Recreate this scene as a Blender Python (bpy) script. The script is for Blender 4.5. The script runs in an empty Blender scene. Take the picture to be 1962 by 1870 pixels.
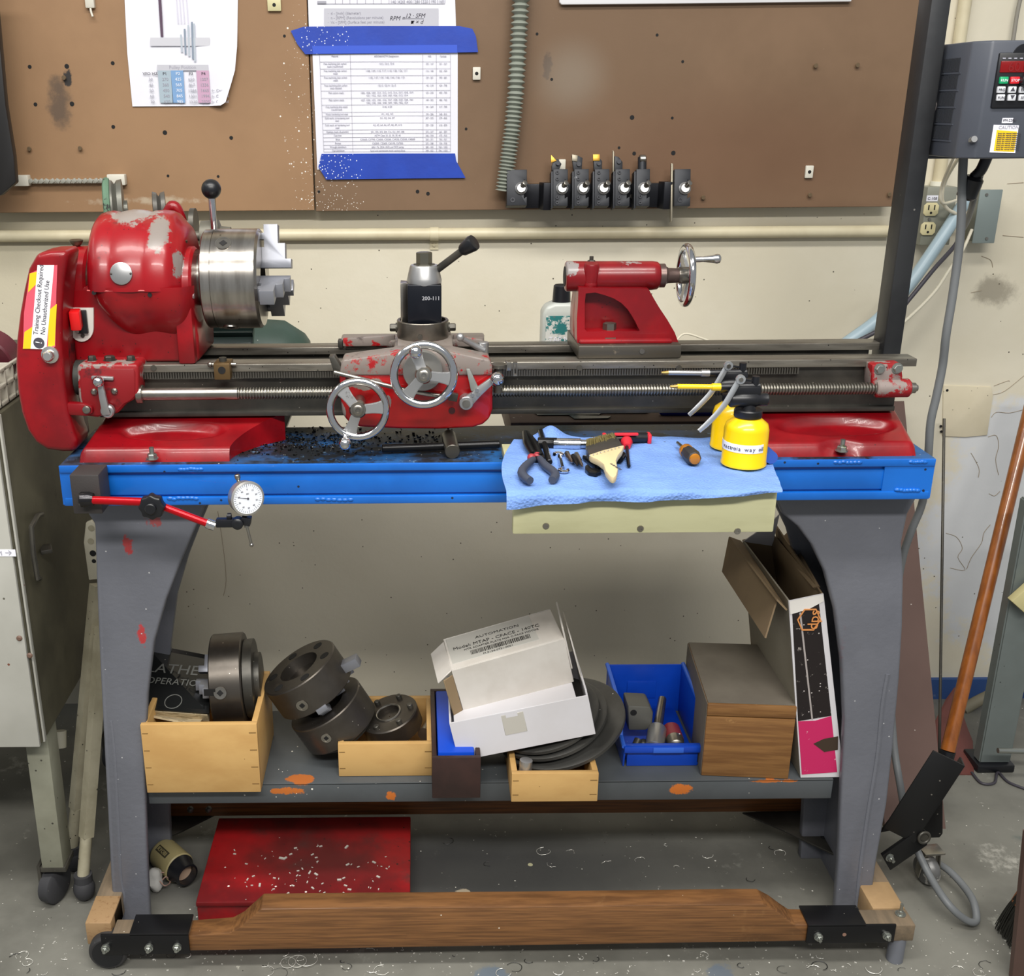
import bpy, bmesh, math, random
from mathutils import Vector, Matrix, noise
random.seed(7)
pi = math.pi
# ---------------------------------------------------------------- camera
F_PX, CX, CY, W, H = 2076.0, 800.0, 935.0, 1962, 1870
PITCH, ROLL = math.radians(19.5), 0.008
CAM = Vector((0, 0, 1.42))
_f = Vector((0, math.cos(PITCH), -math.sin(PITCH)))
_r0 = Vector((1, 0, 0)); _u0 = Vector((0, math.sin(PITCH), math.cos(PITCH)))
_r = _r0*math.cos(ROLL) - _u0*math.sin(ROLL)
_u = _u0*math.cos(ROLL) + _r0*math.sin(ROLL)
cd = bpy.data.cameras.new('camera'); cam = bpy.data.objects.new('camera', cd)
bpy.context.scene.collection.objects.link(cam)
M = Matrix((( _r.x, _u.x, -_f.x, CAM.x), (_r.y, _u.y, -_f.y, CAM.y), (_r.z, _u.z, -_f.z, CAM.z), (0, 0, 0, 1)))
cam.matrix_world = M
cd.sensor_fit = 'HORIZONTAL'; cd.sensor_width = 36; cd.lens = 36*F_PX/W
cd.shift_x = (W/2-CX)/W; cd.shift_y = -(H/2-CY)/W
cd.clip_start = 0.02
bpy.context.scene.camera = cam
# ---------------------------------------------------------------- light
sc = bpy.context.scene
sc.view_settings.view_transform = 'Standard'; sc.view_settings.look = 'None'
sc.view_settings.gamma = 1; sc.view_settings.exposure = 0.15
sc.view_settings.use_curve_mapping = False
wd = bpy.data.worlds.new('world'); sc.world = wd; wd.use_nodes = True
wd.node_tree.nodes['Background'].inputs[0].default_value = (0.90, 0.95, 1.0, 1)
wd.node_tree.nodes['Background'].inputs[1].default_value = 0.30
def area(name, loc, size, power, color=(1, 0.97, 0.92), rot=(0, 0, 0)):
    l = bpy.data.lights.new(name, 'AREA'); l.shape = 'RECTANGLE'; l.size, l.size_y = size
    l.energy = power; l.color = color
    o = bpy.data.objects.new(name, l); o.location = loc; o.rotation_euler = rot
    sc.collection.objects.link(o); return o
area('ceiling_tube_light', (-0.2, 0.75, 2.9), (2.6, 0.30), 58)
area('ceiling_tube_light', (0.2, -0.8, 2.9), (2.6, 0.30), 125)
area('ceiling_tube_light', (-2.4, 1.2, 3.0), (0.4, 2.0), 10)
# ---------------------------------------------------------------- pixel to world
def ray(px, py):
    return _f + _r*((px-CX)/F_PX) - _u*((py-CY)/F_PX)
def P(px, py, Y):
    d = ray(px, py); return CAM + d*(Y/d.y)
def PZ(px, py, Z):
    d = ray(px, py); return CAM + d*((Z-CAM.z)/d.z)
def ZZ(py, Y, px=CX): return P(px, py, Y).z
def XX(px, Y, py): return P(px, py, Y).x
# ---------------------------------------------------------------- materials
def lin(h):
    if not isinstance(h, str): return (*h, 1)
    h = h.lstrip('#'); v = [int(h[i:i+2], 16)/255 for i in (0, 2, 4)]
    return tuple((c/12.92 if c <= .04045 else ((c+.055)/1.055)**2.4) for c in v)+(1,)
class NT:
    def __init__(s, name):
        s.m = bpy.data.materials.new(name); s.m.use_nodes = True
        s.t = s.m.node_tree; s.b = s.t.nodes['Principled BSDF']; s.pos = s.n('ShaderNodeNewGeometry').outputs['Position']
    def n(s, typ, **k):
        x = s.t.nodes.new(typ)
        for a, v in k.items(): setattr(x, a, v)
        return x
    def l(s, a, b): s.t.links.new(a, b)
    def math(s, op, a, b=None, c=None, clamp=False):
        x = s.n('ShaderNodeMath', operation=op); x.use_clamp = clamp
        for i, v in enumerate((a, b, c)):
            if v is None: continue
            if isinstance(v, (int, float)): x.inputs[i].default_value = v
            else: s.l(v, x.inputs[i])
        return x.outputs[0]
    def noise(s, scale, detail=4, stretch=None, rough=.6):
        x = s.n('ShaderNodeTexNoise'); x.inputs['Scale'].default_value = scale
        x.inputs['Detail'].default_value = detail; x.inputs['Roughness'].default_value = rough
        if stretch:
            mp = s.n('ShaderNodeMapping'); mp.inputs['Scale'].default_value = stretch
            s.l(s.pos, mp.inputs[0]); s.l(mp.outputs[0], x.inputs['Vector'])
        else: s.l(s.pos, x.inputs['Vector'])
        return x.outputs['Fac']
    def thr(s, v, a, b):
        x = s.n('ShaderNodeMapRange', interpolation_type='SMOOTHSTEP'); x.inputs[1].default_value = a; x.inputs[2].default_value = b
        s.l(v, x.inputs[0]); return x.outputs[0]
    def mix(s, fac, a, b):
        x = s.n('ShaderNodeMix', data_type='RGBA')
        for i, v in ((0, fac), (6, a), (7, b)):
            if isinstance(v, (int, float)): x.inputs[i].default_value = v
            elif isinstance(v, tuple): x.inputs[i].default_value = v
            else: s.l(v, x.inputs[i])
        return x.outputs[2]
    def specks(s, scale, size, density=.5):
        v = s.n('ShaderNodeTexVoronoi'); v.inputs['Scale'].default_value = scale; s.l(s.pos, v.inputs['Vector'])
        sep = s.n('ShaderNodeSeparateColor'); s.l(v.outputs['Color'], sep.inputs[0])
        r = s.math('MULTIPLY', sep.outputs[1], size)
        f = s.math('LESS_THAN', v.outputs['Distance'], r)
        g = s.math('LESS_THAN', sep.outputs[0], density)
        return s.math('MULTIPLY', f, g)
    def blob(s, c, r, soft=.5):
        """1 inside an ellipsoid round world point c with radii r"""
        a = s.n('ShaderNodeVectorMath', operation='SUBTRACT'); s.l(s.pos, a.inputs[0]); a.inputs[1].default_value = tuple(c)
        b = s.n('ShaderNodeVectorMath', operation='DIVIDE'); s.l(a.outputs[0], b.inputs[0]); b.inputs[1].default_value = tuple(r)
        c2 = s.n('ShaderNodeVectorMath', operation='LENGTH'); s.l(b.outputs[0], c2.inputs[0])
        return s.thr(c2.outputs['Value'], 1.0, 1-soft)
def mat(name, col, rough=.5, metal=0., var=.0, vscale=6, col2=None, wear=None, spots=(), patches=(), bump=None, stretch=None,
        spec=.5, coat=0., alpha=1, trans=0., emit=None):
    """col base; col2 broad mottling (var = amount); wear = list of (colour, scale, a, b) noise cuts; spots = (colour, scale, size, density);
    patches = (centre, radii, colour, noise scale, cut, soft)"""
    s = NT(name); c = lin(col)
    if col2 is not None: c = s.mix(s.math('MULTIPLY', s.thr(s.noise(vscale, 5, stretch), .35, .65), var or 1.), c, lin(col2))
    for w in (wear or ()):
        c = s.mix(s.thr(s.noise(w[1], 6, w[4] if len(w) > 4 else None, .7), w[2], w[3]), c, lin(w[0]))
    for p in patches:
        f = s.blob(p[0], p[1], p[5] if len(p) > 5 else .5)
        if p[3]:
            f = s.thr(s.math('ADD', s.math('MULTIPLY', f, .6), s.noise(p[3], 6, None, .7)), p[4], p[4]+(p[6] if len(p) > 6 else .07))
            if len(p) > 7: f = s.math('MULTIPLY', f, p[7])
        elif p[4] is not None: f = s.math('MULTIPLY', f, p[4])
        c = s.mix(f, c, lin(p[2]))
    for w in spots:
        f = s.specks(w[1], w[2], w[3])
        if len(w) > 4: f = s.math('MULTIPLY', f, s.math('GREATER_THAN', s.math('ADD', s.blob(w[4], w[5], .8), s.math('MULTIPLY', s.noise(30), .3)), .55))
        c = s.mix(f, c, lin(w[0]))
    if isinstance(c, tuple): s.b.inputs['Base Color'].default_value = c
    else: s.l(c, s.b.inputs['Base Color'])
    s.b.inputs['Roughness'].default_value = rough; s.b.inputs['Metallic'].default_value = metal
    s.b.inputs['Specular IOR Level'].default_value = spec; s.b.inputs['Coat Weight'].default_value = coat
    s.b.inputs['Transmission Weight'].default_value = trans; s.b.inputs['Alpha'].default_value = alpha
    if emit: s.b.inputs['Emission Color'].default_value = lin(emit[0]); s.b.inputs['Emission Strength'].default_value = emit[1]
    if bump:
        b = s.n('ShaderNodeBump'); b.inputs['Strength'].default_value = bump[1]; b.inputs['Distance'].default_value = bump[2] if len(bump) > 2 else .002
        s.l(s.noise(bump[0], 4, stretch), b.inputs['Height']); s.l(b.outputs[0], s.b.inputs['Normal'])
    return s.m
# ---------------------------------------------------------------- mesh helpers
class B:
    """collects shapes into one mesh (world coordinates unless the parent says otherwise)"""
    def __init__(s): s.bm = bmesh.new()
    def poly(s, pts, y0, y1, ax='Y', bev=0., seg=2):
        """polygon of 2-D points extruded along an axis; ax Y: pts are (x,z); X: (y,z); Z: (x,y)"""
        def mk(p, t): return {'Y': (p[0], t, p[1]), 'X': (t, p[0], p[1]), 'Z': (p[0], p[1], t)}[ax]
        n = len(pts)
        v0 = [s.bm.verts.new(mk(p, y0)) for p in pts]; v1 = [s.bm.verts.new(mk(p, y1)) for p in pts]
        fs = [s.bm.faces.new(v0), s.bm.faces.new(v1[::-1])]
        for i in range(n): fs.append(s.bm.faces.new((v0[i], v1[i], v1[(i+1) % n], v0[(i+1) % n])))
        s._fin(fs, bev, seg); return s
    def _fin(s, fs, bev, seg):
        bmesh.ops.recalc_face_normals(s.bm, faces=fs)
        if bev:
            es = {e for f in fs for e in f.edges if len(e.link_faces) == 2 and e.calc_face_angle(0) > .5}
            bmesh.ops.bevel(s.bm, geom=list(es), offset=bev, segments=seg, affect='EDGES', profile=.5, clamp_overlap=True)
    def box(s, x0, x1, y0, y1, z0, z1, bev=0., seg=2):
        return s.poly([(x0, z0), (x1, z0), (x1, z1), (x0, z1)], y0, y1, 'Y', bev, seg)
    def obox(s, c, dims, rot, bev=0., seg=2):
        """box of size dims centred at c, turned by a 3x3 or euler"""
        R = rot if isinstance(rot, Matrix) else Matrix.Rotation(rot[2], 3, 'Z') @ Matrix.Rotation(rot[1], 3, 'Y') @ Matrix.Rotation(rot[0], 3, 'X')
        n0 = set(s.bm.verts); h = [d/2 for d in dims]
        s.box(-h[0], h[0], -h[1], h[1], -h[2], h[2], bev, seg)
        for v in s.bm.verts:
            if v not in n0: v.co = R @ v.co + Vector(c)
        return s
    def lathe(s, prof, o, ax, n=32, caps=True, ph=0.):
        """profile [(t along axis, radius)] about axis ax through o"""
        o = Vector(o); ax = Vector(ax).normalized()
        q = ax.to_track_quat('Z', 'Y'); rings = []
        for t, r in prof:
            rings.append([s.bm.verts.new(o + q @ Vector((r*math.cos(ph+2*pi*i/n), r*math.sin(ph+2*pi*i/n), t))) for i in range(n)])
        fs = []
        for a, b in zip(rings, rings[1:]):
            for i in range(n): fs.append(s.bm.faces.new((a[i], a[(i+1) % n], b[(i+1) % n], b[i])))
        if caps:
            fs.append(s.bm.faces.new(rings[0][::-1])); fs.append(s.bm.faces.new(rings[-1]))
        bmesh.ops.recalc_face_normals(s.bm, faces=fs)
        return s
    def cyl(s, a, b, r, r2=None, n=20, ch=0.):
        a = Vector(a); b = Vector(b); L = (b-a).length; r2 = r if r2 is None else r2
        pr = [(0, r), (L, r2)] if not ch else [(0, r-ch), (ch, r), (L-ch, r2), (L, r2-ch)]
        return s.lathe(pr, a, b-a, n)
    def ball(s, c, r, n=16, sc=(1, 1, 1)):
        m = Matrix.Translation(c) @ Matrix.Diagonal((*sc, 1))
        bmesh.ops.create_uvsphere(s.bm, u_segments=n, v_segments=n//2+2, radius=r, matrix=m); return s
    def torus(s, c, ax, R, r, n=48, m=12, arc=1.):
        c = Vector(c); q = Vector(ax).normalized().to_track_quat('Z', 'Y'); rg = []
        k = n if arc == 1. else n+1
        for i in range(k):
            a = 2*pi*i/n*arc
            rg.append([s.bm.verts.new(c + q @ Vector(((R+r*math.cos(2*pi*j/m))*math.cos(a), (R+r*math.cos(2*pi*j/m))*math.sin(a), r*math.sin(2*pi*j/m)))) for j in range(m)])
        for i in range(k if arc == 1. else k-1):
            A, Bq = rg[i], rg[(i+1) % k]
            for j in range(m): s.bm.faces.new((A[j], Bq[j], Bq[(j+1) % m], A[(j+1) % m]))
        bmesh.ops.recalc_face_normals(s.bm, faces=s.bm.faces)
        return s
    def tube(s, pts, r, n=10, sub=6, smooth=True, flat=None):
        """swept tube; r number or list"""
        pts = [Vector(p) for p in pts]; rs = r if isinstance(r, (list, tuple)) else [r]*len(pts)
        if smooth and len(pts) > 2:
            q = []; qr = []
            for i in range(len(pts)-1):
                p0 = pts[max(i-1, 0)]; p1 = pts[i]; p2 = pts[i+1]; p3 = pts[min(i+2, len(pts)-1)]
                for k in range(sub):
                    t = k/sub
                    q.append(.5*((2*p1)+(-p0+p2)*t+(2*p0-5*p1+4*p2-p3)*t*t+(-p0+3*p1-3*p2+p3)*t**3)); qr.append(rs[i]+(rs[i+1]-rs[i])*t)
            q.append(pts[-1]); qr.append(rs[-1]); pts, rs = q, qr
        up = Vector((0, 0, 1)) if abs((pts[1]-pts[0]).normalized().z) < .9 else Vector((0, 1, 0)); rings = []
        for i, p in enumerate(pts):
            d = (pts[min(i+1, len(pts)-1)]-pts[max(i-1, 0)]).normalized()
            x = d.cross(up).normalized(); up = x.cross(d).normalized()
            fl = flat or 1.
            rings.append([s.bm.verts.new(p + (x*math.cos(2*pi*k/n) + up*math.sin(2*pi*k/n)*fl)*rs[i]) for k in range(n)])
        fs = []
        for a, b in zip(rings, rings[1:]):
            for i in range(n): fs.append(s.bm.faces.new((a[i], a[(i+1) % n], b[(i+1) % n], b[i])))
        fs.append(s.bm.faces.new(rings[0][::-1])); fs.append(s.bm.faces.new(rings[-1]))
        bmesh.ops.recalc_face_normals(s.bm, faces=fs); return s
    def grid(s, fn, nu, nv, thick=0.):
        """surface fn(u,v) -> point, 0..1"""
        g = [[s.bm.verts.new(fn(i/nu, j/nv)) for j in range(nv+1)] for i in range(nu+1)]; fs = []
        for i in range(nu):
            for j in range(nv): fs.append(s.bm.faces.new((g[i][j], g[i+1][j], g[i+1][j+1], g[i][j+1])))
        if thick:
            bmesh.ops.recalc_face_normals(s.bm, faces=fs)
            bmesh.ops.solidify(s.bm, geom=fs, thickness=thick)
            bmesh.ops.recalc_face_normals(s.bm, faces=s.bm.faces)
        return s
    def frame(s, outer, inner, y0, y1, ax='Y'):
        """extruded ring between two loops of the same count"""
        def mk(p, t): return {'Y': (p[0], t, p[1]), 'X': (t, p[0], p[1]), 'Z': (p[0], p[1], t)}[ax]
        V = [[s.bm.verts.new(mk(p, t)) for p in L] for t in (y0, y1) for L in (outer, inner)]
        o0, i0, o1, i1 = V; n = len(outer); fs = []
        for k in range(n):
            j = (k+1) % n
            fs += [s.bm.faces.new(q) for q in ((o0[k], o0[j], i0[j], i0[k]), (o1[k], i1[k], i1[j], o1[j]), (o0[k], o1[k], o1[j], o0[j]), (i0[k], i0[j], i1[j], i1[k]))]
        bmesh.ops.recalc_face_normals(s.bm, faces=fs); return s
    def xf(s, M4):
        bmesh.ops.transform(s.bm, matrix=M4, verts=s.bm.verts[:]); return s
COLL = sc.collection
def mk(name, b, m, parent=None, smooth=40, local=False, label=None, **props):
    me = bpy.data.meshes.new(name); b.bm.to_mesh(me) if isinstance(b, B) else b.to_mesh(me)
    (b.bm if isinstance(b, B) else b).free()
    me.materials.append(m)
    if smooth:
        for p in me.polygons: p.use_smooth = True
        me.set_sharp_from_angle(angle=math.radians(smooth))
    o = bpy.data.objects.new(name, me); COLL.objects.link(o)
    if parent is not None:
        o.parent = parent
        if not local: me.transform(Matrix.Translation(-parent['_o'].to_3d() if False else -Vector(parent['o3'])))
        o['o3'] = tuple(parent['o3'])
    else:
        if not local:
            xs = [v.co for v in me.vertices]
            c = Vector(((min(v.x for v in xs)+max(v.x for v in xs))/2, (min(v.y for v in xs)+max(v.y for v in xs))/2, min(v.z for v in xs)))
            me.transform(Matrix.Translation(-c)); o.location = c; o['o3'] = tuple(c)
        else: o['o3'] = (0, 0, 0)
    if label: o['label'] = label
    for k, v in props.items(): o[k] = v
    return o
def tag(o, label, cat, group=None):
    o['label'] = label; o['category'] = cat
    if group: o['group'] = group
    return o
def thing(name, loc, label, cat, group=None, rot=None):
    o = bpy.data.objects.new(name, None); o.empty_display_size = .05; o.location = loc; COLL.objects.link(o)
    o['o3'] = tuple(loc) if rot is None else (0, 0, 0)
    if rot is not None: o.rotation_euler = rot
    return tag(o, label, cat, group)
def struct(name, b, m, smooth=40):
    o = mk(name, b, m, smooth=smooth); o['kind'] = 'structure'; return o
TEXTS = {}
def text(s, size, loc, m, parent, rot=(pi/2, 0, 0), align='LEFT', name='lettering', ext=.0002, space=1., aspect=1., shear=0., local=False):
    """flat lettering, gathered into one mesh per parent and ink"""
    c = bpy.data.curves.new('t', 'FONT'); c.body = s; c.size = size; c.align_x = align; c.extrude = ext; c.space_line = space
    c.resolution_u = 2; c.shear = shear
    o = bpy.data.objects.new('t', c)
    me = bpy.data.meshes.new_from_object(o)
    R = rot.to_4x4() if isinstance(rot, Matrix) else (Matrix.Rotation(rot[2], 4, 'Z') @ Matrix.Rotation(rot[1], 4, 'Y') @ Matrix.Rotation(rot[0], 4, 'X'))
    me.transform(Matrix.Translation(loc) @ R @ Matrix.Diagonal((aspect, 1, 1, 1)))
    key = (parent.name, m.name)
    if key not in TEXTS: TEXTS[key] = (bmesh.new(), m, parent, local, name)
    TEXTS[key][0].from_mesh(me)
    bpy.data.objects.remove(o); bpy.data.curves.remove(c); bpy.data.meshes.remove(me)
def flush_text():
    for b, m, par, local, name in TEXTS.values(): mk(name, b, m, par, 0, local)
def pxpoly(pts, Y): return [(P(x, y, Y).x, P(x, y, Y).z) for x, y in pts]
def arc(cx, cy, r, a0, a1, n): return [(cx+r*math.cos(math.radians(a0+(a1-a0)*i/n)), cy+r*math.sin(math.radians(a0+(a1-a0)*i/n))) for i in range(n+1)]
def hexbolt(b, c, ax, r, h, shank=0.):
    ax = Vector(ax).normalized()
    b.lathe([(0, r*1.25), (h*.2, r*1.25)], c, ax, 16)
    b.lathe([(h*.2, r), (h*.85, r), (h, r*.85)], c, ax, 6)
    if shank: b.lathe([(0, r*.5), (h+shank, r*.5)], c, ax, 10)
    return b
# ================================================================ materials used widely
YW = 2.40      # wall
YP = 2.355     # face of the hardboard
red = mat('red_enamel', '#930914', .32, var=.9, vscale=7, col2='#6c0710', wear=[('#6d1218', 5, .56, .72), ('#5a1418', 26, .66, .72)], spots=[('#3a1214', 160, .16, .25)],
          patches=[((-.43, 1.70, 1.275), (.085, .09, .05), '#8d8580', 55, .76, .95, .14), ((-.385, 1.66, 1.245), (.028, .07, .075), '#857c76', 75, .76, .9, .14),
                   ((-.36, 1.66, 1.19), (.02, .04, .05), '#7a706c', 45, .80, .9),
                   ((.33, 1.70, 1.195), (.07, .04, .02), '#8a8482', 60, .80, .9), ((.24, 1.70, 1.18), (.025, .04, .03), '#8a8482', 60, .84, .9),
                   ((-.44, 1.60, 1.055), (.05, .05, .022), '#8b8684', 40, .86, .9), ((-.375, 1.60, 1.05), (.02, .05, .03), '#8b8684', 30, .72, .9)],
          bump=(60, .12, .001), coat=.12)
red_shade = mat('red_floor_box_enamel', '#a30c14', .45, var=.95, vscale=4, col2='#5a0d11', wear=[('#4d2a28', 7, .54, .74)],
                spots=[('#e8dcd6', 70, .22, .28, (-.40, 1.62, .06), (.4, .12, .2)), ('#2a1212', 90, .2, .12)])
redgrey = mat('worn_red_grey_enamel', '#857974', .5, wear=[('#8c1017', 22, .45, .50)], spots=[('#3a2522', 120, .2, .3)], bump=(50, .15, .001))
iron = mat('oily_cast_iron', '#55524b', .4, .5, var=.8, vscale=12, col2='#3b3a36', wear=[('#6e675c', 30, .64, .72)], spots=[('#8f8a80', 140, .18, .12)])
way = mat('ground_steel_way', '#8b867c', .36, .6, var=.8, vscale=10, col2='#625d55', stretch=(1, 8, 8), spots=[('#2a2825', 150, .2, .25)])
steel = mat('bare_steel', '#a8a49c', .28, .95, var=.6, vscale=14, col2='#7d766c', wear=[('#8a6f55', 9, .66, .8)])
chuckm = mat('turned_steel', '#b1aca5', .25, .95, var=.7, vscale=9, col2='#837d76', stretch=(6, 1, 1), wear=[('#85694f', 11, .68, .8, (1, 3, 3))], spots=[('#4b4541', 120, .17, .12)])
jawm = mat('blasted_steel_jaw', '#90929a', .42, .6)
chrome = mat('chrome', '#d8d8da', .12, 1., spots=[('#6b6763', 200, .12, .1)])
alum = mat('satin_aluminium', '#aeaeae', .35, .8, wear=[('#6f6d6a', 30, .66, .72)])
blackox = mat('black_oxide_steel', '#24252a', .38, .5, wear=[('#5b5a5c', 60, .70, .76)])
blackpl = mat('black_plastic', '#15161a', .35)
darkgap = mat('dark_recess', '#0c0c0d', .7)
rubber = mat('grey_rubber', '#343437', .7, spots=[('#88847c', 150, .16, .2)])
zinc = mat('zinc_bolt', '#a9aca6', .3, .9, wear=[('#7e8a5b', 60, .62, .68)])
whitepaper = mat('printer_paper', '#eeeef6', .8, var=.4, vscale=5, col2='#dcdce8')
inkgrey = mat('grey_ink', '#a3a2ae', .8); inkdark = mat('dark_ink', '#45434d', .8)
creamw = '#dbd3ba'
# ================================================================ the setting
wallm = mat('cream_painted_wall', '#dfd8c4', .55, var=.6, vscale=2.2, col2='#d3cab2', bump=(38, .35, .002),
            spots=[('#5e574a', 60, .10, .35), ('#3d372f', 24, .06, .3)],
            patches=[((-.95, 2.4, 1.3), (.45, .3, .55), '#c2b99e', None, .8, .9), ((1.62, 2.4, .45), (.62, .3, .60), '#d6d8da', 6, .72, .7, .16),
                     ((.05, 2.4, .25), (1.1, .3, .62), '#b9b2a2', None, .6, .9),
                     ((1.28, 2.4, 1.02), (.09, .3, .07), '#6f6657', 18, .72, .95, .35, .6), ((.62, 2.4, .62), (.04, .2, .05), '#7a7364', 30, .72, .95, .3, .5),
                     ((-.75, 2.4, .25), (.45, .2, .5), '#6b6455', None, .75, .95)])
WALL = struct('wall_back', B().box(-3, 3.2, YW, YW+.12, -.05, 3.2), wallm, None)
floorm = mat('worn_concrete', '#7b7a72', .6, var=.9, vscale=3.5, col2='#62615a', bump=(30, .3, .002),
             wear=[('#8f8f86', 6, .60, .68), ('#4f5a57', 2.6, .62, .74), ('#b3b1a8', 17, .66, .72), ('#a5a398', 42, .64, .70)],
             spots=[('#e6e4dc', 55, .12, .20), ('#d8d6cd', 120, .16, .12), ('#33312c', 80, .1, .2), ('#c9c6a0', 14, .1, .15)],
             patches=[((.12, 1.48, 0), (.06, .05, .1), '#55687c', 26, .84, .8, .16, .6), ((.52, 1.48, 0), (.05, .05, .1), '#4f6074', 30, .86, .8, .16, .6),
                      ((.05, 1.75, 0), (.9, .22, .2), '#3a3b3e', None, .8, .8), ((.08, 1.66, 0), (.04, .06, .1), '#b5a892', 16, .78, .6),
                      ((.30, 1.66, 0), (.07, .05, .1), '#9a9a90', 30, .84, .8), ((1.15, 1.78, 0), (.1, .12, .1), '#a9a79e', 60, 1.0, .8, .25, .8),
                      ((-.95, 1.45, 0), (.2, .12, .1), '#c2bfae', 26, .90, .8)])
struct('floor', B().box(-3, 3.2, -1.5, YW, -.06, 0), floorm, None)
blue_base = mat('blue_painted_strip', '#2f4f88', .6, wear=[('#6d7c92', 20, .6, .7)])
struct('baseboard_back', B().box(1.0, 1.75, YW-.012, YW, 0, .055), blue_base, None)
cream = mat('cream_pipe_paint', '#ddd3b4', .4, var=.5, vscale=8, col2='#c2b493', wear=[('#8b7050', 26, .70, .76, (3, 1, 1))])
# conduit along the wall
Yc = YW-.014
a, b = P(-60, 453, Yc), P(1706, 443, Yc)
o = mk('conduit_pipe', B().cyl(a, b, .0125, n=16), cream); tag(o, 'cream painted conduit pipe running level along the wall', 'pipe')
bb = B(); c = P(832, 448, Yc)
bb.lathe([(-.009, .0145), (.009, .0145)], (c.x, Yc, c.z), (1, 0, 0), 16)
bb.poly([(c.x-.009, c.z-.012), (c.x+.009, c.z-.012), (c.x+.009, c.z-.035), (c.x-.009, c.z-.035)][::-1], YW-.003, YW)
st = mk('pipe_strap', bb, cream, o); mk('screw', B().cyl((c.x, YW-.006, c.z-.025), (c.x, YW-.002, c.z-.025), .0035), cream, st)
# vertical conduit, right
a, b = P(1852, -60, Yc), P(1801, 375, Yc)
x_ = (a.x+b.x)/2
o = mk('conduit_pipe', B().cyl((x_, Yc, b.z), (x_, Yc, 1.95), .0125, n=16), cream); tag(o, 'cream conduit pipe rising from the grey outlet box', 'pipe')
mk('coupling', B().cyl((x_, Yc, b.z-.001), (x_, Yc, b.z+.03), .0165, n=16), mat('pipe_white', '#e6e3d2', .5), o)
a = P(1940, 60, YW-.02)
o = mk('wall_cord', B().tube([P(1962, -30, YW-.02), P(1950, 20, YW-.02), P(1941, 78, YW-.02)], .004), mat('cord_grey', '#8c887e', .6)); tag(o, 'thin grey cord on the wall above the control box', 'cord')
# flat panel patched onto the wall
pm = mat('cream_patch_plate', '#dcd2b8', .5, var=.5, vscale=7, col2='#cfc4a8', bump=(30, .3, .002), spots=[('#6a6152', 80, .12, .2)])
o = mk('patch_plate', B().poly(pxpoly([(1808, 738), (1900, 741), (1903, 758), (1897, 800), (1892, 834), (1850, 838), (1806, 836)], YW-.004), YW-.004, YW, bev=.0015), pm)
tag(o, 'square cream patch plate on the wall right of the lathe', 'plate')
for q in [(1815, 748), (1803, 817), (1804, 827)]:
    c = P(*q, YW-.0045); mk('screw_hole', B().cyl((c.x, YW-.0046, c.z), (c.x, YW-.003, c.z), .003), darkgap, o)
crackm = mat('wall_crack', '#a09380', .9)
cr = B()
for pts in ([(1903, 757), (1925, 750), (1962, 720)], [(1900, 800), (1910, 790), (1935, 792), (1962, 784)], [(1905, 740), (1930, 729), (1934, 731)],
            [(1892, 838), (1908, 835), (1914, 856), (1908, 880), (1914, 910)], [(1860, 868), (1868, 882), (1877, 900), (1874, 915)],
            [(1898, 1005), (1885, 1022), (1880, 1040), (1862, 1068), (1852, 1090)], [(1812, 1022), (1832, 1030), (1844, 1050), (1836, 1068), (1850, 1092), (1820, 1088)],
            [(1915, 942), (1905, 950), (1895, 946)], [(1880, 490), (1898, 498), (1903, 512)], [(1860, 560), (1880, 557)], [(1930, 352), (1962, 350)], [(1922, 452), (1962, 454)],
            [(418, 980), (428, 1050), (434, 1110), (428, 1140)]):
    cr.tube([P(x+random.uniform(-1, 1), y+random.uniform(-1, 1), YW-.0005) for x, y in pts], .0007, 5, 4)
o = mk('crack', cr, crackm, WALL); o['kind'] = 'stuff'
# ================================================================ hardboard panels
sp = [('#ece8df', 150, .36, .85, (XX(600, YP, 200)-.005, YP, 1.36), (.085, .3, .42)), ('#ece8df', 75, .22, .35, (XX(600, YP, 200)-.005, YP, 1.36), (.10, .3, .42)), ('#ece8df', 170, .40, .95, (XX(640, YP, 370), YP, 1.235), (.10, .3, .07)),
      ('#dad4c8', 40, .06, .2), ('#3c281c', 34, .07, .2)]
hb = dict(rough=.6, var=.8, vscale=3.2)
hbl = mat('hardboard_orange_brown', '#9f7c5a', .6, var=.9, vscale=2.6, col2='#917050', spots=sp, bump=(220, .12, .001),
          patches=[(P(112, 195, YP), (.05, .1, .09), '#4a4038', 22, .70, .98, .35, .75), (P(130, 150, YP), (.02, .1, .035), '#2e2a28', 30, .80, .9, .15),
                   (P(290, 385, YP), (.35, .1, .02), '#c9bda6', 30, .86, .95, .3, .55)])
hbr = mat('hardboard_brown', '#80654c', .6, var=.9, vscale=2.2, col2='#715840', spots=sp, bump=(220, .12, .001),
          patches=[(P(1050, 130, YP), (.025, .1, .06), '#4a3a30', 34, .88, .9, .15, .8), (P(1095, 150, YP), (.10, .1, .10), '#8f8475', None, .5, .9), (P(1400, 300, YP), (.6, .1, .2), '#6b4a33', None, .6, .9)])
edge = mat('hardboard_edge', '#a08b6a', .7)
zt = 1.95
xl, xs, xr = P(-80, 396, YP).x, P(604, 404, YP).x, P(1709, 392, YP).x
zb = P(604, 404, YP).z
pl = mk('hardboard_panel', B().box(xl, xs-.0012, YP, YW-.03, zb+.001, zt, .001, 1), hbl); tag(pl, 'orange brown hardboard wall panel behind the red headstock', 'panel', None)
pr = mk('hardboard_panel', B().box(xs+.0012, xr, YP, YW-.03, zb-.001, zt, .001, 1), hbr); tag(pr, 'wide dark brown hardboard wall panel with the tool holder rail', 'panel', None)
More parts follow.
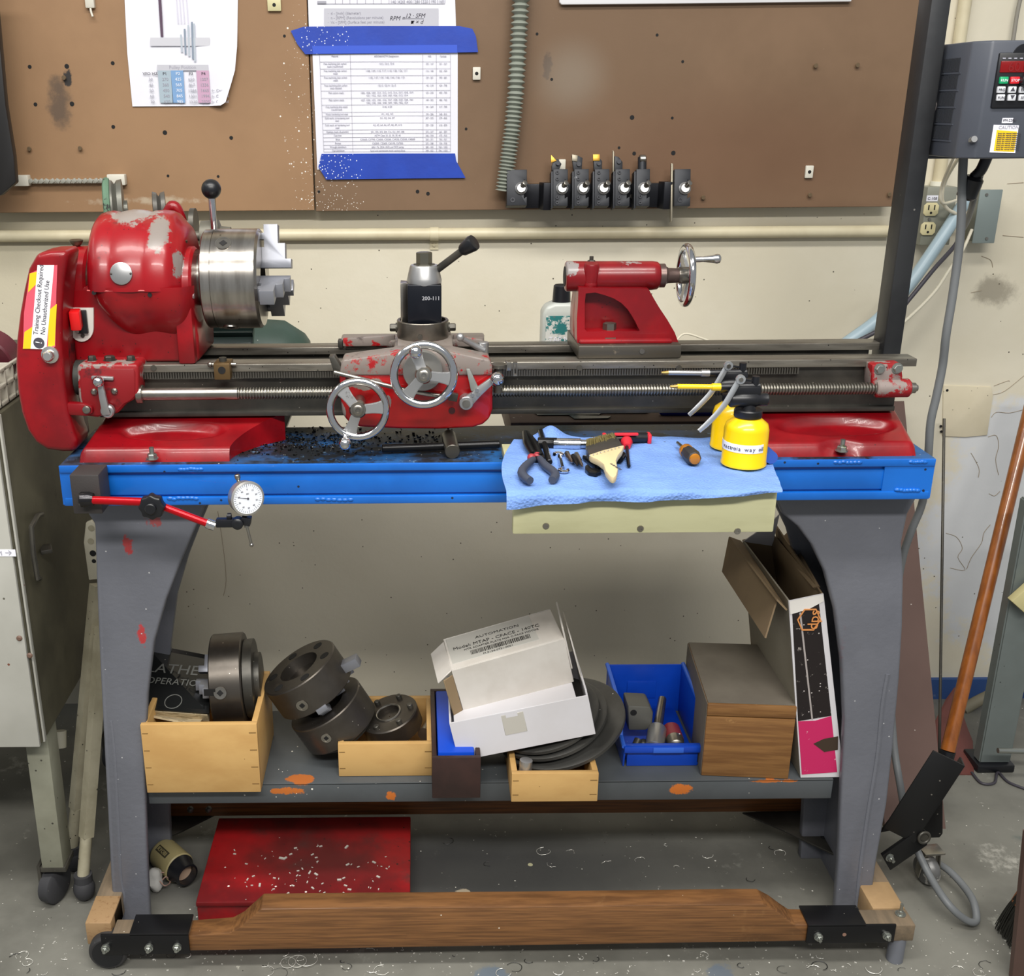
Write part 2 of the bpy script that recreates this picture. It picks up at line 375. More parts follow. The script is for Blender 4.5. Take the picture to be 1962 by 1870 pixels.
for pan, hs in ((pl, [(57, 128), (128, 127), (68, 200), (138, 199), (216, 121), (217, 243), (316, 254), (443, 264), (322, 337), (545, 69), (418, 338)]),
                (pr, [(1029, 65), (1259, 67), (1308, 118), (1211, 225), (1288, 226), (1186, 283), (1215, 294), (1290, 293), (893, 247), (800, 367), (820, 371), (611, 367), (1057, 152)])):
    for q in hs:
        c = P(*q, YP); r = random.choice((.0022, .003, .0036))
        mk('screw_hole', B().lathe([(0, r*1.3), (.0006, r*1.3), (.0006, r)], (c.x, YP, c.z), (0, -1, 0), 10), darkgap, pan)
screwm = mat('dusty_screw', '#7d6a52', .5, .4)
for pan, hs in ((pl, [(58, 284), (155, 283), (124, 148)]), (pr, [(1561, 125), (1641, 124), (1550, 372), (1702, 371), (1346, 377)])):
    for q in hs:
        c = P(*q, YP); mk('screw', B().lathe([(0, .0025), (.006, .0025), (.0065, .0048), (.0085, .004)], (c.x, YP, c.z), (0, -1, -.15), 10), screwm, pan)
# small white square blocks
wb = mat('offwhite_square', '#d8d4c6', .5)
for (x, y, w, h, lab) in ((913, 141, 15, 23, 'small white square block on the panel right of the taped chart'), (1549, 329, 15, 23, 'small white square block on the brown panel near the steel post'),
                          (526, 10, 26, 22, 'pale yellow square block at the top of the panel')):
    c = P(x, y, YP); k = P(x+1, y, YP).x-c.x
    o = mk('square_block', B().box(c.x-w/2*k, c.x+w/2*k, YP-.007, YP, c.z-h/2*k, c.z+h/2*k, .0015), wb if w < 20 else mat('yellowed_square', '#cfc79a', .5)); tag(o, lab, 'block')
    mk('hole', B().cyl((c.x, YP-.0074, c.z), (c.x, YP-.005, c.z), .0035), darkgap, o)
c = P(175, 12, YP)
o = mk('plastic_hook', B().box(c.x-.009, c.x+.009, YP-.012, YP, c.z-.004, c.z+.03, .002).tube([(c.x, YP-.008, c.z), (c.x+.001, YP-.01, c.z-.01), (c.x+.004, YP-.012, c.z-.02)], .0022), wb)
tag(o, 'white plastic hook at the top of the orange brown panel', 'hook')
# dark machine at the left edge
o = mk('dark_cabinet', B().poly([(x, z) for x, z in pxpoly([(-80, 400), (2, 374), (30, 350), (26, 300), (10, 200), (-14, -60), (-80, -60)], 2.25)], 2.25, 2.27, bev=.002),
       mat('dark_grey_steel', '#2b2a2a', .4, .3)); tag(o, 'dark steel cabinet edge at the left of the hardboard', 'cabinet')
# white rail with grey links, left
yr = YP-.012
g = thing('link_rail', P(135, 350, yr), 'white plastic rail holding a row of small grey links', 'rail')
a, b = P(38, 347, yr), P(230, 347, yr)
mk('end_bracket', B().box(a.x-.014, a.x+.02, YP-.02, YP, a.z-.010, a.z+.012, .002), wb, g)
mk('end_bracket', B().box(b.x-.025, b.x+.012, YP-.02, YP, b.z-.008, b.z+.014, .002), wb, g)
mk('rail', B().box(a.x, b.x, YP-.006, YP, a.z-.006, a.z+.002, .001), wb, g)
rg = B(); n = 15
for i in range(n):
    x = a.x+.024+(b.x-a.x-.05)*i/(n-1); rg.obox((x, yr-.004, a.z), (.010, .006, .009), (0, .5 if i % 2 else -.5, 0), .002)
mk('link', rg, mat('grey_link', '#9b9a90', .5), g)
# ================================================================ paper: pulley chart
def sheet(name, pts, Y, m, parent=None, nu=10, bulge=.003, th=.0003):
    """quad px corners tl,tr,br,bl -> thin curved sheet"""
    tl, tr, br, bl = [Vector((P(x, y, Y).x, 0, P(x, y, Y).z)) for x, y in pts]
    def fn(u, v):
        p = (tl*(1-u)+tr*u)*(1-v)+(bl*(1-u)+br*u)*v
        p.y = Y-bulge*math.sin(u*pi)*(.4+.6*v)-.0004*math.sin(v*9+u*4); return p
    return mk(name, B().grid(fn, nu, 8, th), m, parent)
g = thing('pulley_chart', P(350, 100, YP), 'white printed pulley speed chart with curled corner', 'paper')
Yq = YP-.002
ol = [(236, -60), (457, -60), (455, 60), (456, 90), (452, 135), (445, 160), (434, 196), (425, 202), (400, 203), (254, 204), (244, 100)]
pts = pxpoly(ol, Yq)
b_ = B(); cen = Vector((P(340, 90, Yq).x, Yq, P(340, 90, Yq).z))
vs = [b_.bm.verts.new((x, Yq-(.012 if i in (3, 4, 5, 6, 7) else .001), z)) for i, (x, z) in enumerate(pts)]
cv = b_.bm.verts.new((cen.x+.03, Yq-.002, cen.z)); c2 = b_.bm.verts.new((P(420, 150, Yq).x, Yq-.0045, P(420, 150, Yq).z))
f_ = b_.bm.faces.new(vs[:]); f_.normal_update()
b_.bm.faces.remove(f_)
for i in range(len(vs)):
    j = (i+1) % len(vs); b_.bm.faces.new((vs[i], vs[j], c2 if 3 <= i <= 7 else cv))
b_.bm.faces.new((vs[3], c2, cv)); b_.bm.faces.new((vs[8], cv, c2))
bmesh.ops.recalc_face_normals(b_.bm, faces=b_.bm.faces)
bmesh.ops.solidify(b_.bm, geom=b_.bm.faces[:], thickness=.0003)
mk('sheet', b_, whitepaper, g, 80)
def ink(pts, col, par, Y, name='print'):
    key = 'ink'+str(col); m = bpy.data.materials.get(key) or mat(key, col, .8)
    return mk(name, B().poly(pxpoly(pts, Y), Y-.0002, Y), m, par, 0)
Yi = Yq-.0052
def strip(x0, x1, y0, y1, col, sk=0): return ink([(x0, y0), (x1, y0), (x1+sk, y1), (x0+sk, y1)], col, g, Yi)
strip(288, 402, 72, 88, '#cfcfd6'); strip(301, 399, 124, 135, '#c6c6ce'); strip(302, 327, 135, 197, '#a9b9c4', 5); strip(327, 351, 135, 197, '#7fa4cf', 4); strip(376, 400, 135, 197, '#c9a3bd', 4)
ink([(302, -20), (308, -20), (313, 71), (308, 71)], '#5d4a5c', g, Yi)
for i, (x, t, l) in enumerate(((345, 66, 100), (352, 55, 104), (359, 48, 108), (366, 42, 113), (370, 45, 118))):
    ink([(x, t), (x+3.5, t), (x+5.5, l), (x+2, l)], '#8c98a8' if i % 2 else '#b9c2cc', g, Yi-.0002)
for x in (344, 350, 356, 363): ink([(x-8, -20), (x-6.5, -20), (x-1.5, t), (x-3, t)], '#d9d6e4', g, Yi)
def ptext(s, x, y, h, Y, par, m=inkgrey, al='LEFT', sh=0., asp=1., tilt=0.):
    c = P(x, y, Y); k = P(x+1, y, Y).x-c.x
    return text(s, h*k*1.35, (c.x, Y-.0003, c.z), m, par, (pi/2, tilt, 0), al, shear=sh, aspect=asp)
inkw = mat('white_ink', '#eef2fa', .8)
ptext('Pulley Position', 350, 132, 6.5, Yi, g, inkgrey, 'CENTER')
rows = [('VFO HZ', 'P1', 'P2', 'P3', 'P4'), ('30', '270', '425', '650', '1007'), ('40', '360', '565', '867', '1336'), ('50', '450', '705', '1084', '1665'), ('60', '540', '845', '1301', '1994'), ('70', '630', '985', '1520', '2325')]
for r, row in enumerate(rows):
    for c_, s in enumerate(row):
        ptext(s, (288, 316, 341, 366, 390)[c_]+r*.9, 144+r*10.7, 6, Yi-.0003, g, (inkw if c_ == 2 else inkdark if r == 0 else inkgrey), 'CENTER')
for r, s in ((3, '← Control'), (4, '← Control'), (5, '← Control')): ptext(s, 405, 144+r*10.7, 5.5, Yi-.003, g, inkgrey)
# ================================================================ paper: speeds table, with blue tape
top = thing('formula_chart', P(720, 20, YP), 'upper white chart sheet above the blue tape with grey formula box', 'paper')
sheet('sheet', [(588, -60), (870, -60), (874, 60), (592, 58)], YP-.001, whitepaper, top, bulge=.001)
Yt = YP-.003
ink([(621, 16), (840, 16), (840, 56), (621, 52)], '#c3c3cc', top, Yt)
for i, s in enumerate(('·  d - [inch] (diameter)', '·  n - [RPM] (Revolutions per minute)', '·  Vc - [SFM] (Surface feet per minute)')): ptext(s, 628, 28+i*8.6, 5.2, Yt-.0003, top, inkgrey)
ptext('RPM =', 746, 39, 8, Yt-.0003, top, inkdark, sh=.3); ptext('12 · SFM', 776, 34, 8, Yt-.0003, top, inkdark, sh=.3); ptext('π × d', 786, 46, 8, Yt-.0003, top, inkdark, sh=.3)
ink([(776, 35.5), (812, 35.5), (812, 36.3), (776, 36.3)], '#55535e', top, Yt-.0003)
ink([(608, 2), (625, 2), (625, 7.5), (608, 7.5)], '#a6a6b0', top, Yt)
ink([(608, 7), (852, 7), (852, 7.7), (608, 7.7)], '#77757f', top, Yt)
for x in (642, 656, 670, 684, 700, 715, 730, 745, 762, 775, 791, 807, 822, 838, 852): ink([(x, -10), (x+.7, -10), (x+.7, 7), (x, 7)], '#9a98a4', top, Yt)
ptext('140  420  400  280  220  190  160', 748, 6, 5.5, Yt-.0003, top)
low = thing('speed_chart', P(740, 220, YP), 'white chart sheet of cutting speeds taped below the formula sheet', 'paper')
sheet('sheet', [(598, 85), (877, 85), (877, 312), (608, 325)], YP-.001, whitepaper, low, bulge=.001)
Lx = lambda y, x: x + (y-104)*({612: .045, 671: .028, 810: .004, 836: .003, 863: .0}[x])
tb = B()
ys = [104, 118.5, 132, 145, 160, 174, 188, 201, 215, 222.5, 236, 249, 256, 263.5, 271, 278, 285, 291]
def line(x0, y0, x1, y1, w=.55, v=False):
    d = (w/2, 0) if v else (0, w/2)
    tb.poly(pxpoly([(x0-d[0], y0-d[1]), (x1-d[0], y1-d[1]), (x1+d[0], y1+d[1]), (x0+d[0], y0+d[1])], Yt), Yt-.0002, Yt)
for y in ys: line(Lx(y, 612), y, 863, y-1)
for x in (612, 671, 810, 836, 863): line(Lx(104, x), 104, Lx(291, x), 291, v=True)
mk('table_rules', tb, mat('rule_ink', '#a5a3ae', .8), low, 0)
mats_ = ['Material', 'Free machining plain carbon\nsteels (resulfurized)', 'Free machining plain carbon\nsteels', 'Free machining plain carbon\nsteels', 'Free machining plain carbon\nsteels (leaded)', 'Plain carbon steels', 'Plain carbon steels', 'Free machining alloy steels\n(resulfurized)', 'Water hardening tool steel', 'Cold work, oil-hardening tool\nsteel', 'Cold work, air hardening tool\nsteel', 'Stainless steels (Austenitic)', 'Cast iron', 'Brass', 'Bronze', 'Wrought aluminium', 'Cast aluminium']
comp = ['AISI/SAE/ASTM Designation', '1212, 1213, 1215', '1108, 1109, 1115, 1117, 1118, 1120, 1126, 1211', '1132, 1137, 1139, 1140, 1144, 1146, 1151', '12L13, 12L14, 12L15', '1006, 1008, 1009, 1010, 1012, 1015, 1016, 1017, 1018, 1019\n1021, 1022, 1023, 1024, 1025, 1026, 1513, 1514', '1027, 1030, 1033, 1035, 1036, 1037, 1038, 1039, 1040, 1041\n1043, 1045, 1046, 1048, 1049, 1050, 1052, 1524', '4140, 4150', 'W1, W2, W5', 'O1, O2, O6, O7', 'A2, A3, A4, A6, A7, A8, A9, A10', '201, 302, 303, 304, 316, 321, 347, 348', 'ASTM Class 20, 25, 30, 35, 40', 'C35600, C37700, C36000, C33200, C34200, C35300, C48500', 'C65500, C22600, C65100, C67500', '6061-T6, 2024, 4032 and 7075 series', 'Sand and permanent mold casting alloys']
for i, y in enumerate(ys[:17]):
    sz = 3.6; q = y+5
    ptext(mats_[i], (Lx(y, 612)+Lx(y, 671))/2, q, sz, Yt, low, inkgrey, 'CENTER', asp=.8)
    ptext(comp[i], (Lx(y, 671)+810)/2, q, sz, Yt, low, inkgrey, 'CENTER', asp=.85)
    ptext('HSS' if i == 0 else '%d - %d' % (90+i*13, 150+i*17), 823, q, sz, Yt, low, inkgrey, 'CENTER', asp=.8)
    ptext('Carbide' if i == 0 else '%d - %d' % (300+i*31, 600+i*27), 849, q, sz, Yt, low, inkgrey, 'CENTER', asp=.8)
tapem = mat('blue_painters_tape', '#1d45b4', .5, var=.6, vscale=12, col2='#1a3aa0', spots=[('#dfe4f2', 170, .40, .9, P(622, 75, YP), (.075, .2, .06)), ('#dfe4f2', 170, .40, .9, P(650, 325, YP), (.075, .2, .06)), ('#cfd6ee', 55, .08, .2)], bump=(60, .3, .001))
o = mk('masking_tape', B().poly(pxpoly([(557, 59), (582, 51), (700, 50), (880, 50), (905, 55), (912, 70), (916, 100), (780, 102), (585, 104), (570, 85)], YP-.005), YP-.0052, YP-.0046), tapem, smooth=0)
tag(o, 'long strip of blue tape across the join between the two chart sheets', 'tape')
mk('fold', B().poly(pxpoly([(598, 88), (876, 86), (876, 101), (600, 103)], YP-.0054), YP-.0056, YP-.0052), mat('blue_tape_over_paper', '#3358cf', .5), o)
o = mk('masking_tape', B().poly(pxpoly([(616, 295), (740, 294), (872, 294), (874, 308), (892, 341), (780, 342), (625, 344), (610, 320)], YP-.005), YP-.0052, YP-.0046), tapem, smooth=0)
tag(o, 'strip of blue tape along the foot of the lower chart sheet', 'tape')
o = mk('white_board', B().poly(pxpoly([(1072, -60), (1072, 5), (1076, 9), (1300, 7), (1632, 3), (1632, -60)], YP-.012), YP-.012, YP, bev=.002), mat('whiteboard', '#e9e9ec', .3))
tag(o, 'lower edge of a white board hung on the brown panel', 'board')
# ================================================================ flexible grey hose
m = mat('grey_vinyl_hose', '#8f9489', .45, wear=[('#6b6d64', 20, .62, .7)])
path = [(1000, -90), (998, 0), (993, 90), (988, 180), (981, 250), (973, 310), (965, 365)]
Yh = YP-.03
pts = [P(x, y, Yh) for x, y in path]
b_ = B()
tot = 48; fine = []
for i in range(len(pts)-1):
    for k in range(20): fine.append(pts[i].lerp(pts[i+1], k/20))
fine.append(pts[-1])
tp = []; tr = []
N = tot*6
for i in range(N+1):
    s_ = i/N*(len(fine)-1); k = int(s_); q = fine[k].lerp(fine[min(k+1, len(fine)-1)], s_-k)
    tp.append(q); tr.append(.0148+.0032*math.cos(2*pi*i/6))
b_.tube(tp, tr, 16, smooth=False)
o = mk('flexible_hose', b_, m, smooth=60); tag(o, 'ribbed grey flexible hose hanging down over the brown panel', 'hose')
# ================================================================ tool holder rail
Yr = YP-.018
z0, z1 = P(1150, 398, Yr).z, P(1150, 352, Yr).z
rail = mk('tool_holder_rail', B().box(P(1000, 375, Yr).x, P(1290, 375, Yr).x, Yr, YP, z0, z1, .001), blackox); tag(rail, 'black steel rail screwed along the bottom of the brown panel', 'rail')
for x in (1044, 1272):
    c = P(x, 375, Yr)
    mk('dovetail_block', B().poly([(c.x-.013, Yr), (c.x-.006, Yr-.026), (c.x+.011, Yr-.026), (c.x+.006, Yr)], z0-.002, z1+.004, 'Z', .001), blackox, rail)
c = P(1210, 376, Yr); mk('screw', B().cyl((c.x, Yr-.004, c.z), (c.x, Yr, c.z), .0042, n=12), steel, rail)
hold = mat('phosphate_tool_steel', '#292b30', .48, .3, wear=[('#7c7d80', 50, .70, .75)])
def holder(cx, w, labt, kind):
    TILT = math.radians(-14)
    c = P(cx, 362, Yr-.02); k = .93/902
    g = thing('tool_holder', c, labt, 'tool holder', 'tool holders hung on the black rail', rot=(TILT, 0, 0))
    g['o3'] = (0, 0, 0)
    ww = w*k; hh = .074 if kind != 'boring' else .072
    b = B()
    x0, x1 = -ww/2, ww/2
    # body with the dovetail notch on its right side
    b.poly([(x0, -hh/2), (x1, -hh/2), (x1, -.018), (x1-.006, -.022), (x1-.006, .016), (x1, .012), (x1, hh/2), (x0, hh/2)], -.016, .014, bev=.0008)
    if kind in 'abcde': b.box(x0-.004, x0, -.014, .012, -hh/2-.004, hh/2-.004, .0006)
    mk('body', b, hold, g, local=True)
    nut = mk('nut', B().lathe([(0, .0125), (.003, .0125), (.004, .011), (.007, .0085)], (x1-.012, -.016, -.002), (0, -1, 0), 18), alum, g, local=True)
    mk('stud', B().lathe([(0, .0055), (.012, .0055), (.0125, .004)], (x1-.012+.003, -.022, .003), (.35, -1, .35), 12), steel, nut, local=True)
    if kind in 'abcde':
        for z in ((.030, .017, -.020, -.031) if kind != 'e' else (-.018, -.031)):
            mk('set_screw', B().frame(arc(x0+.008, z, .0036, 0, 330, 11), arc(x0+.008, z, .0018, 0, 330, 11), -.0185, -.015), blackox, g, local=True)
    else:
        mk('set_screw', B().frame(arc(x0+.012, -.025, .005, 0, 330, 11), arc(x0+.012, -.025, .0025, 0, 330, 11), -.0175, -.015), blackox, g, local=True)
    gold = bpy.data.materials.get('gold_insert') or mat('gold_insert', '#c99a3a', .35, .6)
    cob = bpy.data.materials.get('cobalt_tool') or mat('cobalt_tool', '#8b8474', .4, .6)
    def bit(name, pts, m, y0=-.008, y1=.002): return mk(name, B().poly(pts, y0, y1, bev=.0006), m, g, local=True)
    t = hh/2
    if kind == 'a':
        q = bit('turning_tool', [(x0-.002, t-.002), (x0+.012, t-.002), (x0+.018, t+.012), (x0+.010, t+.022), (x0+.002, t+.020), (x0-.002, t+.008)], hold)
        bit('insert', [(x0-.004, t+.014), (x0+.008, t+.018), (x0-.004, t+.030)], gold, -.010, -.006)
        mk('clamp_screw', B().cyl((x0+.010, -.008, t+.012), (x0+.010, -.013, t+.012), .004), blackox, g, local=True)
    elif kind == 'b':
        bit('turning_tool', [(x0, t-.002), (x0+.016, t-.002), (x0+.018, t+.024), (x0+.010, t+.028), (x0-.004, t+.030)], hold)
        bit('insert', [(x0-.004, t+.018), (x0+.007, t+.016), (x0+.008, t+.029), (x0-.004, t+.031)], cob, -.010, -.006)
        mk('clamp_screw', B().cyl((x0+.010, -.008, t+.011), (x0+.010, -.012, t+.011), .0045), blackox, g, local=True)
    elif kind == 'c':
        bit('turning_tool', [(x0, t-.002), (x0+.016, t-.002), (x0+.016, t+.018), (x0+.010, t+.024), (x0-.002, t+.024)], hold)
        bit('insert', [(x0-.003, t+.018), (x0+.011, t+.018), (x0+.011, t+.031), (x0-.003, t+.031)], gold, -.010, -.006)
        mk('clamp_screw', B().cyl((x0+.009, -.008, t+.012), (x0+.009, -.012, t+.012), .004), blackox, g, local=True)
    elif kind == 'd':
        bit('parting_blade', [(x0-.004, t-.01), (x0-.001, t-.01), (x0-.001, t+.036), (x0-.004, t+.040)], cob)
        bit('turning_tool', [(x0, t-.002), (x0+.016, t-.002), (x0+.016, t+.016), (x0+.008, t+.026), (x0, t+.028)], hold)
        mk('clamp_screw', B().cyl((x0+.008, -.008, t+.016), (x0+.008, -.012, t+.016), .0045), blackox, g, local=True)
    elif kind == 'e':
        mk('knurl_arm', B().lathe([(0, .009), (.034, .009), (.036, .006)], (0, -.004, t-.008), (0, 0, 1), 16), hold, g, local=True)
        mk('knurl_wheel', B().cyl((-.006, -.006, t+.022), (.006, -.006, t+.022), .009, n=20, ch=.001), steel, g, local=True)
    elif kind == 'blade':
        bit('parting_blade', [(x0-.005, -t-.03), (x0-.001, -t-.03), (x0-.001, t+.012), (x0-.005, t+.014)], cob)
    return g
holder(989, 40, 'wide black tool holder under the end of the grey hose', 'boring')
holder(1072, 29, 'black tool holder with triangular gold insert', 'a')
holder(1112, 29, 'black tool holder with a dull brownish cutting tip', 'b')
holder(1151, 29, 'black tool holder with square gold insert', 'c')
holder(1190, 29, 'black tool holder with thin upright parting blade and clamp screw', 'd')
holder(1229, 27, 'black tool holder with a bright round knurling head', 'e')
holder(1304, 32, 'plain black tool holder at the right end of the rail with long thin blade', 'blade')
o = mk('square_block', B().box(P(1070, 318, YP).x, P(1083, 318, YP).x, YP-.007, YP, P(1075, 326, YP).z, P(1075, 305, YP).z, .0015), wb); tag(o, 'small white square block behind the tool holder with triangular insert', 'block')
# ================================================================ electrical boxes
gb = mat('grey_box_paint', '#8b8c80', .5, var=.5, vscale=12, col2='#767769'); gc = mat('blue_grey_cover', '#7f8a88', .45)
c0, c1 = P(1762, 470, YW-.05), P(1836, 358, YW-.05)
g = thing('outlet_box', ((c0.x+c1.x)/2, YW-.025, c0.z), 'grey metal outlet box with two cream sockets', 'outlet')
mk('box', B().box(c0.x, c1.x, YW-.05, YW-.001, c0.z, c1.z, .002), gb, g)
yo = YW-.05; ivory = mat('ivory_plastic', '#ddd2a4', .4)
for (x, y) in ((1783, 401), (1777, 438)):
    c = P(x, y, yo); r = .0175
    rc = mk('socket', B().poly([(c.x+px_, c.z+pz_) for px_, pz_ in [(-.0155, -.008), (-.010, -.0135), (.010, -.0135), (.0155, -.008), (.0155, .008), (.010, .0135), (-.010, .0135), (-.0155, .008)]], yo-.004, yo, bev=.001), ivory, g)
    for dx in (-.0062, .0062): mk('slot', B().box(c.x+dx-.0012, c.x+dx+.0012, yo-.0044, yo-.003, c.z-.001, c.z+.009), darkgap, rc)
    mk('slot', B().cyl((c.x, yo-.0044, c.z-.007), (c.x, yo-.003, c.z-.007), .0026, n=12), darkgap, rc)
c = P(1780, 420, yo); mk('screw', B().cyl((c.x, yo-.003, c.z), (c.x, yo, c.z), .003, n=10), steel, g)
c = P(1786, 380, yo); lb = mk('tape_label', B().box(c.x-.012, c.x+.012, yo-.0006, yo, c.z-.006, c.z+.006), whitepaper, g, 0)
text('C-108', .008, (c.x-.010, yo-.001, c.z-.003), inkdark, lb)
c0, c1 = P(1861, 466, YW-.045), P(1921, 363, YW-.045)
g = thing('blank_cover_box', ((c0.x+c1.x)/2, YW-.02, c0.z), 'blank grey cover box right of the outlets', 'box')
mk('box', B().box(c0.x+.003, c1.x-.003, YW-.045, YW-.001, c0.z+.003, c1.z-.003, .002), gb, g)
mk('cover', B().box(c0.x, c1.x, YW-.048, YW-.044, c0.z, c1.z, .0015), gc, g)
for y in (373, 457):
    c = P(1890, y, YW-.048); mk('screw', B().cyl((c.x, YW-.050, c.z), (c.x, YW-.047, c.z), .0032, n=10), steel, g)
# cables near the boxes
cw = mat('white_cable', '#ded7c2', .5); cbl = mat('pale_blue_hose', '#a5bac4', .35); cg = mat('grey_cable', '#6d7072', .5); cdk = mat('dark_cable', '#3d3a42', .5)
def cable(name, pts, r, m, lab, cat='cable'):
    o = mk(name, B().tube([P(x, y, Y) for x, y, Y in pts], r), m, smooth=80); tag(o, lab, cat); return o
cable('air_hose', [(1560, 700, 2.28), (1632, 650, 2.28), (1685, 610, 2.29), (1735, 555, 2.30), (1775, 500, 2.31), (1815, 440, 2.32), (1850, 385, 2.34)], .0135, cbl, 'pale blue hose slanting behind the steel post', 'hose')
cable('dark_cable', [(1640, 655, 2.22), (1700, 622, 2.22), (1745, 570, 2.24), (1790, 515, 2.26), (1830, 470, 2.30), (1838, 448, 2.34)], .0045, cdk, 'thin dark cable running beside the pale blue hose')
cable('white_cable', [(1838, 300, 2.20), (1812, 345, 2.28), (1805, 380, 2.30), (1815, 400, 2.31), (1832, 410, 2.32), (1850, 425, 2.34)], .0036, cw, 'white cable looping from the control box past the outlets')
cable('white_cable', [(1828, 300, 2.18), (1806, 352, 2.27), (1804, 388, 2.29), (1832, 384, 2.33)], .003, cw, 'thinner white cable above the outlet box')
cable('white_cable', [(1862, 440, 2.35), (1845, 478, 2.33), (1820, 515, 2.31), (1790, 560, 2.30), (1740, 610, 2.28), (1680, 660, 2.26)], .0034, cw, 'white cable slanting down below the blank cover box')
cable('white_cable', [(1290, 662, 2.32), (1310, 640, 2.34), (1345, 648, 2.34), (1390, 668, 2.34), (1440, 700, 2.392)], .0024, cw, 'thin white cord behind the bed right of the tailstock')
# ================================================================ the steel table
bluep = mat('blue_enamel', '#0f66c4', .38, var=.6, vscale=7, col2='#0a55a8', spots=[('#15243c', 60, .14, .18)], wear=[('#0a3a78', 18, .68, .74)], bump=(70, .15, .001), coat=.2)
bluetop = mat('blue_enamel_oily_top', '#1a5690', .5, var=.9, vscale=8, col2='#2c3036', spots=[('#101114', 90, .34, .5), ('#9fa4a6', 170, .24, .15)],
              wear=[('#15181c', 9, .44, .58), ('#5f7f9c', 30, .62, .70)])
legm = mat('grey_leg_enamel', '#6b6d75', .42, var=.5, vscale=6, col2='#5d5f67', bump=(90, .5, .0012), spots=[('#b9b9ba', 90, .12, .15)],
           patches=[((-.463, 1.60, .76), (.02, .1, .04), '#a93a3c', 110, .90, .9, .12), ((-.42, 1.60, .8), (.035, .1, .03), '#94484a', 55, .98, .9), ((-.455, 1.60, .60), (.018, .1, .05), '#b03a3c', 100, .92, .9, .12),
                    ((-.385, 1.60, .62), (.012, .1, .14), '#96484a', 90, .92, .9), ((.70, 1.6, .5), (.02, .1, .3), '#6d4a50', 60, 1.0, .9, .2, .6)])
TZ0, TZ1, TY0, TY1 = .847, .912, 1.55, 1.745
xa, xb = P(113, 890, TY0).x, P(1793, 878, TY0).x
t = thing('steel_table', (0.12, 1.65, 0), 'blue topped steel machine table on grey cast legs', 'table')
b = B()
b.box(xa, xb, TY0, TY1, TZ1-.006, TZ1, .0015)                              # plate
mk('table_top', b, bluetop, t)
b = B().box(xa, xb, TY0-.003, TY0+.004, TZ1-.012, TZ1-.0005, .0015).box(xa+.004, xb-.006, TY0+.005, TY0+.012, TZ0+.01, TZ1-.01)
b.box(xa+.003, xb-.003, TY0-.003, TY0+.012, TZ0, TZ0+.013, .002)
b.box(xa+.04, xb-.06, TY0+.001, TY0+.008, TZ0+.016, TZ1-.018, .001)
b.box(xa+.001, xa+.008, TY0, TY1, TZ0, TZ1-.006).box(xb-.008, xb-.001, TY0, TY1, TZ0, TZ1-.006)
b.box(xa, xb, TY1-.01, TY1, TZ0, TZ1-.006)
b.poly([(xa-.0005, TZ0+.002), (xa+.05, TZ0+.002), (xa+.05, TZ1-.001), (xa-.0005, TZ1-.001)], TY0-.001, TY0+.002)
b.poly([(xb-.075, TZ0+.002), (xb, TZ0+.002), (xb, TZ1-.001), (xb-.075, TZ1-.001)], TY0-.001, TY0+.002)
mk('apron_channel', b, bluep, t)
# weld beads
for (px, py, w) in ((365, 900, .03), (350, 956, .04), (1625, 886, .035), (1760, 885, .02), (1740, 940, .03), (640, 958, .05)):
    c = P(px, py, TY0-.004); wb_ = B()
    for i in range(7): wb_.ball((c.x+(i-3)*w/6, TY0-.002, c.z+random.uniform(-.001, .001)), .0042, 8, (1.3, .7, .8))
    mk('weld_bead', wb_, bluep, t)
# cast legs
Ls = [(160, 966), (168, 985), (181, 1005), (184, 1100), (190, 1250), (200, 1450), (206, 1560), (212, 1680), (218, 1766), (287, 1766), (283, 1680), (279, 1560), (277, 1450), (283, 1330), (295, 1230), (318, 1150), (345, 1080), (368, 1025), (384, 990), (404, 966)]
Rs = [(1478, 958), (1500, 985), (1530, 1010), (1556, 1045), (1580, 1095), (1600, 1170), (1613, 1270), (1618, 1380), (1614, 1480), (1610, 1560), (1607, 1650), (1602, 1742), (1668, 1745), (1680, 1650), (1700, 1540), (1712, 1430), (1724, 1300), (1730, 1200), (1732, 1100), (1728, 1040), (1740, 985), (1765, 955)]
for pts, lab in ((Ls, None), (Rs, None)):
    q = pxpoly(pts, 1.60); q = [(x, 0. if z < .05 else min(z, TZ0)) for x, z in q]
    q = [(x, TZ0 if i in (0, len(q)-1) else z) for i, (x, z) in enumerate(q)]
    no = 9 if pts is Ls else None
    xo = [p for p in q]
    lg = mk('leg', B().poly(q, 1.60, 1.617, bev=.005, seg=3), legm, t)
    mk('leg_rear_flange', B().poly(q, 1.782, 1.80, bev=.003), legm, lg)
    outer_ = [q[i] for i in (range(0, 9) if pts is Ls else range(len(q)-10, len(q)))]
    sgn = 1 if pts is Ls else -1
    mk('leg_web', B().poly(outer_+[(x+sgn*.022, z) for x, z in outer_[::-1]], 1.617, 1.782), legm, lg)
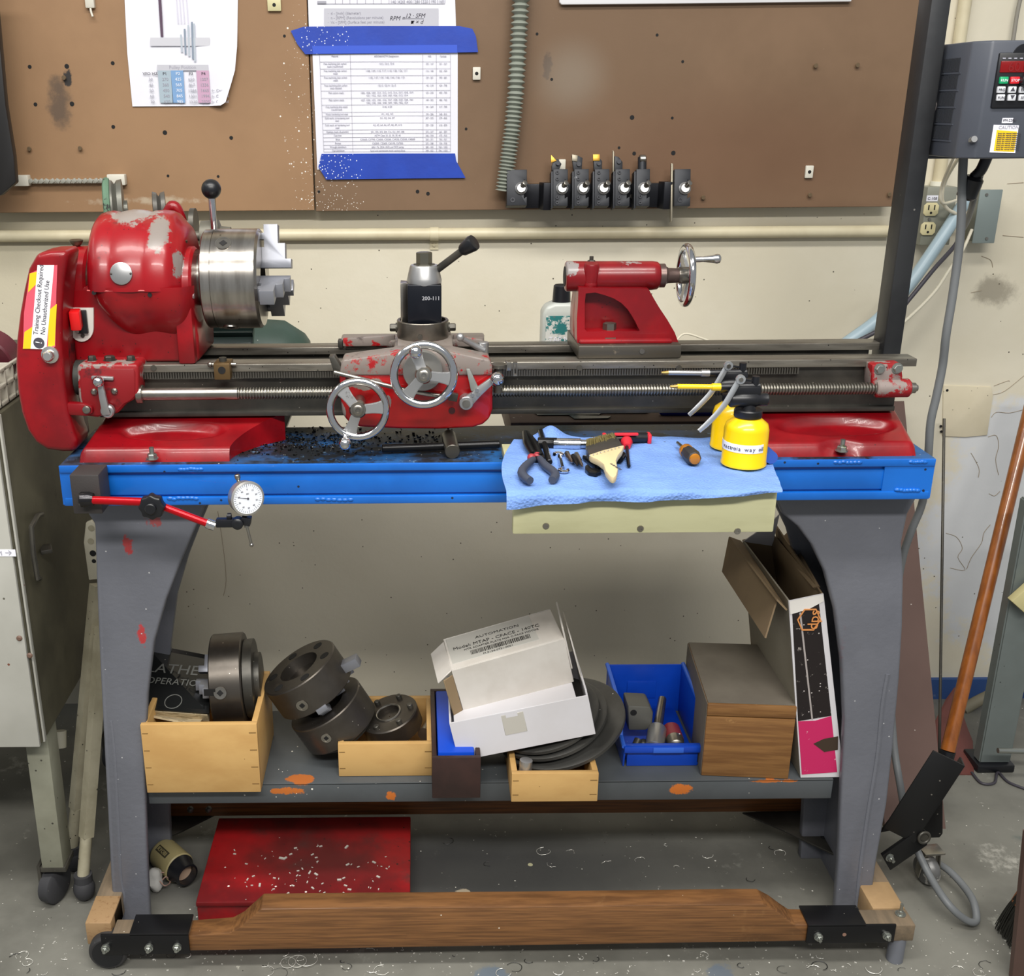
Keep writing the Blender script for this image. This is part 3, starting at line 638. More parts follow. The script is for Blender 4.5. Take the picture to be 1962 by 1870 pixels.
# raised ribs on the leg faces
rb = B().tube([P(x, y, 1.602) for x, y in ((213, 1380), (220, 1450), (226, 1560), (232, 1680), (238, 1720), (228, 1752))], .0035, 8); mk('rib', rb, legm, t)
rb = B().tube([P(x, y, 1.602) for x, y in ((1700, 1290), (1690, 1350), (1680, 1450), (1662, 1560), (1648, 1660), (1640, 1740))], .005, 8); mk('rib', rb, legm, t)
SZ = .300
shelfm = mat('grey_shelf_enamel', '#505457', .4, var=.6, vscale=6, col2='#424648', spots=[('#e9e5da', 110, .22, .25, (-.28, 1.63, .3), (.16, .2, .06)), ('#b9b6ac', 90, .12, .2)],
             patches=[((-.24, 1.60, .285), (.07, .1, .02), '#b8672a', 30, .88, .9), ((-.05, 1.60, .275), (.04, .1, .03), '#c06a28', 34, .98, .9), ((.46, 1.6, .28), (.05, .1, .03), '#c06a28', 32, .93, .9),
                      ((-.21, 1.63, .30), (.06, .03, .02), '#a8602e', 26, .92, .9), ((.62, 1.6, .297), (.09, .1, .008), '#b4652c', 40, .90, .9)], bump=(40, .2, .001))
b = B().box(-.478, .725, 1.6175, 1.86, SZ-.004, SZ, .001).box(-.478, .725, 1.6175, 1.6235, SZ-.040, SZ-.001, .001)
o = mk('shelf', b, shelfm, t)
# ================================================================ towel and board
rb = mat('pale_painted_board', '#c3c199', .5, var=.6, vscale=9, col2='#b3b088', stretch=(1, 4, 4), spots=[('#6f6d58', 60, .12, .2)])
TT = .930
x0, x1 = P(983, 990, 1.372).x, P(1485, 990, 1.372).x
g = thing('tray_board', ((x0+x1)/2, 1.45, .85), 'pale yellow painted board tray fixed to the table front under the towel', 'tray')
mk('front_board', B().box(x0, x1, 1.372, 1.388, P(1200, 1022, 1.372).z, TT-.001, .002), rb, g)
mk('top_board', B().box(x0, x1-.01, 1.388, 1.585, TT-.014, TT-.001, .001), rb, g)
mk('side_board', B().poly([(1.39, TT-.014), (1.545, TT-.014), (1.545, TT-.02), (1.39, .868)], x1-.014, x1-.001, 'X'), mat('white_painted_edge', '#c9c6b8', .6), g)
for (x, y) in ((1046, 1008), (1227, 1013), (1413, 1018)):
    c = P(x, y, 1.372); mk('screw', B().lathe([(0, .0048), (.0012, .0042), (.0012, .002), (.0004, .002)], (c.x, 1.372, c.z), (0, -1, 0), 14), steel, g)
towelm = mat('blue_shop_towel', '#7698d6', .85, var=.7, vscale=14, col2='#6a8bca', wear=[('#5c6f94', 24, .66, .78)], spots=[('#54627c', 40, .10, .15)], spec=.2)
# quilt relief
s_ = towelm.node_tree; v = s_.nodes.new('ShaderNodeTexVoronoi'); v.inputs['Scale'].default_value = 260; bp = s_.nodes.new('ShaderNodeBump'); bp.inputs['Distance'].default_value = .0015; bp.inputs['Strength'].default_value = .7
gp = [n for n in s_.nodes if n.type == 'NEW_GEOMETRY'][0]
s_.links.new(gp.outputs['Position'], v.inputs['Vector']); s_.links.new(v.outputs['Distance'], bp.inputs['Height']); s_.links.new(bp.outputs[0], s_.nodes['Principled BSDF'].inputs['Normal'])
fl = [Vector((P(x, 942, 1.362).x, 1.362, TT+.003)) for x in (970, 1090, 1220, 1350, 1497)]      # fold line where it turns down
bk = [PZ(x, y, TT+.003) for x, y in ((985, 842), (1100, 838), (1240, 836), (1360, 840), (1470, 862))]
lf = [PZ(965, 925, TT), PZ(957, 880, TT), PZ(985, 842, TT)]
hang = [975, 974, 962, 955, 938]
def lerpl(L, u):
    s__ = u*(len(L)-1); k = min(int(s__), len(L)-2); f = s__-k; return L[k]*(1-f)+L[k+1]*f
hz = [P(x, y, 1.354).z for x, y in ((981, 976), (1060, 968), (1117, 962), (1236, 961), (1354, 958), (1442, 952), (1497, 943))]
def towel(u, v):
    F, Bk = lerpl(fl, u), lerpl(bk, u)
    nz = noise.noise(Vector((u*7, v*6, 1)))*.003 + noise.noise(Vector((u*19, v*15, 4)))*.0014
    if v < .72:
        k = v/.72; p = Bk.lerp(F, k); p.z = TT+.0035+max(nz, -.0022)
        p.x -= .012*math.sin(k*pi)*(1-u)**3
        p.z += .020*math.exp(-((p.x-.205)/.022)**2-((k-.0)/.16)**2)              # bunch at the back
        return p
    k = (v-.72)/.28; h = lerpl([Vector((0, 0, z)) for z in hz], u).z
    p = F.copy(); p.z = TT+.0035 + (h-TT-.0035)*k**1.3; p.y = F.y-.008*math.sin(min(1, k*1.4)*pi/2) - .002*math.sin(u*23+k*2)*k; p.x += .003*math.sin(u*31)*k
    p.z += nz*.6
    return p
o = mk('shop_towel', B().grid(towel, 110, 60, .0012), towelm, smooth=80); tag(o, 'light blue paper towel spread over the tray board with tools on it', 'towel')
# ================================================================ the lathe
L = thing('metal_lathe', (0.1, 1.7, TZ1), 'red and bare steel metalworking lathe bolted on the blue table', 'lathe')
BZ = 1.043
X0 = -.50
AX = .26+0; SY, SZ_ = 1.73, P(470, 534, 1.73).z
# bed
bedr = P(1715, 740, 1.66).x
b = B()
b.box(X0, bedr, 1.655, 1.668, .958, BZ-.012).box(X0, bedr, 1.775, 1.79, .958, BZ-.012)
b.box(X0, bedr, 1.650, 1.80, .958, .966, .001).box(X0, bedr, 1.668, 1.775, .966, .99)
mk('bed_casting', b, iron, L)
for (ya, yb, xr_) in ((1.645, 1.684, .775), (1.765, 1.802, .786)):
    mk('bed_way', B().poly([(ya, BZ-.012), (yb, BZ-.012), (yb, BZ-.002), (yb-.004, BZ), (ya+.001, BZ), (ya, BZ-.001)], X0-.02, xr_, 'X', .0006), way, L)
# rack
b = B(); xr0, xr1 = P(262, 712, 1.645).x, P(1532, 712, 1.645).x
zt_ = P(900, 708, 1.646).z; n = int((xr1-xr0)/.0040)
b.box(xr0, xr1, 1.648, 1.656, zt_-.012, zt_+.002)
for i in range(n): b.poly([(xr0+i*.004, zt_-.010), (xr0+i*.004+.0022, zt_-.010), (xr0+i*.004+.0018, zt_-.001), (xr0+i*.004+.0004, zt_-.001)], 1.6425, 1.649)
mk('gear_rack', b, mat('rack_steel', '#6a665f', .35, .8), L)
for x in (295, 1110, 1300):
    c = P(x, 704, 1.648); mk('screw', B().cyl((c.x, 1.6435, c.z), (c.x, 1.65, c.z), .0045, n=12), iron, L)
# lead screw
YL = 1.626; zl = P(900, 750, YL).z
xs0, xs1, xs2 = P(270, 755, YL).x, P(456, 755, YL).x, P(1700, 745, YL).x
ls = mk('lead_screw', B().cyl((xs0, YL, zl), (xs1, YL, zl), .0098, n=24), steel, L)
pr_ = []; x = xs1; k = 0
while x < xs2:
    pr_ += [(x-xs1, .0072), (x-xs1+.0012, .0095), (x-xs1+.0026, .0095), (x-xs1+.0037, .0072)]; x += .0046
mk('thread', B().lathe(pr_, (xs1, YL, zl), (1, 0, 0), 18), mat('oily_thread_steel', '#8d8980', .3, .9), ls)
mk('collar', B().cyl((xs0-.006, YL, zl), (xs0+.004, YL, zl), .0145, n=24, ch=.001), steel, ls)
# right bearing bracket
br = mk('bearing_bracket', B().poly(pxpoly([(1672, 700), (1728, 697), (1731, 722), (1728, 756), (1674, 756), (1672, 735)], 1.62), 1.622, 1.655, bev=.002), redgrey, L)
c0 = P(1682, 741, YL); c1 = P(1742, 739, YL)
mk('bearing', B().cyl((c0.x-.004, YL, zl), (c1.x, YL, zl), .0145, n=24, ch=.002), redgrey, br)
mk('end_nut', B().lathe([(0, .010), (.004, .010), (.004, .0085), (.010, .0085), (.010, .0055), (.014, .005)], (c1.x-.001, YL, zl), (1, 0, 0), 12), steel, br)
for (x, y) in ((1686, 707), (1720, 706)):
    c = P(x, y, 1.62); bb = B(); hexbolt(bb, (c.x, 1.622, c.z), (0, -1, 0), .0068, .006); mk('bolt', bb, zinc, br)
# feet
def foot(top_l, top_r, bot_l, bot_r, curve, boltpx, pocket):
    Yb, Yf = 1.672, 1.562
    tl, tr = P(*top_l, Yb).x, P(*top_r, Yb).x
    bl, brr = P(*bot_l, Yf).x, P(*bot_r, Yf).x
    bc = PZ(*boltpx, TZ1+.018)
    pcx, pcy, prx, pry = pocket
    def fn(u, v):
        y = Yb+(Yf+.004-Yb)*v
        xl_ = tl+(bl-tl)*v; xr_ = tr+(brr-tr)*((1-(1-v)**1.8) if curve else v**1.3)
        x = xl_+(xr_-xl_)*u
        z = TZ1+.019+(.958-TZ1-.019)*(1-v)**1.15
        q = math.hypot((x-pcx)/prx, (y-pcy)/pry)
        z -= .014*(1/(1+math.exp((q-1)*22)))*max(0, min(1, (.93-v)*8))
        q2 = math.hypot((x-bc.x)/.030, (y-bc.y)/.016); z = z-(.010/(1+math.exp((q2-.95)*14)))
        r_ = min(u, 1-u)*(xr_-xl_)
        if r_ < .008 and not (curve and u > .5): z -= .007*(1-r_/.008)**2
        if v > .93: z -= .006*((v-.93)/.07)**2
        return Vector((x, y, z))
    b = B(); nu, nv = 70, 36; g_ = [[b.bm.verts.new(fn(i/nu, j/nv)) for j in range(nv+1)] for i in range(nu+1)]
    for i in range(nu):
        for j in range(nv): b.bm.faces.new((g_[i][j], g_[i+1][j], g_[i+1][j+1], g_[i][j+1]))
    def low(v, y_=None): return b.bm.verts.new((v.co.x, v.co.y if y_ is None else y_, TZ1))
    rim = [g_[i][nv] for i in range(nu+1)]; lo = [low(v, Yf) for v in rim]
    for i in range(nu): b.bm.faces.new((rim[i], rim[i+1], lo[i+1], lo[i]))
    for e in (0, nu):
        s1 = [g_[e][j] for j in range(nv+1)]; s2 = [low(v) for v in s1[:-1]]+[lo[0 if e == 0 else -1]]
        for j in range(nv): b.bm.faces.new((s1[j], s1[j+1], s2[j+1], s2[j]))
    bmesh.ops.recalc_face_normals(b.bm, faces=b.bm.faces)
    ft = mk('foot', b, red, L, 60)
    bb = B(); hexbolt(bb, (bc.x, bc.y, TZ1+.009), (0, 0, 1), .0075, .008, .010); mk('bolt', bb, zinc, ft)
    return ft
lb_ = PZ(290, 862, TZ1+.018)
foot((200, 797), (545, 797), (153, 888), (440, 888), True, (291, 868), (P(330, 832, 1.62).x, 1.622, .075, .024))
foot((1450, 786), (1716, 783), (1440, 874), (1755, 870), False, (1614, 853), (P(1600, 818, 1.62).x, 1.622, .085, .026))
# ---- gear cover
sil = [(70, 486), (95, 481), (130, 480), (128, 500), (122, 540), (118, 600), (118, 660), (120, 700), (124, 740), (131, 790), (142, 830), (150, 846), (146, 866), (120, 866), (90, 862), (68, 848), (52, 825), (40, 790), (33, 750), (29, 700), (31, 650), (37, 600), (45, 555), (54, 515)]
q = pxpoly(sil, 1.60)
gc_ = mk('gear_cover', B().poly(q, 1.598, 1.665, bev=.012, seg=5), red, L, 60)
qq = pxpoly([(112, 520), (129, 560), (128, 600), (130, 660), (136, 760), (148, 850), (140, 860), (110, 800), (108, 640)], 1.63)
mk('cover_flange', B().poly(qq, 1.63, 1.70, bev=.002), mat('dark_red_enamel', '#6d0d13', .45, wear=[('#2d1214', 20, .56, .64)]), gc_)
c = P(97, 679, 1.597); mk('latch_knob', B().lathe([(0, .013), (.004, .013), (.005, .0085), (.014, .0085), (.017, .006)], (c.x, 1.597, c.z), (0, -1, 0), 20), mat('nickel', '#d8d6d2', .25, .9), gc_)
# warning sticker
Yk = 1.5972
wm = mat('sticker_white', '#f0f0f4', .3); ym = mat('sticker_yellow', '#f2c822', .3); pk = mat('sticker_red', '#d8596a', .35)
stk = mk('warning_sticker', B().poly(pxpoly([(57, 524), (88, 510), (110, 508), (108, 560), (106, 664), (92, 668), (44, 668), (46, 600)], Yk), Yk-.0003, Yk+.002), pk, gc_, 0)
for pts in ([(57, 524), (72, 520), (69, 545), (54, 560)], [(47, 636), (62, 626), (60, 668), (44, 668)], [(94, 594), (109, 582), (105, 662), (92, 664)]):
    mk('yellow_stripe', B().poly(pxpoly(pts, Yk), Yk-.0005, Yk), ym, stk, 0)
mk('white_panel', B().poly(pxpoly([(72, 508), (104, 508), (89, 669), (59, 668)], Yk), Yk-.0007, Yk), wm, stk, 0)
ci = P(75, 657, Yk); mk('disc', B().cyl((ci.x, Yk-.0010, ci.z), (ci.x, Yk, ci.z), .0083, n=24), inkdark, stk)
tl = math.atan2(P(78, 508, Yk).x-P(65, 668, Yk).x, P(78, 508, Yk).z-P(65, 668, Yk).z)
Rt = Matrix.Rotation(pi/2, 3, 'X'); Rt = Matrix.Rotation(tl, 3, 'Y') @ Matrix.Rotation(-pi/2, 3, 'Y') @ Rt
c = P(72.5, 642, Yk-.0008); text('Training Checkout Required', .0098, (c.x, Yk-.0009, c.z), inkdark, gc_, Rt, aspect=.93)
c = P(86, 642, Yk-.0008); text('No Unauthorized Use', .0098, (c.x, Yk-.0009, c.z), inkdark, gc_, Rt, aspect=.93)
c = P(78, 659, Yk-.0008); text('!', .014, (ci.x+.004, Yk-.0013, ci.z-.002), wm, gc_, Rt)
# bracket arm from cover to gearbox
ar = mk('bracket_arm', B().poly(pxpoly([(122, 772), (160, 774), (176, 780), (178, 792), (166, 798), (128, 796)], 1.603), 1.603, 1.618, bev=.003), red, L)
c = P(166, 785, 1.602); mk('screw', B().lathe([(0, .0065), (.003, .006), (.004, .004)], (c.x, 1.603, c.z), (0, -1, 0), 14), steel, ar)
# ---- headstock
hx0, hx1 = P(128, 560, 1.66).x, P(372, 620, 1.66).x
b = B()
hh = [(hx0, BZ), (P(381, 690, 1.66).x, BZ), (P(379, 640, 1.66).x, BZ+.04), (hx1, BZ+.075), (hx1, SZ_), (hx0, SZ_), (hx0, BZ)][:6]
b.poly([(x, z) for x, z in hh], 1.662, 1.80, bev=.006, seg=3)
hs = mk('headstock', b, red, L)
def drum(prof, nm, par, m=red):
    return mk(nm, B().lathe(prof, (0, SY, SZ_), (1, 0, 0), 64), m, par, 45)
dx0, dx1 = P(163, 500, 1.64).x, P(372, 500, 1.64).x
D = dx1-dx0
pr_ = [(dx0, .070), (dx0+.0005, .088), (dx0+.003, .097), (dx0+.008, .1025), (dx0+.015, .1050), (dx0+.024, .1062), (dx0+.031, .1050), (dx0+.035, .1035), (dx0+.041, .1055), (dx0+.055, .1078), (dx0+.070, .1075), (dx0+.080, .1055), (dx0+.084, .1040), (dx0+.090, .1058), (dx0+.104, .1068), (dx0+.116, .1052), (dx0+.124, .1015), (dx0+.129, .0955), (dx0+.134, .0890), (dx0+.140, .0830), (dx0+.143, .070)]
b = B(); n = 96; rings = []
for t_, r in pr_:
    rings.append([b.bm.verts.new((t_, SY-(r*(1.0 if math.cos(a_) > -1 else 1))*math.sin(a_)*1.03, SZ_+r*math.cos(a_)*1.0)) for a_ in [math.radians(-60+151*i/n) for i in range(n+1)]])
for A_, B_ in zip(rings, rings[1:]):
    for i in range(n): b.bm.faces.new((A_[i], A_[i+1], B_[i+1], B_[i]))
for rgs in (rings[0], rings[-1]): b.bm.faces.new(rgs)
e0 = [r[0] for r in rings]; e1 = [r[-1] for r in rings]
b.bm.faces.new(e0); b.bm.faces.new(e1)
bmesh.ops.recalc_face_normals(b.bm, faces=b.bm.faces)
dome = mk('pulley_guard', b, red, hs, 60)
# lower belly, narrower and tapering to the bed
b = B()
def belly(u, v):
    a_ = math.radians(88+72*v); w0, w1 = dx0+.002+.052*v**1.5, dx1-.004-.012*v
    x = w0+(w1-w0)*u; r = .1045-.0015*math.cos(u*2*pi*2)-.022*(2*u-1)**8-.010*v
    return Vector((x, SY-r*math.sin(a_)*1.03+.0, SZ_+r*math.cos(a_)))
b.grid(belly, 60, 20); mk('belly_casting', b, red, hs, 80)
mk('parting_line', B().tube([(dx0+.002+(.132)*i/12, SY-(.1035-.006*(abs(i-6)/6)**5)*1.03-.0012, SZ_-.0005) for i in range(13)], .0011, 6), mat('pink_primer_edge', '#c9605f', .6), hs)
for (x, y) in ((180, 561), (287, 565)):
    c = P(x, y, 1.623); mk('screw_hole', B().cyl((c.x, 1.6225, c.z), (c.x, 1.635, c.z), .0033, n=12), darkgap, hs)
for (xa_, xb_, r, yo_) in ((128, 164, .060, .008), (333, 371, .060, .026)):
    a_, b2 = P(xa_, 500, 1.68).x, P(xb_, 500, 1.68).x
    mk('bearing_pedestal', B().lathe([(0, r-.004), (.004, r), (b2-a_-.004, r), (b2-a_, r-.004)], (a_, SY-yo_, SZ_-.006), (1, 0, 0), 48).box(a_+.002, b2-.002, SY-.058-yo_, SY+.05, BZ, SZ_-.006, .004), red, hs)
for (x, y) in ((147, 470), (347, 471)):
    yq_ = SY-.01 if x < 200 else SY-.035; c = P(x, y, yq_); cup = B().lathe([(0, .004), (.006, .004), (.008, .0065), (.013, .0105), (.016, .0105), (.017, .009)], (c.x, yq_, c.z-.008), (0, 0, 1), 20)
    mk('oil_cup', cup, mat('old_brass', '#6e6352', .35, .8), hs)
c = P(234, 523, SY-.104); mk('maker_plate', B().lathe([(0, .0165), (.0012, .0165), (.0018, .0155)], (c.x, SY-.1095, c.z), (0, -1, .18), 32), alum, hs)
for dx in (-.0145, .0145): mk('rivet', B().ball((c.x+dx, SY-.1115, c.z), .0017, 8), iron, hs)
# switch
Ysw = 1.658
pts = [(134, 590), (179, 590), (179, 626)]+[(156.5+22.5*math.cos(math.radians(a)), 629+26*math.sin(math.radians(a))) for a in range(0, 181, 15)]+[(134, 626)]
sp_ = mk('switch_plate', B().poly(pxpoly(pts, Ysw), Ysw, Ysw+.006, bev=.0006), mat('white_enamel_plate', '#dcd8d0', .35), L)
c = P(152, 612, Ysw)
sw = B().obox((c.x, Ysw-.017, c.z+.003), (.016, .020, .030), (.15, 0, .12), .0025); mk('paddle', sw, mat('bright_red_plastic', '#e01a1c', .3), sp_)
mk('switch_bezel', B().obox((c.x+.004, Ysw-.004, c.z-.003), (.018, .006, .036), (0, 0, 0), .001), blackpl, sp_)
c = P(159, 643, Ysw); mk('screw', B().cyl((c.x, Ysw-.002, c.z), (c.x, Ysw, c.z), .003, n=12), iron, sp_)
c = P(153, 632, Ysw); mk('toggle', B().cyl((c.x, Ysw-.014, c.z), (c.x, Ysw, c.z), .0028, n=12), steel, sp_)
# index pin
c0, c1 = P(350, 566, 1.655), P(374, 566, 1.655); mk('index_pin', B().cyl((c0.x, 1.650, c0.z), (c1.x, 1.650, c0.z), .0048, n=16, ch=.0008), mat('pinkish_steel', '#a88f90', .3, .7), hs)
# ---- spindle and chuck
xn0, xn1, xc1, xc2, xc3 = [P(x, 533, 1.70).x for x in (368, 391, 391, 412, 499)]
R = .0775
sn = mk('spindle_nose', B().lathe([(0, .036), (.006, .036), (.008, .041), (xn1-xn0, .041)], (xn0, SY, SZ_), (1, 0, 0), 40), steel, L)
ck = mk('chuck', B().lathe([(0, .040), (0, R-.003), (.002, R-.001), (xc2-xc1-.0012, R-.001), (xc2-xc1-.0008, R-.0022), (xc2-xc1, R-.0022), (xc2-xc1+.0006, R), (xc3-xc1-.004, R), (xc3-xc1, R-.004), (xc3-xc1, .030), (xc3-xc1-.03, .030)], (xc1, SY, SZ_), (1, 0, 0), 80, caps=False), chuckm, L, 30)
def chuck_jaw(ang, stepped=True, name='jaw', par=None, o=None, m=jawm, sc_=1.):
    b = B()
    pts = [(-.003, .016), (.046, .016), (.046, .030), (.037, .030), (.037, .054), (.026, .054), (.026, .083), (.004, .083), (.004, .070), (0, .070), (0, .060), (.004, .060), (.004, .048), (0, .048), (0, .03), (-.003, .03)]
    b.poly([(x*sc_, r*sc_) for x, r in pts], -.011*sc_, .011*sc_, bev=.0005)      # x axial, z radial
    b.xf(Matrix.Translation(o) @ Matrix.Rotation(ang, 4, 'X'))
    return mk(name, b, m, par)
xf_ = xc3
for a_ in (math.radians(-12), math.radians(102), math.radians(222)):
    chuck_jaw(a_, par=ck, o=(xf_, SY, SZ_))
for a_ in (38, 158, 278):
    th = math.radians(a_); d = Vector((0, -math.sin(th), math.cos(th))); c = Vector(((xc2+xc3)/2-.016, SY, SZ_))+d*(R-.0008)
    mk('key_socket', B().lathe([(0, .0125), (.0016, .0125), (.0016, .0105), (.0012, .0105)], c, d, 28), steel, ck)
    mk('socket_hole', B().lathe([(0, .0062), (.0019, .0062)], c, d, 4), darkgap, ck)
# lever with black ball
Yv = 1.80
a_, b2 = P(411, 446, Yv), P(405, 366, Yv)
lv = mk('gear_lever', B().cyl(a_-Vector((0, 0, .03)), b2, .0058, n=16), chrome, L)
mk('ball_knob', B().ball((b2.x, Yv, b2.z+.003), .0158, 24), blackpl, lv)
a_, b2 = P(372, 438, 1.82), P(432, 440, 1.82)
mk('lever_hub', B().lathe([(0, .008), (.010, .008), (.012, .024), (.040, .026), (.044, .016), (.06, .014)], (a_.x, 1.82, a_.z-.012), (1, 0, 0), 24), mat('grey_green_iron', '#6c6a60', .5, .4), lv)
mk('lever_disc', B().cyl((a_.x-.008, 1.84, a_.z+.005), (a_.x, 1.84, a_.z+.005), .026, n=28), iron, lv)
# pulleys behind
def pulley(px, py, Y, r, w, nm, m, lab):
    c = P(px, py, Y)
    o = mk(nm, B().lathe([(0, r-.006), (.001, r), (w*.35, r-.002), (w*.5, r-.008), (w*.65, r-.002), (w-.001, r), (w, r-.006), (w, r*.3), (w+.006, r*.3)], (c.x, Y, c.z), (1, .22, 0), 48), m, L)
    return o
pu = pulley(208, 402, 1.90, .050, .026, 'countershaft_pulley', mat('dull_pulley', '#6f6f67', .4, .5), '')
c = P(197, 402, 1.90); gb_ = B(); n = 60
gb_.torus((c.x+.010, 1.90, c.z), (1, .22, 0), .0475, .0062, 60, 8)
mk('drive_belt', gb_, mat('green_belt', '#5b7a63', .7, wear=[('#2c2e2c', 40, .52, .58)]), pu)
pulley(293, 402, 1.90, .030, .022, 'small_pulley', mat('dull_pulley2', '#66645f', .4, .5), '')
for k in range(2): pass
mk('red_lug', B().tube([P(318, 412, 1.84), P(330, 396, 1.84), P(340, 402, 1.84), P(352, 425, 1.84)], [.008, .010, .009, .006], 12), red, hs)
# ---- gearbox
Yg = 1.612
gx = pxpoly([(147, 706), (150, 698), (262, 698), (265, 706), (265, 757), (255, 767), (240, 775), (226, 792), (186, 800), (160, 797), (150, 760)], Yg)
gbx = mk('gearbox', B().poly(gx, Yg, 1.68, bev=.004, seg=3), redgrey, L)
mk('gearbox_face', B().poly([(x*.9+(P(205, 745, Yg).x)*.1, z*.88+P(205, 745, Yg).z*.12-.002) for x, z in gx], Yg-.0014, Yg+.004, bev=.001), mat('dull_red_enamel', '#7f0e15', .4, wear=[('#8e8582', 22, .66, .70), ('#4e1216', 12, .58, .66)]), gbx)
mk('gearbox_shaft_housing', B().cyl((P(135, 735, 1.62).x, 1.66, P(140, 735, 1.62).z), (P(158, 735, 1.62).x, 1.66, P(140, 735, 1.62).z), .028, n=28), mat('dark_green_iron', '#3d403c', .5, .3), gbx)
for (x, y, r) in ((172, 690, .0062), (206, 688, .0085), (247, 689, .0065)):
    c = P(x, y+10, 1.625); bb = B(); hexbolt(bb, (c.x, 1.640, P(x, 698, Yg).z-.001), (0, 0, 1), r, .008); mk('bolt', bb, iron, gbx)
c0 = P(191, 729, Yg-.010); c1 = P(203, 795, Yg-.02)
hd = mk('shift_lever', B().poly([(p.x, p.z) for p in (P(186, 728, Yg-.012), P(196, 728, Yg-.012), P(204, 760, Yg-.012), P(213, 794, Yg-.012), P(197, 796, Yg-.012), P(190, 760, Yg-.012))], Yg-.016, Yg-.009, bev=.002), alum, gbx)
mk('lever_ball', B().ball((c0.x, Yg-.018, c0.z), .0088, 18), chrome, hd)
mk('lever_boss', B().lathe([(0, .0105), (.008, .0105), (.010, .0085), (.010, .006), (.008, .006)], (c1.x, Yg-.004, c1.z+.003), (0, -1, 0), 24), alum, hd)
mk('detent_bar', B().obox((P(198, 723, Yg).x, Yg-.004, P(198, 723, Yg).z), (.034, .006, .006), (0, .06, 0), .002), alum, gbx)
for (x, y) in ((181, 750), (220, 749)):
    c = P(x, y, Yg); mk('screw', B().lathe([(0, .0052), (.003, .0052), (.0055, .003)], (c.x, Yg-.001, c.z), (0, -1, 0), 14), steel, gbx)
# ---- carriage stop
c = P(426, 708, 1.63); st_ = mk('bed_stop', B().box(c.x-.0125, c.x+.0125, 1.625, 1.66, P(426, 728, 1.625).z, BZ+.006, .0015), mat('bronze_block', '#6b5537', .4, .6), L)
mk('hole', B().cyl((c.x, 1.6243, c.z), (c.x, 1.63, c.z), .0058, n=16), darkgap, st_)
mk('stop_rod', B().cyl((c.x-.020, 1.64, BZ+.001), (c.x+.020, 1.64, BZ+.001), .003, n=10).ball((c.x-.020, 1.64, BZ+.001), .0045, 10), steel, st_)
mk('knob', B().cyl((c.x, 1.64, BZ+.004), (c.x, 1.64, BZ+.012), .006, n=14), iron, st_)
# ================================================================ carriage
sad = mat('red_enamel_worn_grey', '#990f15', .4, wear=[('#7d736d', 20, .41, .47), ('#4b403c', 30, .58, .66)], bump=(50, .15, .001))
sadtop = mat('worn_saddle_top', '#8b827b', .42, .3, wear=[('#6e1a1c', 18, .54, .62), ('#b3a89c', 9, .62, .7)])
zs = BZ+.0005
b = B()
fw = [(P(652, 700, 1.60).x, 1.600), (P(940, 700, 1.60).x, 1.600), (P(925, 670, 1.64).x, 1.655), (P(868, 660, 1.68).x, 1.672), (P(868, 650, 1.70).x, 1.745),
      (P(878, 650, 1.76).x, 1.752), (P(928, 650, 1.76).x, 1.765), (P(928, 650, 1.80).x, 1.805), (P(655, 650, 1.80).x, 1.805), (P(652, 650, 1.76).x, 1.765), (P(748, 650, 1.76).x, 1.752), (P(755, 650, 1.70).x, 1.745),
      (P(755, 650, 1.70).x, 1.672), (P(668, 650, 1.66).x, 1.655)]
sd = mk('saddle', b.poly(fw, zs, zs+.014, 'Z', .004), sadtop, L)
mk('saddle_front', B().poly(pxpoly([(654, 696), (658, 688), (752, 676), (760, 673), (865, 673), (900, 680), (938, 688), (943, 700), (943, 718), (650, 718)], 1.602), 1.597, 1.645, bev=.003), sad, sd)
mk('saddle_back', B().poly(pxpoly([(657, 648), (757, 641), (757, 662), (657, 664)], 1.755), 1.752, 1.76, bev=.002), sad, sd)
mk('saddle_back', B().poly(pxpoly([(868, 641), (925, 650), (930, 664), (868, 664)], 1.755), 1.752, 1.76, bev=.002), sad, sd)
mk('wiper', B().poly(pxpoly([(630, 684), (641, 683), (655, 706), (655, 715), (640, 714)], 1.60), 1.60, 1.62, bev=.001), iron, sd)
mk('wiper', B().box(P(652, 655, 1.76).x-.004, P(657, 655, 1.76).x, 1.757, 1.775, zs, zs+.012, .001), iron, sd)
# apron
ap_pts = [(650, 714), (943, 712), (944, 740), (944, 785), (938, 803), (925, 814), (905, 820), (840, 823), (760, 822), (690, 819), (668, 810), (656, 795), (652, 760)]
ap = mk('apron', B().poly(pxpoly(ap_pts, 1.60), 1.600, 1.652, bev=.005, seg=3), mat('bright_red_enamel', '#b0070c', .3, var=.7, vscale=8, col2='#8e070b', patches=[(P(700, 735, 1.6), (.05, .05, .02), '#7c756d', 30, .84, .9), (P(655, 790, 1.6), (.012, .05, .03), '#857d78', 30, .78, .9), (P(742, 770, 1.6), (.014, .05, .02), '#857d78', 36, .82, .9)], coat=.3), L, 50)
for (x, y) in ((866, 787), (668, 723)):
    c = P(x, y, 1.598); mk('screw', B().cyl((c.x, 1.598, c.z), (c.x, 1.602, c.z), .005, n=14), mat('dark_red_screw', '#3c1415', .5), ap)
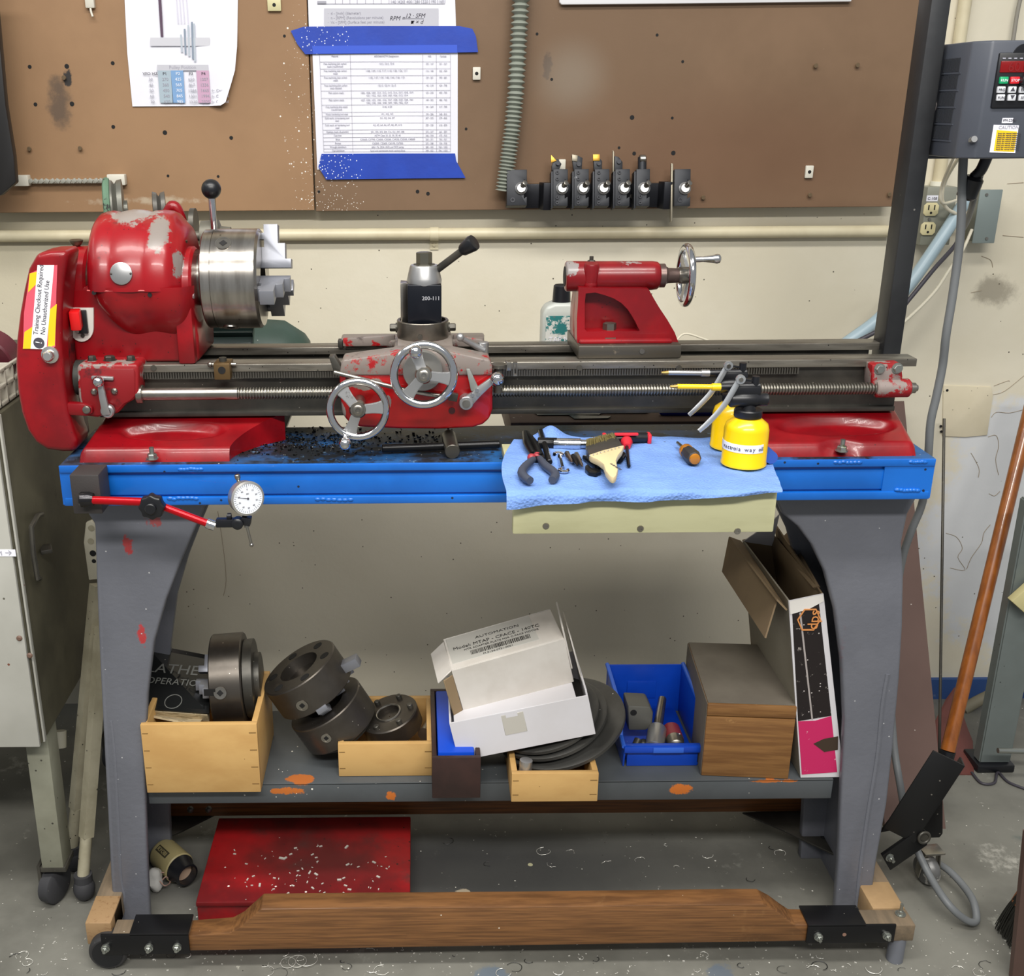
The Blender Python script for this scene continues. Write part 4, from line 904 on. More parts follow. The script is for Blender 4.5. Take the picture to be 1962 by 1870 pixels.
# handwheels
def handwheel(c, ax, Rw, rt, spokes, hang, nm, par, hub=.013, spx=None, hl=.02, ballr=.0085):
    """c centre, ax outward axis; spokes degrees in wheel plane; hang = handle angle"""
    c = Vector(c); ax = Vector(ax).normalized()
    up = Vector((0, 0, 1)); sx = up.cross(ax).normalized()
    if abs(ax.y) > .5: sx = Vector((1, 0, 0)) - ax*ax.x; sx.normalize(); up = ax.cross(sx); up = up if up.z > 0 else -up
    else: sx = Vector((0, -1, 0))
    w = mk(nm, B().torus(c, ax, Rw-rt, rt, 72, 16), chrome, par, 80)
    for a in spokes:
        d = sx*math.cos(math.radians(a))+up*math.sin(math.radians(a)); t_ = ax.cross(d).normalized()
        b = B(); h0, h1 = hub*.6, Rw-rt*1.5
        vs = []
        for (r, wd_) in ((h0, .0072), (h0+(h1-h0)*.45, .0075), (h1-.006, .0092), (h1, .012)):
            off = -ax*.006*(1-(r-h0)/(h1-h0))*-1
            vs.append([c+d*r+t_*s1*wd_+ax*(s2*.0028)+off*.6 for s1, s2 in ((-1, -1), (1, -1), (1, 1), (-1, 1))])
        V = [[b.bm.verts.new(p) for p in q] for q in vs]
        for A_, B_ in zip(V, V[1:]):
            for i in range(4): b.bm.faces.new((A_[i], A_[(i+1) % 4], B_[(i+1) % 4], B_[i]))
        b.bm.faces.new(V[0]); b.bm.faces.new(V[-1]); bmesh.ops.recalc_face_normals(b.bm, faces=b.bm.faces)
        bmesh.ops.bevel(b.bm, geom=b.bm.edges[:], offset=.0012, segments=2, affect='EDGES')
        mk('spoke', b, alum, w)
    mk('hub', B().lathe([(-.012, hub), (.004, hub), (.007, hub*.85), (.007, hub*.62), (.012, hub*.62), (.013, hub*.5), (.013, hub*.28), (.010, hub*.28)], c, ax, 32), steel, w)
    d = sx*math.cos(math.radians(hang))+up*math.sin(math.radians(hang)); p = c+d*(Rw-rt*1.2)
    return w, p, ax
c = P(812, 718, 1.545); k = (P(900, 718, 1.545).x-P(800, 718, 1.545).x)/100
w, p, ax = handwheel(c, (0, -1, .12), 65.5*k, .0062, (-9, 110, 231), 0, 'handwheel', L)
q = P(797, 675, 1.53); mk('handle', B().lathe([(0, .0065), (.008, .0045), (.010, .0052)], (q.x, 1.545, q.z), (0, -1, .05), 16).ball((q.x-.0005, 1.524, q.z+.002), .0098, 20), chrome, w)
mk('cross_feed_shaft', B().cyl((c.x, 1.55, c.z-.002), (c.x, 1.62, c.z-.002), .010, n=20), steel, L)
q = P(810, 712, 1.58); mk('dial', B().lathe([(0, .030), (.012, .030), (.014, .029), (.014, .012)], (q.x, 1.592, q.z), (0, -1, .05), 48), mat('grey_dial', '#8f8e8a', .4, .5), L)
c = P(686, 784, 1.55); k = (P(900, 784, 1.55).x-P(800, 784, 1.55).x)/100
w, p, ax = handwheel(c, (0.04, -1, .10), 61*k, .0056, (4, 128, 250), 0, 'handwheel', L)
q = P(662, 838, 1.55); mk('handle', B().lathe([(0, .0065), (.012, .0045), (.016, .0055)], (q.x, 1.55, q.z+.006), (0, -1, -.35), 16).ball(P(661, 850, 1.523), .0092, 20), chrome, w)
mk('apron_shaft', B().cyl((c.x, 1.555, c.z), (c.x, 1.605, c.z), .009, n=20), steel, L)
# feed rod and half nut levers
mk('feed_rod', B().tube([P(640, 713, 1.592), P(700, 728, 1.590), P(780, 748, 1.588), P(845, 759, 1.588), P(870, 760, 1.588)], .0035, 10), steel, L)
mk('rod_clamp', B().obox(P(868, 760, 1.588), (.014, .010, .012), (0, .2, 0), .001), iron, L)
pv = P(893, 771, 1.585)
lv = mk('half_nut_lever', B().cyl((pv.x, 1.578, pv.z), (pv.x, 1.602, pv.z), .0105, n=24, ch=.001), alum, L)
mk('pivot_screw', B().cyl((pv.x, 1.575, pv.z), (pv.x, 1.58, pv.z), .006, n=18), steel, lv)
mk('lever_arm', B().poly(pxpoly([(886, 762), (905, 752), (915, 742), (944, 722), (950, 732), (922, 758), (902, 780)], 1.582), 1.582, 1.589, bev=.001), alum, lv)
mk('lever_ball', B().ball(P(953, 726, 1.578), .0105, 20), chrome, lv)
for (x, y) in ((905, 757), (914, 748), (908, 765), (917, 756)):
    q = P(x, y, 1.581); mk('screw', B().lathe([(0, .0031), (.0015, .0031), (.0015, .0015), (.0005, .0015)], (q.x, 1.582, q.z), (0, -1, 0), 12), chrome, lv)
mk('index_lever', B().poly(pxpoly([(893, 706), (900, 706), (918, 745), (912, 752), (902, 748)], 1.59), 1.586, 1.592, bev=.001), mat('dull_grey_plate', '#8a8d88', .45, .4), lv)
# thread dial assembly
q = P(955, 700, 1.615)
td = mk('thread_dial', B().lathe([(0, .012), (.005, .012), (.006, .0105)], (q.x, 1.61, q.z-.002), (0, 0, 1), 24), iron, L)
mk('dial_stem', B().cyl((q.x, 1.61, P(955, 752, 1.61).z), (q.x, 1.61, q.z), .0065, n=16), iron, td)
mk('dial_clip', B().box(P(970, 700, 1.61).x, P(980, 700, 1.61).x, 1.612, 1.63, q.z-.008, q.z+.006, .001).frame(pxpoly([(983, 694), (991, 694), (991, 720), (983, 720)], 1.615), pxpoly([(985, 697), (989, 697), (989, 717), (985, 717)], 1.615), 1.612, 1.62), steel, td)
# saddle lock crank
q0, q1 = P(926, 655, 1.66), P(926, 683, 1.66)
cr_ = mk('lock_crank', B().cyl((q0.x, 1.66, q1.z), (q0.x, 1.66, q0.z), .0085, n=20, ch=.001), alum, L)
mk('crank_arm', B().tube([(q0.x, 1.655, q0.z-.012), P(906, 660, 1.65), P(882, 646, 1.64)], [.006, .0045, .0042], 12), alum, cr_)
mk('crank_ball', B().ball(P(882, 646, 1.64), .0065, 16), alum, cr_)
# cross slide and compound ring
cs0, cs1 = P(762, 660, 1.70).x, P(866, 660, 1.70).x
mk('cross_slide', B().box(cs0, cs1, 1.63, 1.80, zs+.012, zs+.026, .002), sadtop, L)
q = P(810, 636, 1.715); rc = P(810, 628, 1.715)
zr1 = P(810, 612, 1.715).z; zr0 = zs+.026
ring = mk('swivel_ring', B().lathe([(0, .0405), (.002, .0412), (zr1-zr0-.001, .0412), (zr1-zr0, .0405), (zr1-zr0, .0365), (zr1-zr0-.012, .0365)], (rc.x, 1.715, zr0), (0, 0, 1), 56, caps=False), mat('ground_ring', '#6d6860', .32, .85, var=.7, vscale=14, col2='#8f8a80'), L, 30)
mk('ring_floor', B().cyl((rc.x, 1.715, zr0), (rc.x, 1.715, zr1-.012), .037, n=40), darkgap, ring)
for s_ in (-1, 1):
    bb = B(); hexbolt(bb, (rc.x+s_*.041, 1.725, zr0+.013), (s_, 0, 0), .0065, .012); mk('bolt', bb, iron, ring)
q = P(805, 647, 1.67); mk('index_screw', B().cyl((q.x, 1.672, q.z), (q.x, 1.68, q.z), .004, n=10), iron, ring)
# tool post
tp0, tp1 = P(781, 600, 1.69).x, P(846, 600, 1.69).x
zt0, zt1 = zr1-.014, P(812, 546, 1.688).z
tp = mk('tool_post', B().box(tp0, tp1, 1.688, 1.742, zt0, zt1, .002), mat('blued_steel', '#14171f', .3, .4), L)
mk('dovetail', B().poly([(tp0-.011, 1.698), (tp0+.002, 1.704), (tp0+.002, 1.726), (tp0-.011, 1.732)], zt0+.008, zt1+.001, 'Z', .001), steel, tp)
text('200-111', .0085, ((tp0+tp1)/2-.004, 1.6873, P(812, 575, 1.688).z), mat('engraved_white', '#b9bac0', .6), tp)
cxp = (tp0+tp1)/2; k_ = (tp1-tp0)/2
mk('cap', B().lathe([(0, k_*1.02), (.006, k_*1.04), (.010, k_*1.0), (.026, k_*.86), (.029, k_*.80), (.0295, k_*.5)], (cxp, 1.715, zt1-.002), (0, 0, 1), 48), alum, tp)
mk('hex_nut', B().lathe([(0, .017), (.003, .0165), (.003, .0125), (.020, .0125), (.021, .0105), (.0215, .006)], (cxp, 1.715, zt1+.026), (0, 0, 1), 6), mat('grey_nut', '#6d6a60', .35, .8), tp)
h0 = P(836, 515, 1.705); h1 = P(893, 475, 1.68)
hn = mk('locking_handle', B().cyl((cxp+.018, 1.712, h0.z-.004), h1, .0058, n=18), iron, tp)
dv = (h1-h0).normalized(); mk('grip', B().lathe([(-.006, .0075), (-.003, .0095), (.016, .0128), (.020, .0120), (.021, .008)], P(890, 477, 1.682), dv, 24), blackpl, hn)
# ================================================================ tailstock
YT = 1.725; tz = P(1170, 527, YT).z
tb0, tb1 = P(1084, 527, YT-.02).x, P(1266, 527, YT-.02).x
body = [(1100, 520), (1265, 516), (1263, 546), (1242, 553), (1248, 566), (1258, 583), (1275, 610), (1292, 636), (1300, 656), (1106, 660), (1104, 640), (1106, 600), (1110, 572), (1103, 556), (1093, 548)]
q = pxpoly(body, 1.685); zb_ = P(1200, 657, 1.685).z
mk_o = [(x, z) for x, z in q]
# web (recessed) and frame around it
web = mk('tailstock', B().poly(mk_o, 1.712, 1.765, bev=.004, seg=2), red, L, 50)
outer = pxpoly([(1108, 550), (1140, 551), (1175, 552), (1200, 552), (1226, 552), (1242, 553), (1252, 571), (1262, 588), (1278, 612), (1292, 636), (1300, 657), (1250, 658), (1200, 659), (1150, 660), (1106, 661), (1105, 640), (1105, 610), (1107, 580)], 1.685)
inner = pxpoly([(1122, 562), (1140, 560), (1158, 565), (1175, 571), (1190, 580), (1202, 592), (1210, 604), (1217, 616), (1222, 627), (1225, 632), (1224, 634), (1212, 634), (1190, 634), (1160, 634), (1124, 635), (1120, 630), (1120, 605), (1120, 580)], 1.685)
fb = B().frame(outer, inner, 1.683, 1.714); 
mk('tailstock_rib', fb, red, web, 50)
mk('barrel', B().lathe([(0, .0165), (.001, .0215), (.003, .0235), (tb1-tb0-.012, .0225), (tb1-tb0-.004, .0215), (tb1-tb0, .018)], (tb0, YT-.01, tz), (1, 0, 0), 40), red, web, 50)
mk('quill_bore', B().cyl((tb0-.0008, YT-.01, tz), (tb0+.003, YT-.01, tz), .0155, n=30), darkgap, web)
q = P(1134, 528, 1.69); mk('clamp_boss', B().lathe([(0, .0115), (.030, .0115), (.033, .010)], (q.x, 1.700, P(1134, 546, 1.69).z), (0, -.15, 1), 24).ball((q.x, 1.699, P(1134, 546, 1.69).z), .0115, 16), red, web)
q = P(1131, 503, YT); bb = B(); hexbolt(bb, (q.x, YT-.01, q.z-.004), (0, 0, 1), .0065, .009, .006); mk('bolt', bb, iron, web)
c0 = P(1264, 523, YT); c1 = P(1292, 523, YT)
mk('handwheel_collar', B().lathe([(0, .0185), (.010, .0185), (.012, .014), (.016, .012), (.036, .011)], (tb1-.002, YT-.01, tz), (1, 0, 0), 28), mat('brown_steel', '#6b5a55', .35, .7), web)
wx = P(1314, 525, YT-.01).x
w, p, ax = handwheel((wx, YT-.01, tz), (1, 0, 0), .0495, .0055, (20, 140, 260), 0, 'handwheel', L)
hp = P(1338, 496, YT-.04)
mk('handle', B().lathe([(-.008, .0045), (.004, .0045), (.008, .0042), (.022, .0058), (.030, .0075), (.034, .0065), (.036, .003)], (wx+.010, YT-.036, P(1345, 497, YT-.036).z), (1, 0, .02), 20), chrome, w)
# clamp bolt in the recess and base
q = P(1168, 630, 1.695); 
tbs = mk('tailstock_base', B().box(P(1108, 670, 1.66).x, P(1306, 670, 1.66).x, 1.66, 1.79, BZ+.0005, P(1200, 662, 1.66).z, .002), mat('tailstock_base_iron', '#5d5850', .38, .7, wear=[('#8b7e6c', 24, .62, .7)]), L)
mk('floor_plate', B().box(P(1112, 640, 1.67).x, P(1290, 640, 1.67).x, 1.672, 1.715, P(1200, 662, 1.66).z, P(1200, 662, 1.66).z+.006, .002), red, tbs)
mk('clamp_nut', B().lathe([(0, .0165), (.002, .0165), (.002, .0108), (.022, .0108), (.023, .009)], (q.x, 1.697, P(1200, 662, 1.66).z+.006), (0, 0, 1), 6), mat('grey_nut2', '#77736a', .35, .8), tbs)
q = P(1230, 673, 1.66); mk('screw', B().cyl((q.x, 1.6585, q.z), (q.x, 1.662, q.z), .004, n=14), steel, tbs)
# ================================================================ post and control box
postm = mat('dark_steel_post', '#3b3c3e', .42, .5, var=.7, vscale=9, col2='#2b2c2f', spots=[('#8f8c85', 60, .10, .2)], bump=(90, .15, .001), wear=[('#5b564e', 12, .64, .74)])
px0, px1 = P(1784, 0, 1.75).x, P(1823, 0, 1.75).x
o = mk('steel_post', B().box(px0, px1, 1.748, 1.795, .86, 1.95, .004, 2), postm); tag(o, 'dark square steel post rising behind the right end of the bed', 'post')
vf = mat('grey_control_plastic', '#4b4f58', .42, var=.3, vscale=9, col2='#424650')
vx0 = P(1876, 80, 1.68).x-.002; zt, zb_ = P(1880, 79, 1.68).z, P(1850, 303, 1.68).z
vx0 = px1+.006
vx1 = P(2075, 150, 1.66).x
V = thing('control_box', ((vx0+vx1)/2, 1.75, zb_), 'dark grey electric motor control box with red display on the post', 'control box')
Yf = 1.655
def VX(px, py, Y=Yf): return P(px, py, Y)
b = B(); ch = .020
b.poly([(vx0, 1.82), (vx0, Yf+ch+.004), (vx0+ch*.9, Yf), (vx1, Yf), (vx1, 1.82)], zb_, zt, 'Z', .003)
mk('housing', b, vf, V)
mk('mounting_flange', B().box(vx0-.006, vx0+.06, 1.790, 1.822, zb_-.006, zt+.001, .002), vf, V)
for z in (zt-.012, zb_+.004):
    mk('mounting_screw', B().cyl((vx0-.004, 1.782, z), (vx0-.004, 1.792, z), .0062, n=16, ch=.001), blackpl, V)
slot = mat('vent_slot', '#2c2f35', .6)
# vent groups on the left face
y0v, y1v = Yf+ch+.022, 1.782
HB = zt-zb_; gz = [zt-HB*(.13+i*.148) for i in range(5)]
for gi, z in enumerate(gz):
    bb = B()
    for i in range(14):
        y = y0v+.008+(y1v-y0v-.035)*i/13
        bb.box(vx0-.0008, vx0+.001, y, y+.0022, z-HB*.118, z)
    o = mk('vent_slots', bb, slot, V, 0)
    bb = B().box(vx0-.0012, vx0, y0v+.002, y1v-.024, z-HB*.138, z-HB*.124); mk('vent_bar', bb, vf, V)
c_ = B().cyl((vx0-.001, 1.772, zt-HB*.55), (vx0+.001, 1.772, zt-HB*.55), .010, n=24); mk('round_sticker', c_, mat('faded_sticker', '#8a8280', .6), V)
mk('corner_screw', B().cyl((vx0+.012, Yf+.006, zb_+.026), (vx0+.012, Yf-.003, zb_+.028), .0045, n=16), alum, V)
# front: keypad
kp = mk('keypad_panel', B().box(VX(1906, 150).x, vx1-.01, Yf-.004, Yf+.002, VX(1920, 207).z, VX(1920, 101).z, .002), mat('keypad_black', '#17181c', .35), V)
mk('keypad_tab', B().poly(arc(VX(1962, 105).x, VX(1962, 105).z-.002, .017, 0, 180, 16), Yf-.003, Yf+.002), blackpl, V)
mk('display', B().box(VX(1914, 128).x, vx1-.03, Yf-.0055, Yf-.003, VX(1920, 139).z, VX(1920, 117).z, .0006), mat('red_display', '#5a0a0c', .2, emit=('#c01010', .25)), kp)
text('60.00', .018, (VX(1926, 136).x, Yf-.006, VX(1926, 137).z), mat('red_digits', '#701214', .4, emit=('#a01818', .12)), kp)
for i in range(5):
    c = VX(1918+i*11, 112); mk('indicator', B().box(c.x, c.x+.004, Yf-.0052, Yf-.003, c.z-.0008, c.z+.0008), inkgrey, kp)
for (x, y, w, h, col, s) in ((1919, 154, 15, 12, '#11a067', 'RUN'), (1940, 154, 16, 12, '#d8202c', 'STOP'), (1914, 172, 14, 11, '#d4d6dc', 'PRG'), (1935, 172, 14, 11, '#d4d6dc', '▲'), (1956, 172, 14, 11, '#d4d6dc', 'ESC'), (1913, 187, 14, 11, '#d4d6dc', 'FUN'), (1934, 187, 14, 11, '#d4d6dc', '▼'), (1955, 187, 14, 11, '#d4d6dc', 'SET')):
    c = VX(x, y); k = .0008
    m = bpy.data.materials.get('key'+col) or mat('key'+col, col, .4)
    kb = mk('key', B().box(c.x-w/2*k, c.x+w/2*k, Yf-.008, Yf-.003, c.z-h/2*k, c.z+h/2*k, .0012), m, kp)
    text(s, .005 if len(s) > 1 else .007, (c.x, Yf-.0083, c.z-.0018), inkdark if col == '#d4d6dc' else whitepaper, kb, align='CENTER')
c = VX(1962, 154); mk('dial_knob', B().lathe([(0, .011), (.012, .010), (.013, .008)], (c.x, Yf-.003, c.z), (0, -1, 0), 24), blackpl, kp)
c0, c1 = VX(1919, 236), VX(1941, 226); lb = mk('model_label', B().box(c0.x, c1.x, Yf-.0008, Yf, c0.z, c1.z), whitepaper, V, 0); text('FM-220V', .0052, (c0.x+.001, Yf-.0011, c0.z+.0022), inkdark, lb)
c0, c1 = VX(1897, 293), VX(1952, 239)
lb = mk('caution_label', B().poly(pxpoly([(1896, 292), (1945, 293), (1952, 240), (1904, 239)], Yf-.0006), Yf-.0008, Yf), whitepaper, V, 0)
mk('yellow_area', B().poly(pxpoly([(1904, 289), (1943, 291), (1949, 252), (1910, 249)], Yf-.001), Yf-.0011, Yf-.0008), ym, lb, 0)
text('CAUTION', .0066, (VX(1912, 247).x, Yf-.0012, VX(1912, 247).z), inkgrey, lb)
for i in range(9):
    text('Read the manual before use', .0030, (VX(1911-i*.5, 257+i*3.8).x, Yf-.0014, VX(1911, 257+i*3.8).z), inkdark, lb)
# cables from the box
cable('grey_cable', [(1846, 298, 1.76), (1844, 340, 1.76), (1840, 450, 1.76), (1826, 560, 1.76), (1813, 640, 1.76), (1806, 700, 1.77), (1794, 760, 1.77), (1783, 810, 1.77), (1778, 880, 1.775), (1768, 960, 1.82), (1745, 1020, 1.83), (1728, 1075, 1.84), (1712, 1180, 1.85), (1706, 1300, 1.84), (1712, 1420, 1.80), (1724, 1500, 1.76), (1742, 1590, 1.72), (1778, 1672, 1.66), (1815, 1730, 1.60), (1850, 1762, 1.585), (1870, 1764, 1.59), (1866, 1730, 1.62), (1848, 1700, 1.66), (1818, 1668, 1.70), (1790, 1650, 1.735)], .0068, cg, 'thick grey cable hanging from the control box and looping on the floor')
o = cable('grey_cable', [(1892, 295, 1.76), (1880, 330, 1.77), (1866, 380, 1.80), (1858, 410, 1.88), (1850, 430, 1.98), (1838, 450, 2.10)], .005, cg, 'grey cable with black plug hanging under the control box')
pts = [P(1874, 322, 1.765), P(1862, 345, 1.77), P(1852, 380, 1.775)]
mk('plug', B().tube([P(1893, 296, 1.76), P(1880, 325, 1.762), P(1866, 340, 1.765)], .0085, 12).cyl(P(1867, 338, 1.762), P(1850, 381, 1.77), .0155, n=18, ch=.004), blackpl, o)
# ================================================================ right background
brn = mat('brown_hardboard_plank', '#5f4840', .6, var=.6, vscale=5, col2='#553f37', spots=[('#b3aaa0', 50, .08, .2)])
def slab(name, quad, th, m, parent=None, **k):
    """quad of world points extruded along its normal by th"""
    b = B(); q = [Vector(p) for p in quad]; nrm = (q[1]-q[0]).cross(q[-1]-q[0]).normalized()
    if nrm.y < 0: nrm = -nrm
    A_ = [b.bm.verts.new(p) for p in q]; B_ = [b.bm.verts.new(p+nrm*th) for p in q]; n = len(q)
    fs = [b.bm.faces.new(A_), b.bm.faces.new(B_[::-1])]+[b.bm.faces.new((A_[i], B_[i], B_[(i+1) % n], A_[(i+1) % n])) for i in range(n)]
    bmesh.ops.recalc_face_normals(b.bm, faces=fs)
    return mk(name, b, m, parent, **k)
def LB(px, py, z): return PZ(px, py, z)
xR = PZ(1812, 1588, 0).x; yB = PZ(1812, 1588, 0).y; yT_ = 2.36; zT = P(1782, 768, 2.36).z
o = slab('brown_plank', [(xR-.125, yB, 0), (xR, yB, 0), (xR+.01, yT_, zT), (xR-.125, yT_, zT)], .012, brn); tag(o, 'tall brown board leaning on the wall behind the right table leg', 'board')
o = mk('steel_rod', B().cyl(P(1809, 802, 2.37), PZ(1799, 1500, 0.002), .0032, n=10), iron); tag(o, 'thin steel rod leaning upright against the wall', 'rod')
o = slab('wooden_lath', [PZ(1768, 1530, 0), PZ(1792, 1530, 0), P(1780, 1446, 2.08), P(1760, 1448, 2.08)], .008, mat('pale_lath', '#c8c0ac', .6)); tag(o, 'short pale strip of wood behind the black lever bracket', 'strip')
wood_h = mat('varnished_broom_handle', '#9c5a22', .3, var=.8, vscale=18, col2='#7a4216', stretch=(3, 3, .4), coat=.4)
g = thing('broom', (P(1815, 1440, 2.02).x, 2.02, 0), 'orange brown wooden broom handle leaning on the wall', 'broom')
mk('handle', B().cyl(P(1816, 1438, 2.0), P(1985, 740, 2.28), .0145, n=24), wood_h, g)
mk('ferrule', B().cyl(PZ(1790, 1530, .0), P(1816, 1438, 2.0), .016, n=20), blackpl, g)
redb = mat('red_brown_sheet', '#6e3c36', .55, var=.7, vscale=8, col2='#5a312c', spots=[('#a89a90', 70, .1, .2)])
o = slab('metal_dustpan', [PZ(1742, 1482, .002), PZ(1866, 1484, .002), P(1864, 1420, 2.18), P(1846, 1375, 2.26), P(1829, 1316, 2.34), P(1812, 1340, 2.32)], .004, redb); tag(o, 'red brown sheet metal pan behind the broom handle', 'dustpan')
gl = mat('grey_bench_enamel', '#707876', .45, var=.6, vscale=6, col2='#626967', spots=[('#3c3f3e', 70, .14, .2)])
g = thing('bench_leg', PZ(1895, 1470, 0), 'splayed grey steel bench leg at the right edge', 'bench')
t0, t1 = Vector(P(2002, 960, 2.05)), PZ(1906, 1462, .02)
def ang_leg(a, b, w, d, m, nm, par):
    a, b = Vector(a), Vector(b)
    q = [(-w/2, 0), (w/2, 0), (w/2, d), (-w/2, d)]; bb = B()
    A_ = [bb.bm.verts.new(a+Vector((x, y, 0))) for x, y in q]; B_ = [bb.bm.verts.new(b+Vector((x, y, 0))) for x, y in q]
    fs = [bb.bm.faces.new(A_), bb.bm.faces.new(B_[::-1])]+[bb.bm.faces.new((A_[i], B_[i], B_[(i+1) % 4], A_[(i+1) % 4])) for i in range(4)]
    bmesh.ops.recalc_face_normals(bb.bm, faces=fs); bmesh.ops.bevel(bb.bm, geom=bb.bm.edges[:], offset=.003, segments=2, affect='EDGES')
    return mk(nm, bb, m, par)
ang_leg(t0, t1, .070, .03, gl, 'leg', g)
mk('foot_cap', B().box(t1.x-.042, t1.x+.042, t1.y-.01, t1.y+.06, 0, .02, .004), blackpl, g)
mk('brace', B().obox(P(1985, 1130, 2.04), (.05, .02, .10), (0, .7, 0), .002), mat('pale_yellow_tag', '#c9c08e', .6), g)
mk('cross_bar', B().cyl(P(1912, 1438, 2.02), P(2010, 1441, 2.02), .006, n=10), zinc, g)
o = mk('floor_pipe', B().tube([P(1845, 1360, 2.33), P(1880, 1340, 2.34), P(1925, 1322, 2.34), P(2000, 1310, 2.34)], .014), mat('dirty_pipe', '#7c7663', .6)); tag(o, 'dirty pipe low on the wall behind the grey bench leg', 'pipe')
o = mk('floor_pipe', B().tube([PZ(1640, 1368, .05), PZ(1712, 1372, .05), PZ(1760, 1372, .05)], .02), mat('dark_pipe', '#33302b', .6)); tag(o, 'dark pipe along the floor between table leg and brown board', 'pipe')
o = mk('floor_wire', B().tube([PZ(1862, 1480, .004), PZ(1880, 1500, .004), PZ(1905, 1500, .004), PZ(1912, 1480, .004), PZ(1935, 1500, .004), PZ(1990, 1520, .004)], .003), cdk); tag(o, 'thin dark wire on the floor by the grey bench leg', 'wire')
# broom bristles and board, bottom right
g = thing('push_broom', PZ(1960, 1800, 0), 'dark bristle brush head at the bottom right corner', 'brush')
bri = B()
for i in range(150):
    u = random.random(); v = random.random()
    a_ = P(1966+8*v, 1690+60*u, 1.50+.04*v); z0_ = PZ(1908+54*u+random.uniform(-4, 4), 1775+66*u+random.uniform(-5, 5), .003)
    bri.tube([a_, a_.lerp(z0_, .6)+Vector((0, 0, .01)), z0_], [.0016, .0014, .0009], 4, 3)
bo = mk('bristles', bri, mat('dark_bristle', '#26251f', .7), g); bo['kind'] = 'stuff'
mk('brush_block', B().obox(P(1995, 1715, 1.52), (.04, .06, .09), (0, .35, 0), .006), wood_h, g)
o = slab('brown_board', [PZ(1939, 1880, .0), PZ(2000, 1880, .0), P(2000, 1600, 1.40), P(1967, 1600, 1.40)], .012, brn); tag(o, 'brown board edge standing at the bottom right corner', 'board')
# ================================================================ left cabinet and stand
cabf = mat('pale_grey_cabinet', '#b7b6ae', .5, var=.7, vscale=4, col2='#a6a59c', spots=[('#5f5c52', 60, .12, .35), ('#7a4a38', 26, .08, .2)])
cabs = mat('grimy_cabinet_side', '#5e5a48', .6, var=.9, vscale=4, col2='#3f3c2f', wear=[('#2b291f', 7, .60, .72)], spots=[('#26241c', 60, .16, .4)])
cx1 = P(80, 1430, 1.62).x; cz0 = P(80, 1428, 1.62).z; cz1 = P(4, 800, 1.62).z
C_ = thing('steel_cabinet', (cx1-.3, 1.9, 0), 'grimy grey steel cabinet on castors at the left edge', 'cabinet')
mk('body', B().box(cx1-.6, cx1, 1.625, 2.22, cz0, cz1, .003), cabs, C_)
mk('front_panel', B().box(cx1-.6, cx1-.002, 1.617, 1.625, cz0-.002, cz1+.004, .002), cabf, C_)
mk('edge_strip', B().box(cx1-.004, cx1+.003, 1.630, 1.640, cz0, cz1, .001), cabf, C_)
c = P(15, 1060, 1.615)
lb = mk('arrow_label', B().poly(pxpoly([(-20, 1053), (29, 1053), (31, 1066), (-20, 1066)], 1.6165), 1.6163, 1.617), whitepaper, C_, 0)
text('M', .011, (P(2, 1064, 1.6163).x-.006, 1.616, P(2, 1064, 1.616).z), inkgrey, lb); text('→', .014, (P(9, 1064, 1.6163).x, 1.616, P(9, 1064, 1.616).z), inkgrey, lb)
for (x, y) in ((37, 1223), (57, 1256)): c = P(x, y, 1.6165); mk('rivet', B().lathe([(0, .005), (.001, .005), (.003, .003)], (c.x, 1.617, c.z), (0, -1, 0), 12), mat('rusty', '#6e5548', .6), C_)
hx = cx1
def SP(px, py, X):   # point on plane x = X
    d = ray(px, py); return CAM+d*(X/d.x)
mk('side_handle', B().tube([SP(80, 985, hx+.002), SP(72, 988, hx+.022), SP(60, 1010, hx+.022), SP(64, 1060, hx+.022), SP(72, 1108, hx+.022), SP(76, 1108, hx+.002)], .0045, 8, smooth=False), iron, C_)
mk('side_latch', B().obox(SP(88, 1052, hx+.008), (.02, .03, .008), (0, 0, .4), .002), iron, C_)
mk('leg', B().poly([(cx1-.045, cz0), (cx1-.004, cz0), (cx1-.008, .09), (cx1-.048, .09)], 1.66, 1.71, bev=.002), mat('dirty_cream_leg', '#8b8b7b', .6, spots=[('#3d3b33', 80, .2, .4)], var=.6, vscale=9, col2='#747363'), C_)
mk('leg', B().poly([(cx1-.045, cz0), (cx1-.002, cz0), (cx1+.006, .09), (cx1-.036, .09)], 2.10, 2.15, bev=.002), cabs, C_)
for y in (1.685, 2.125):
    fk = mk('castor_fork', B().box(cx1-.052, cx1-.004, y-.025, y+.025, .080, .092, .002).box(cx1-.060, cx1-.054, y-.02, y+.02, .03, .09), iron, C_)
    mk('castor_wheel', B().lathe([(0, .030), (.004, .036), (.024, .036), (.028, .030)], (cx1-.052, y+.004, .0362), (1, -.35, 0), 32), rubber, fk)
mk('shelf_knob', B().cyl(SP(115, 1400, cx1-.03), SP(115, 1432, cx1-.03), .012, n=14), mat('pale_plastic', '#a8a595', .5), C_)
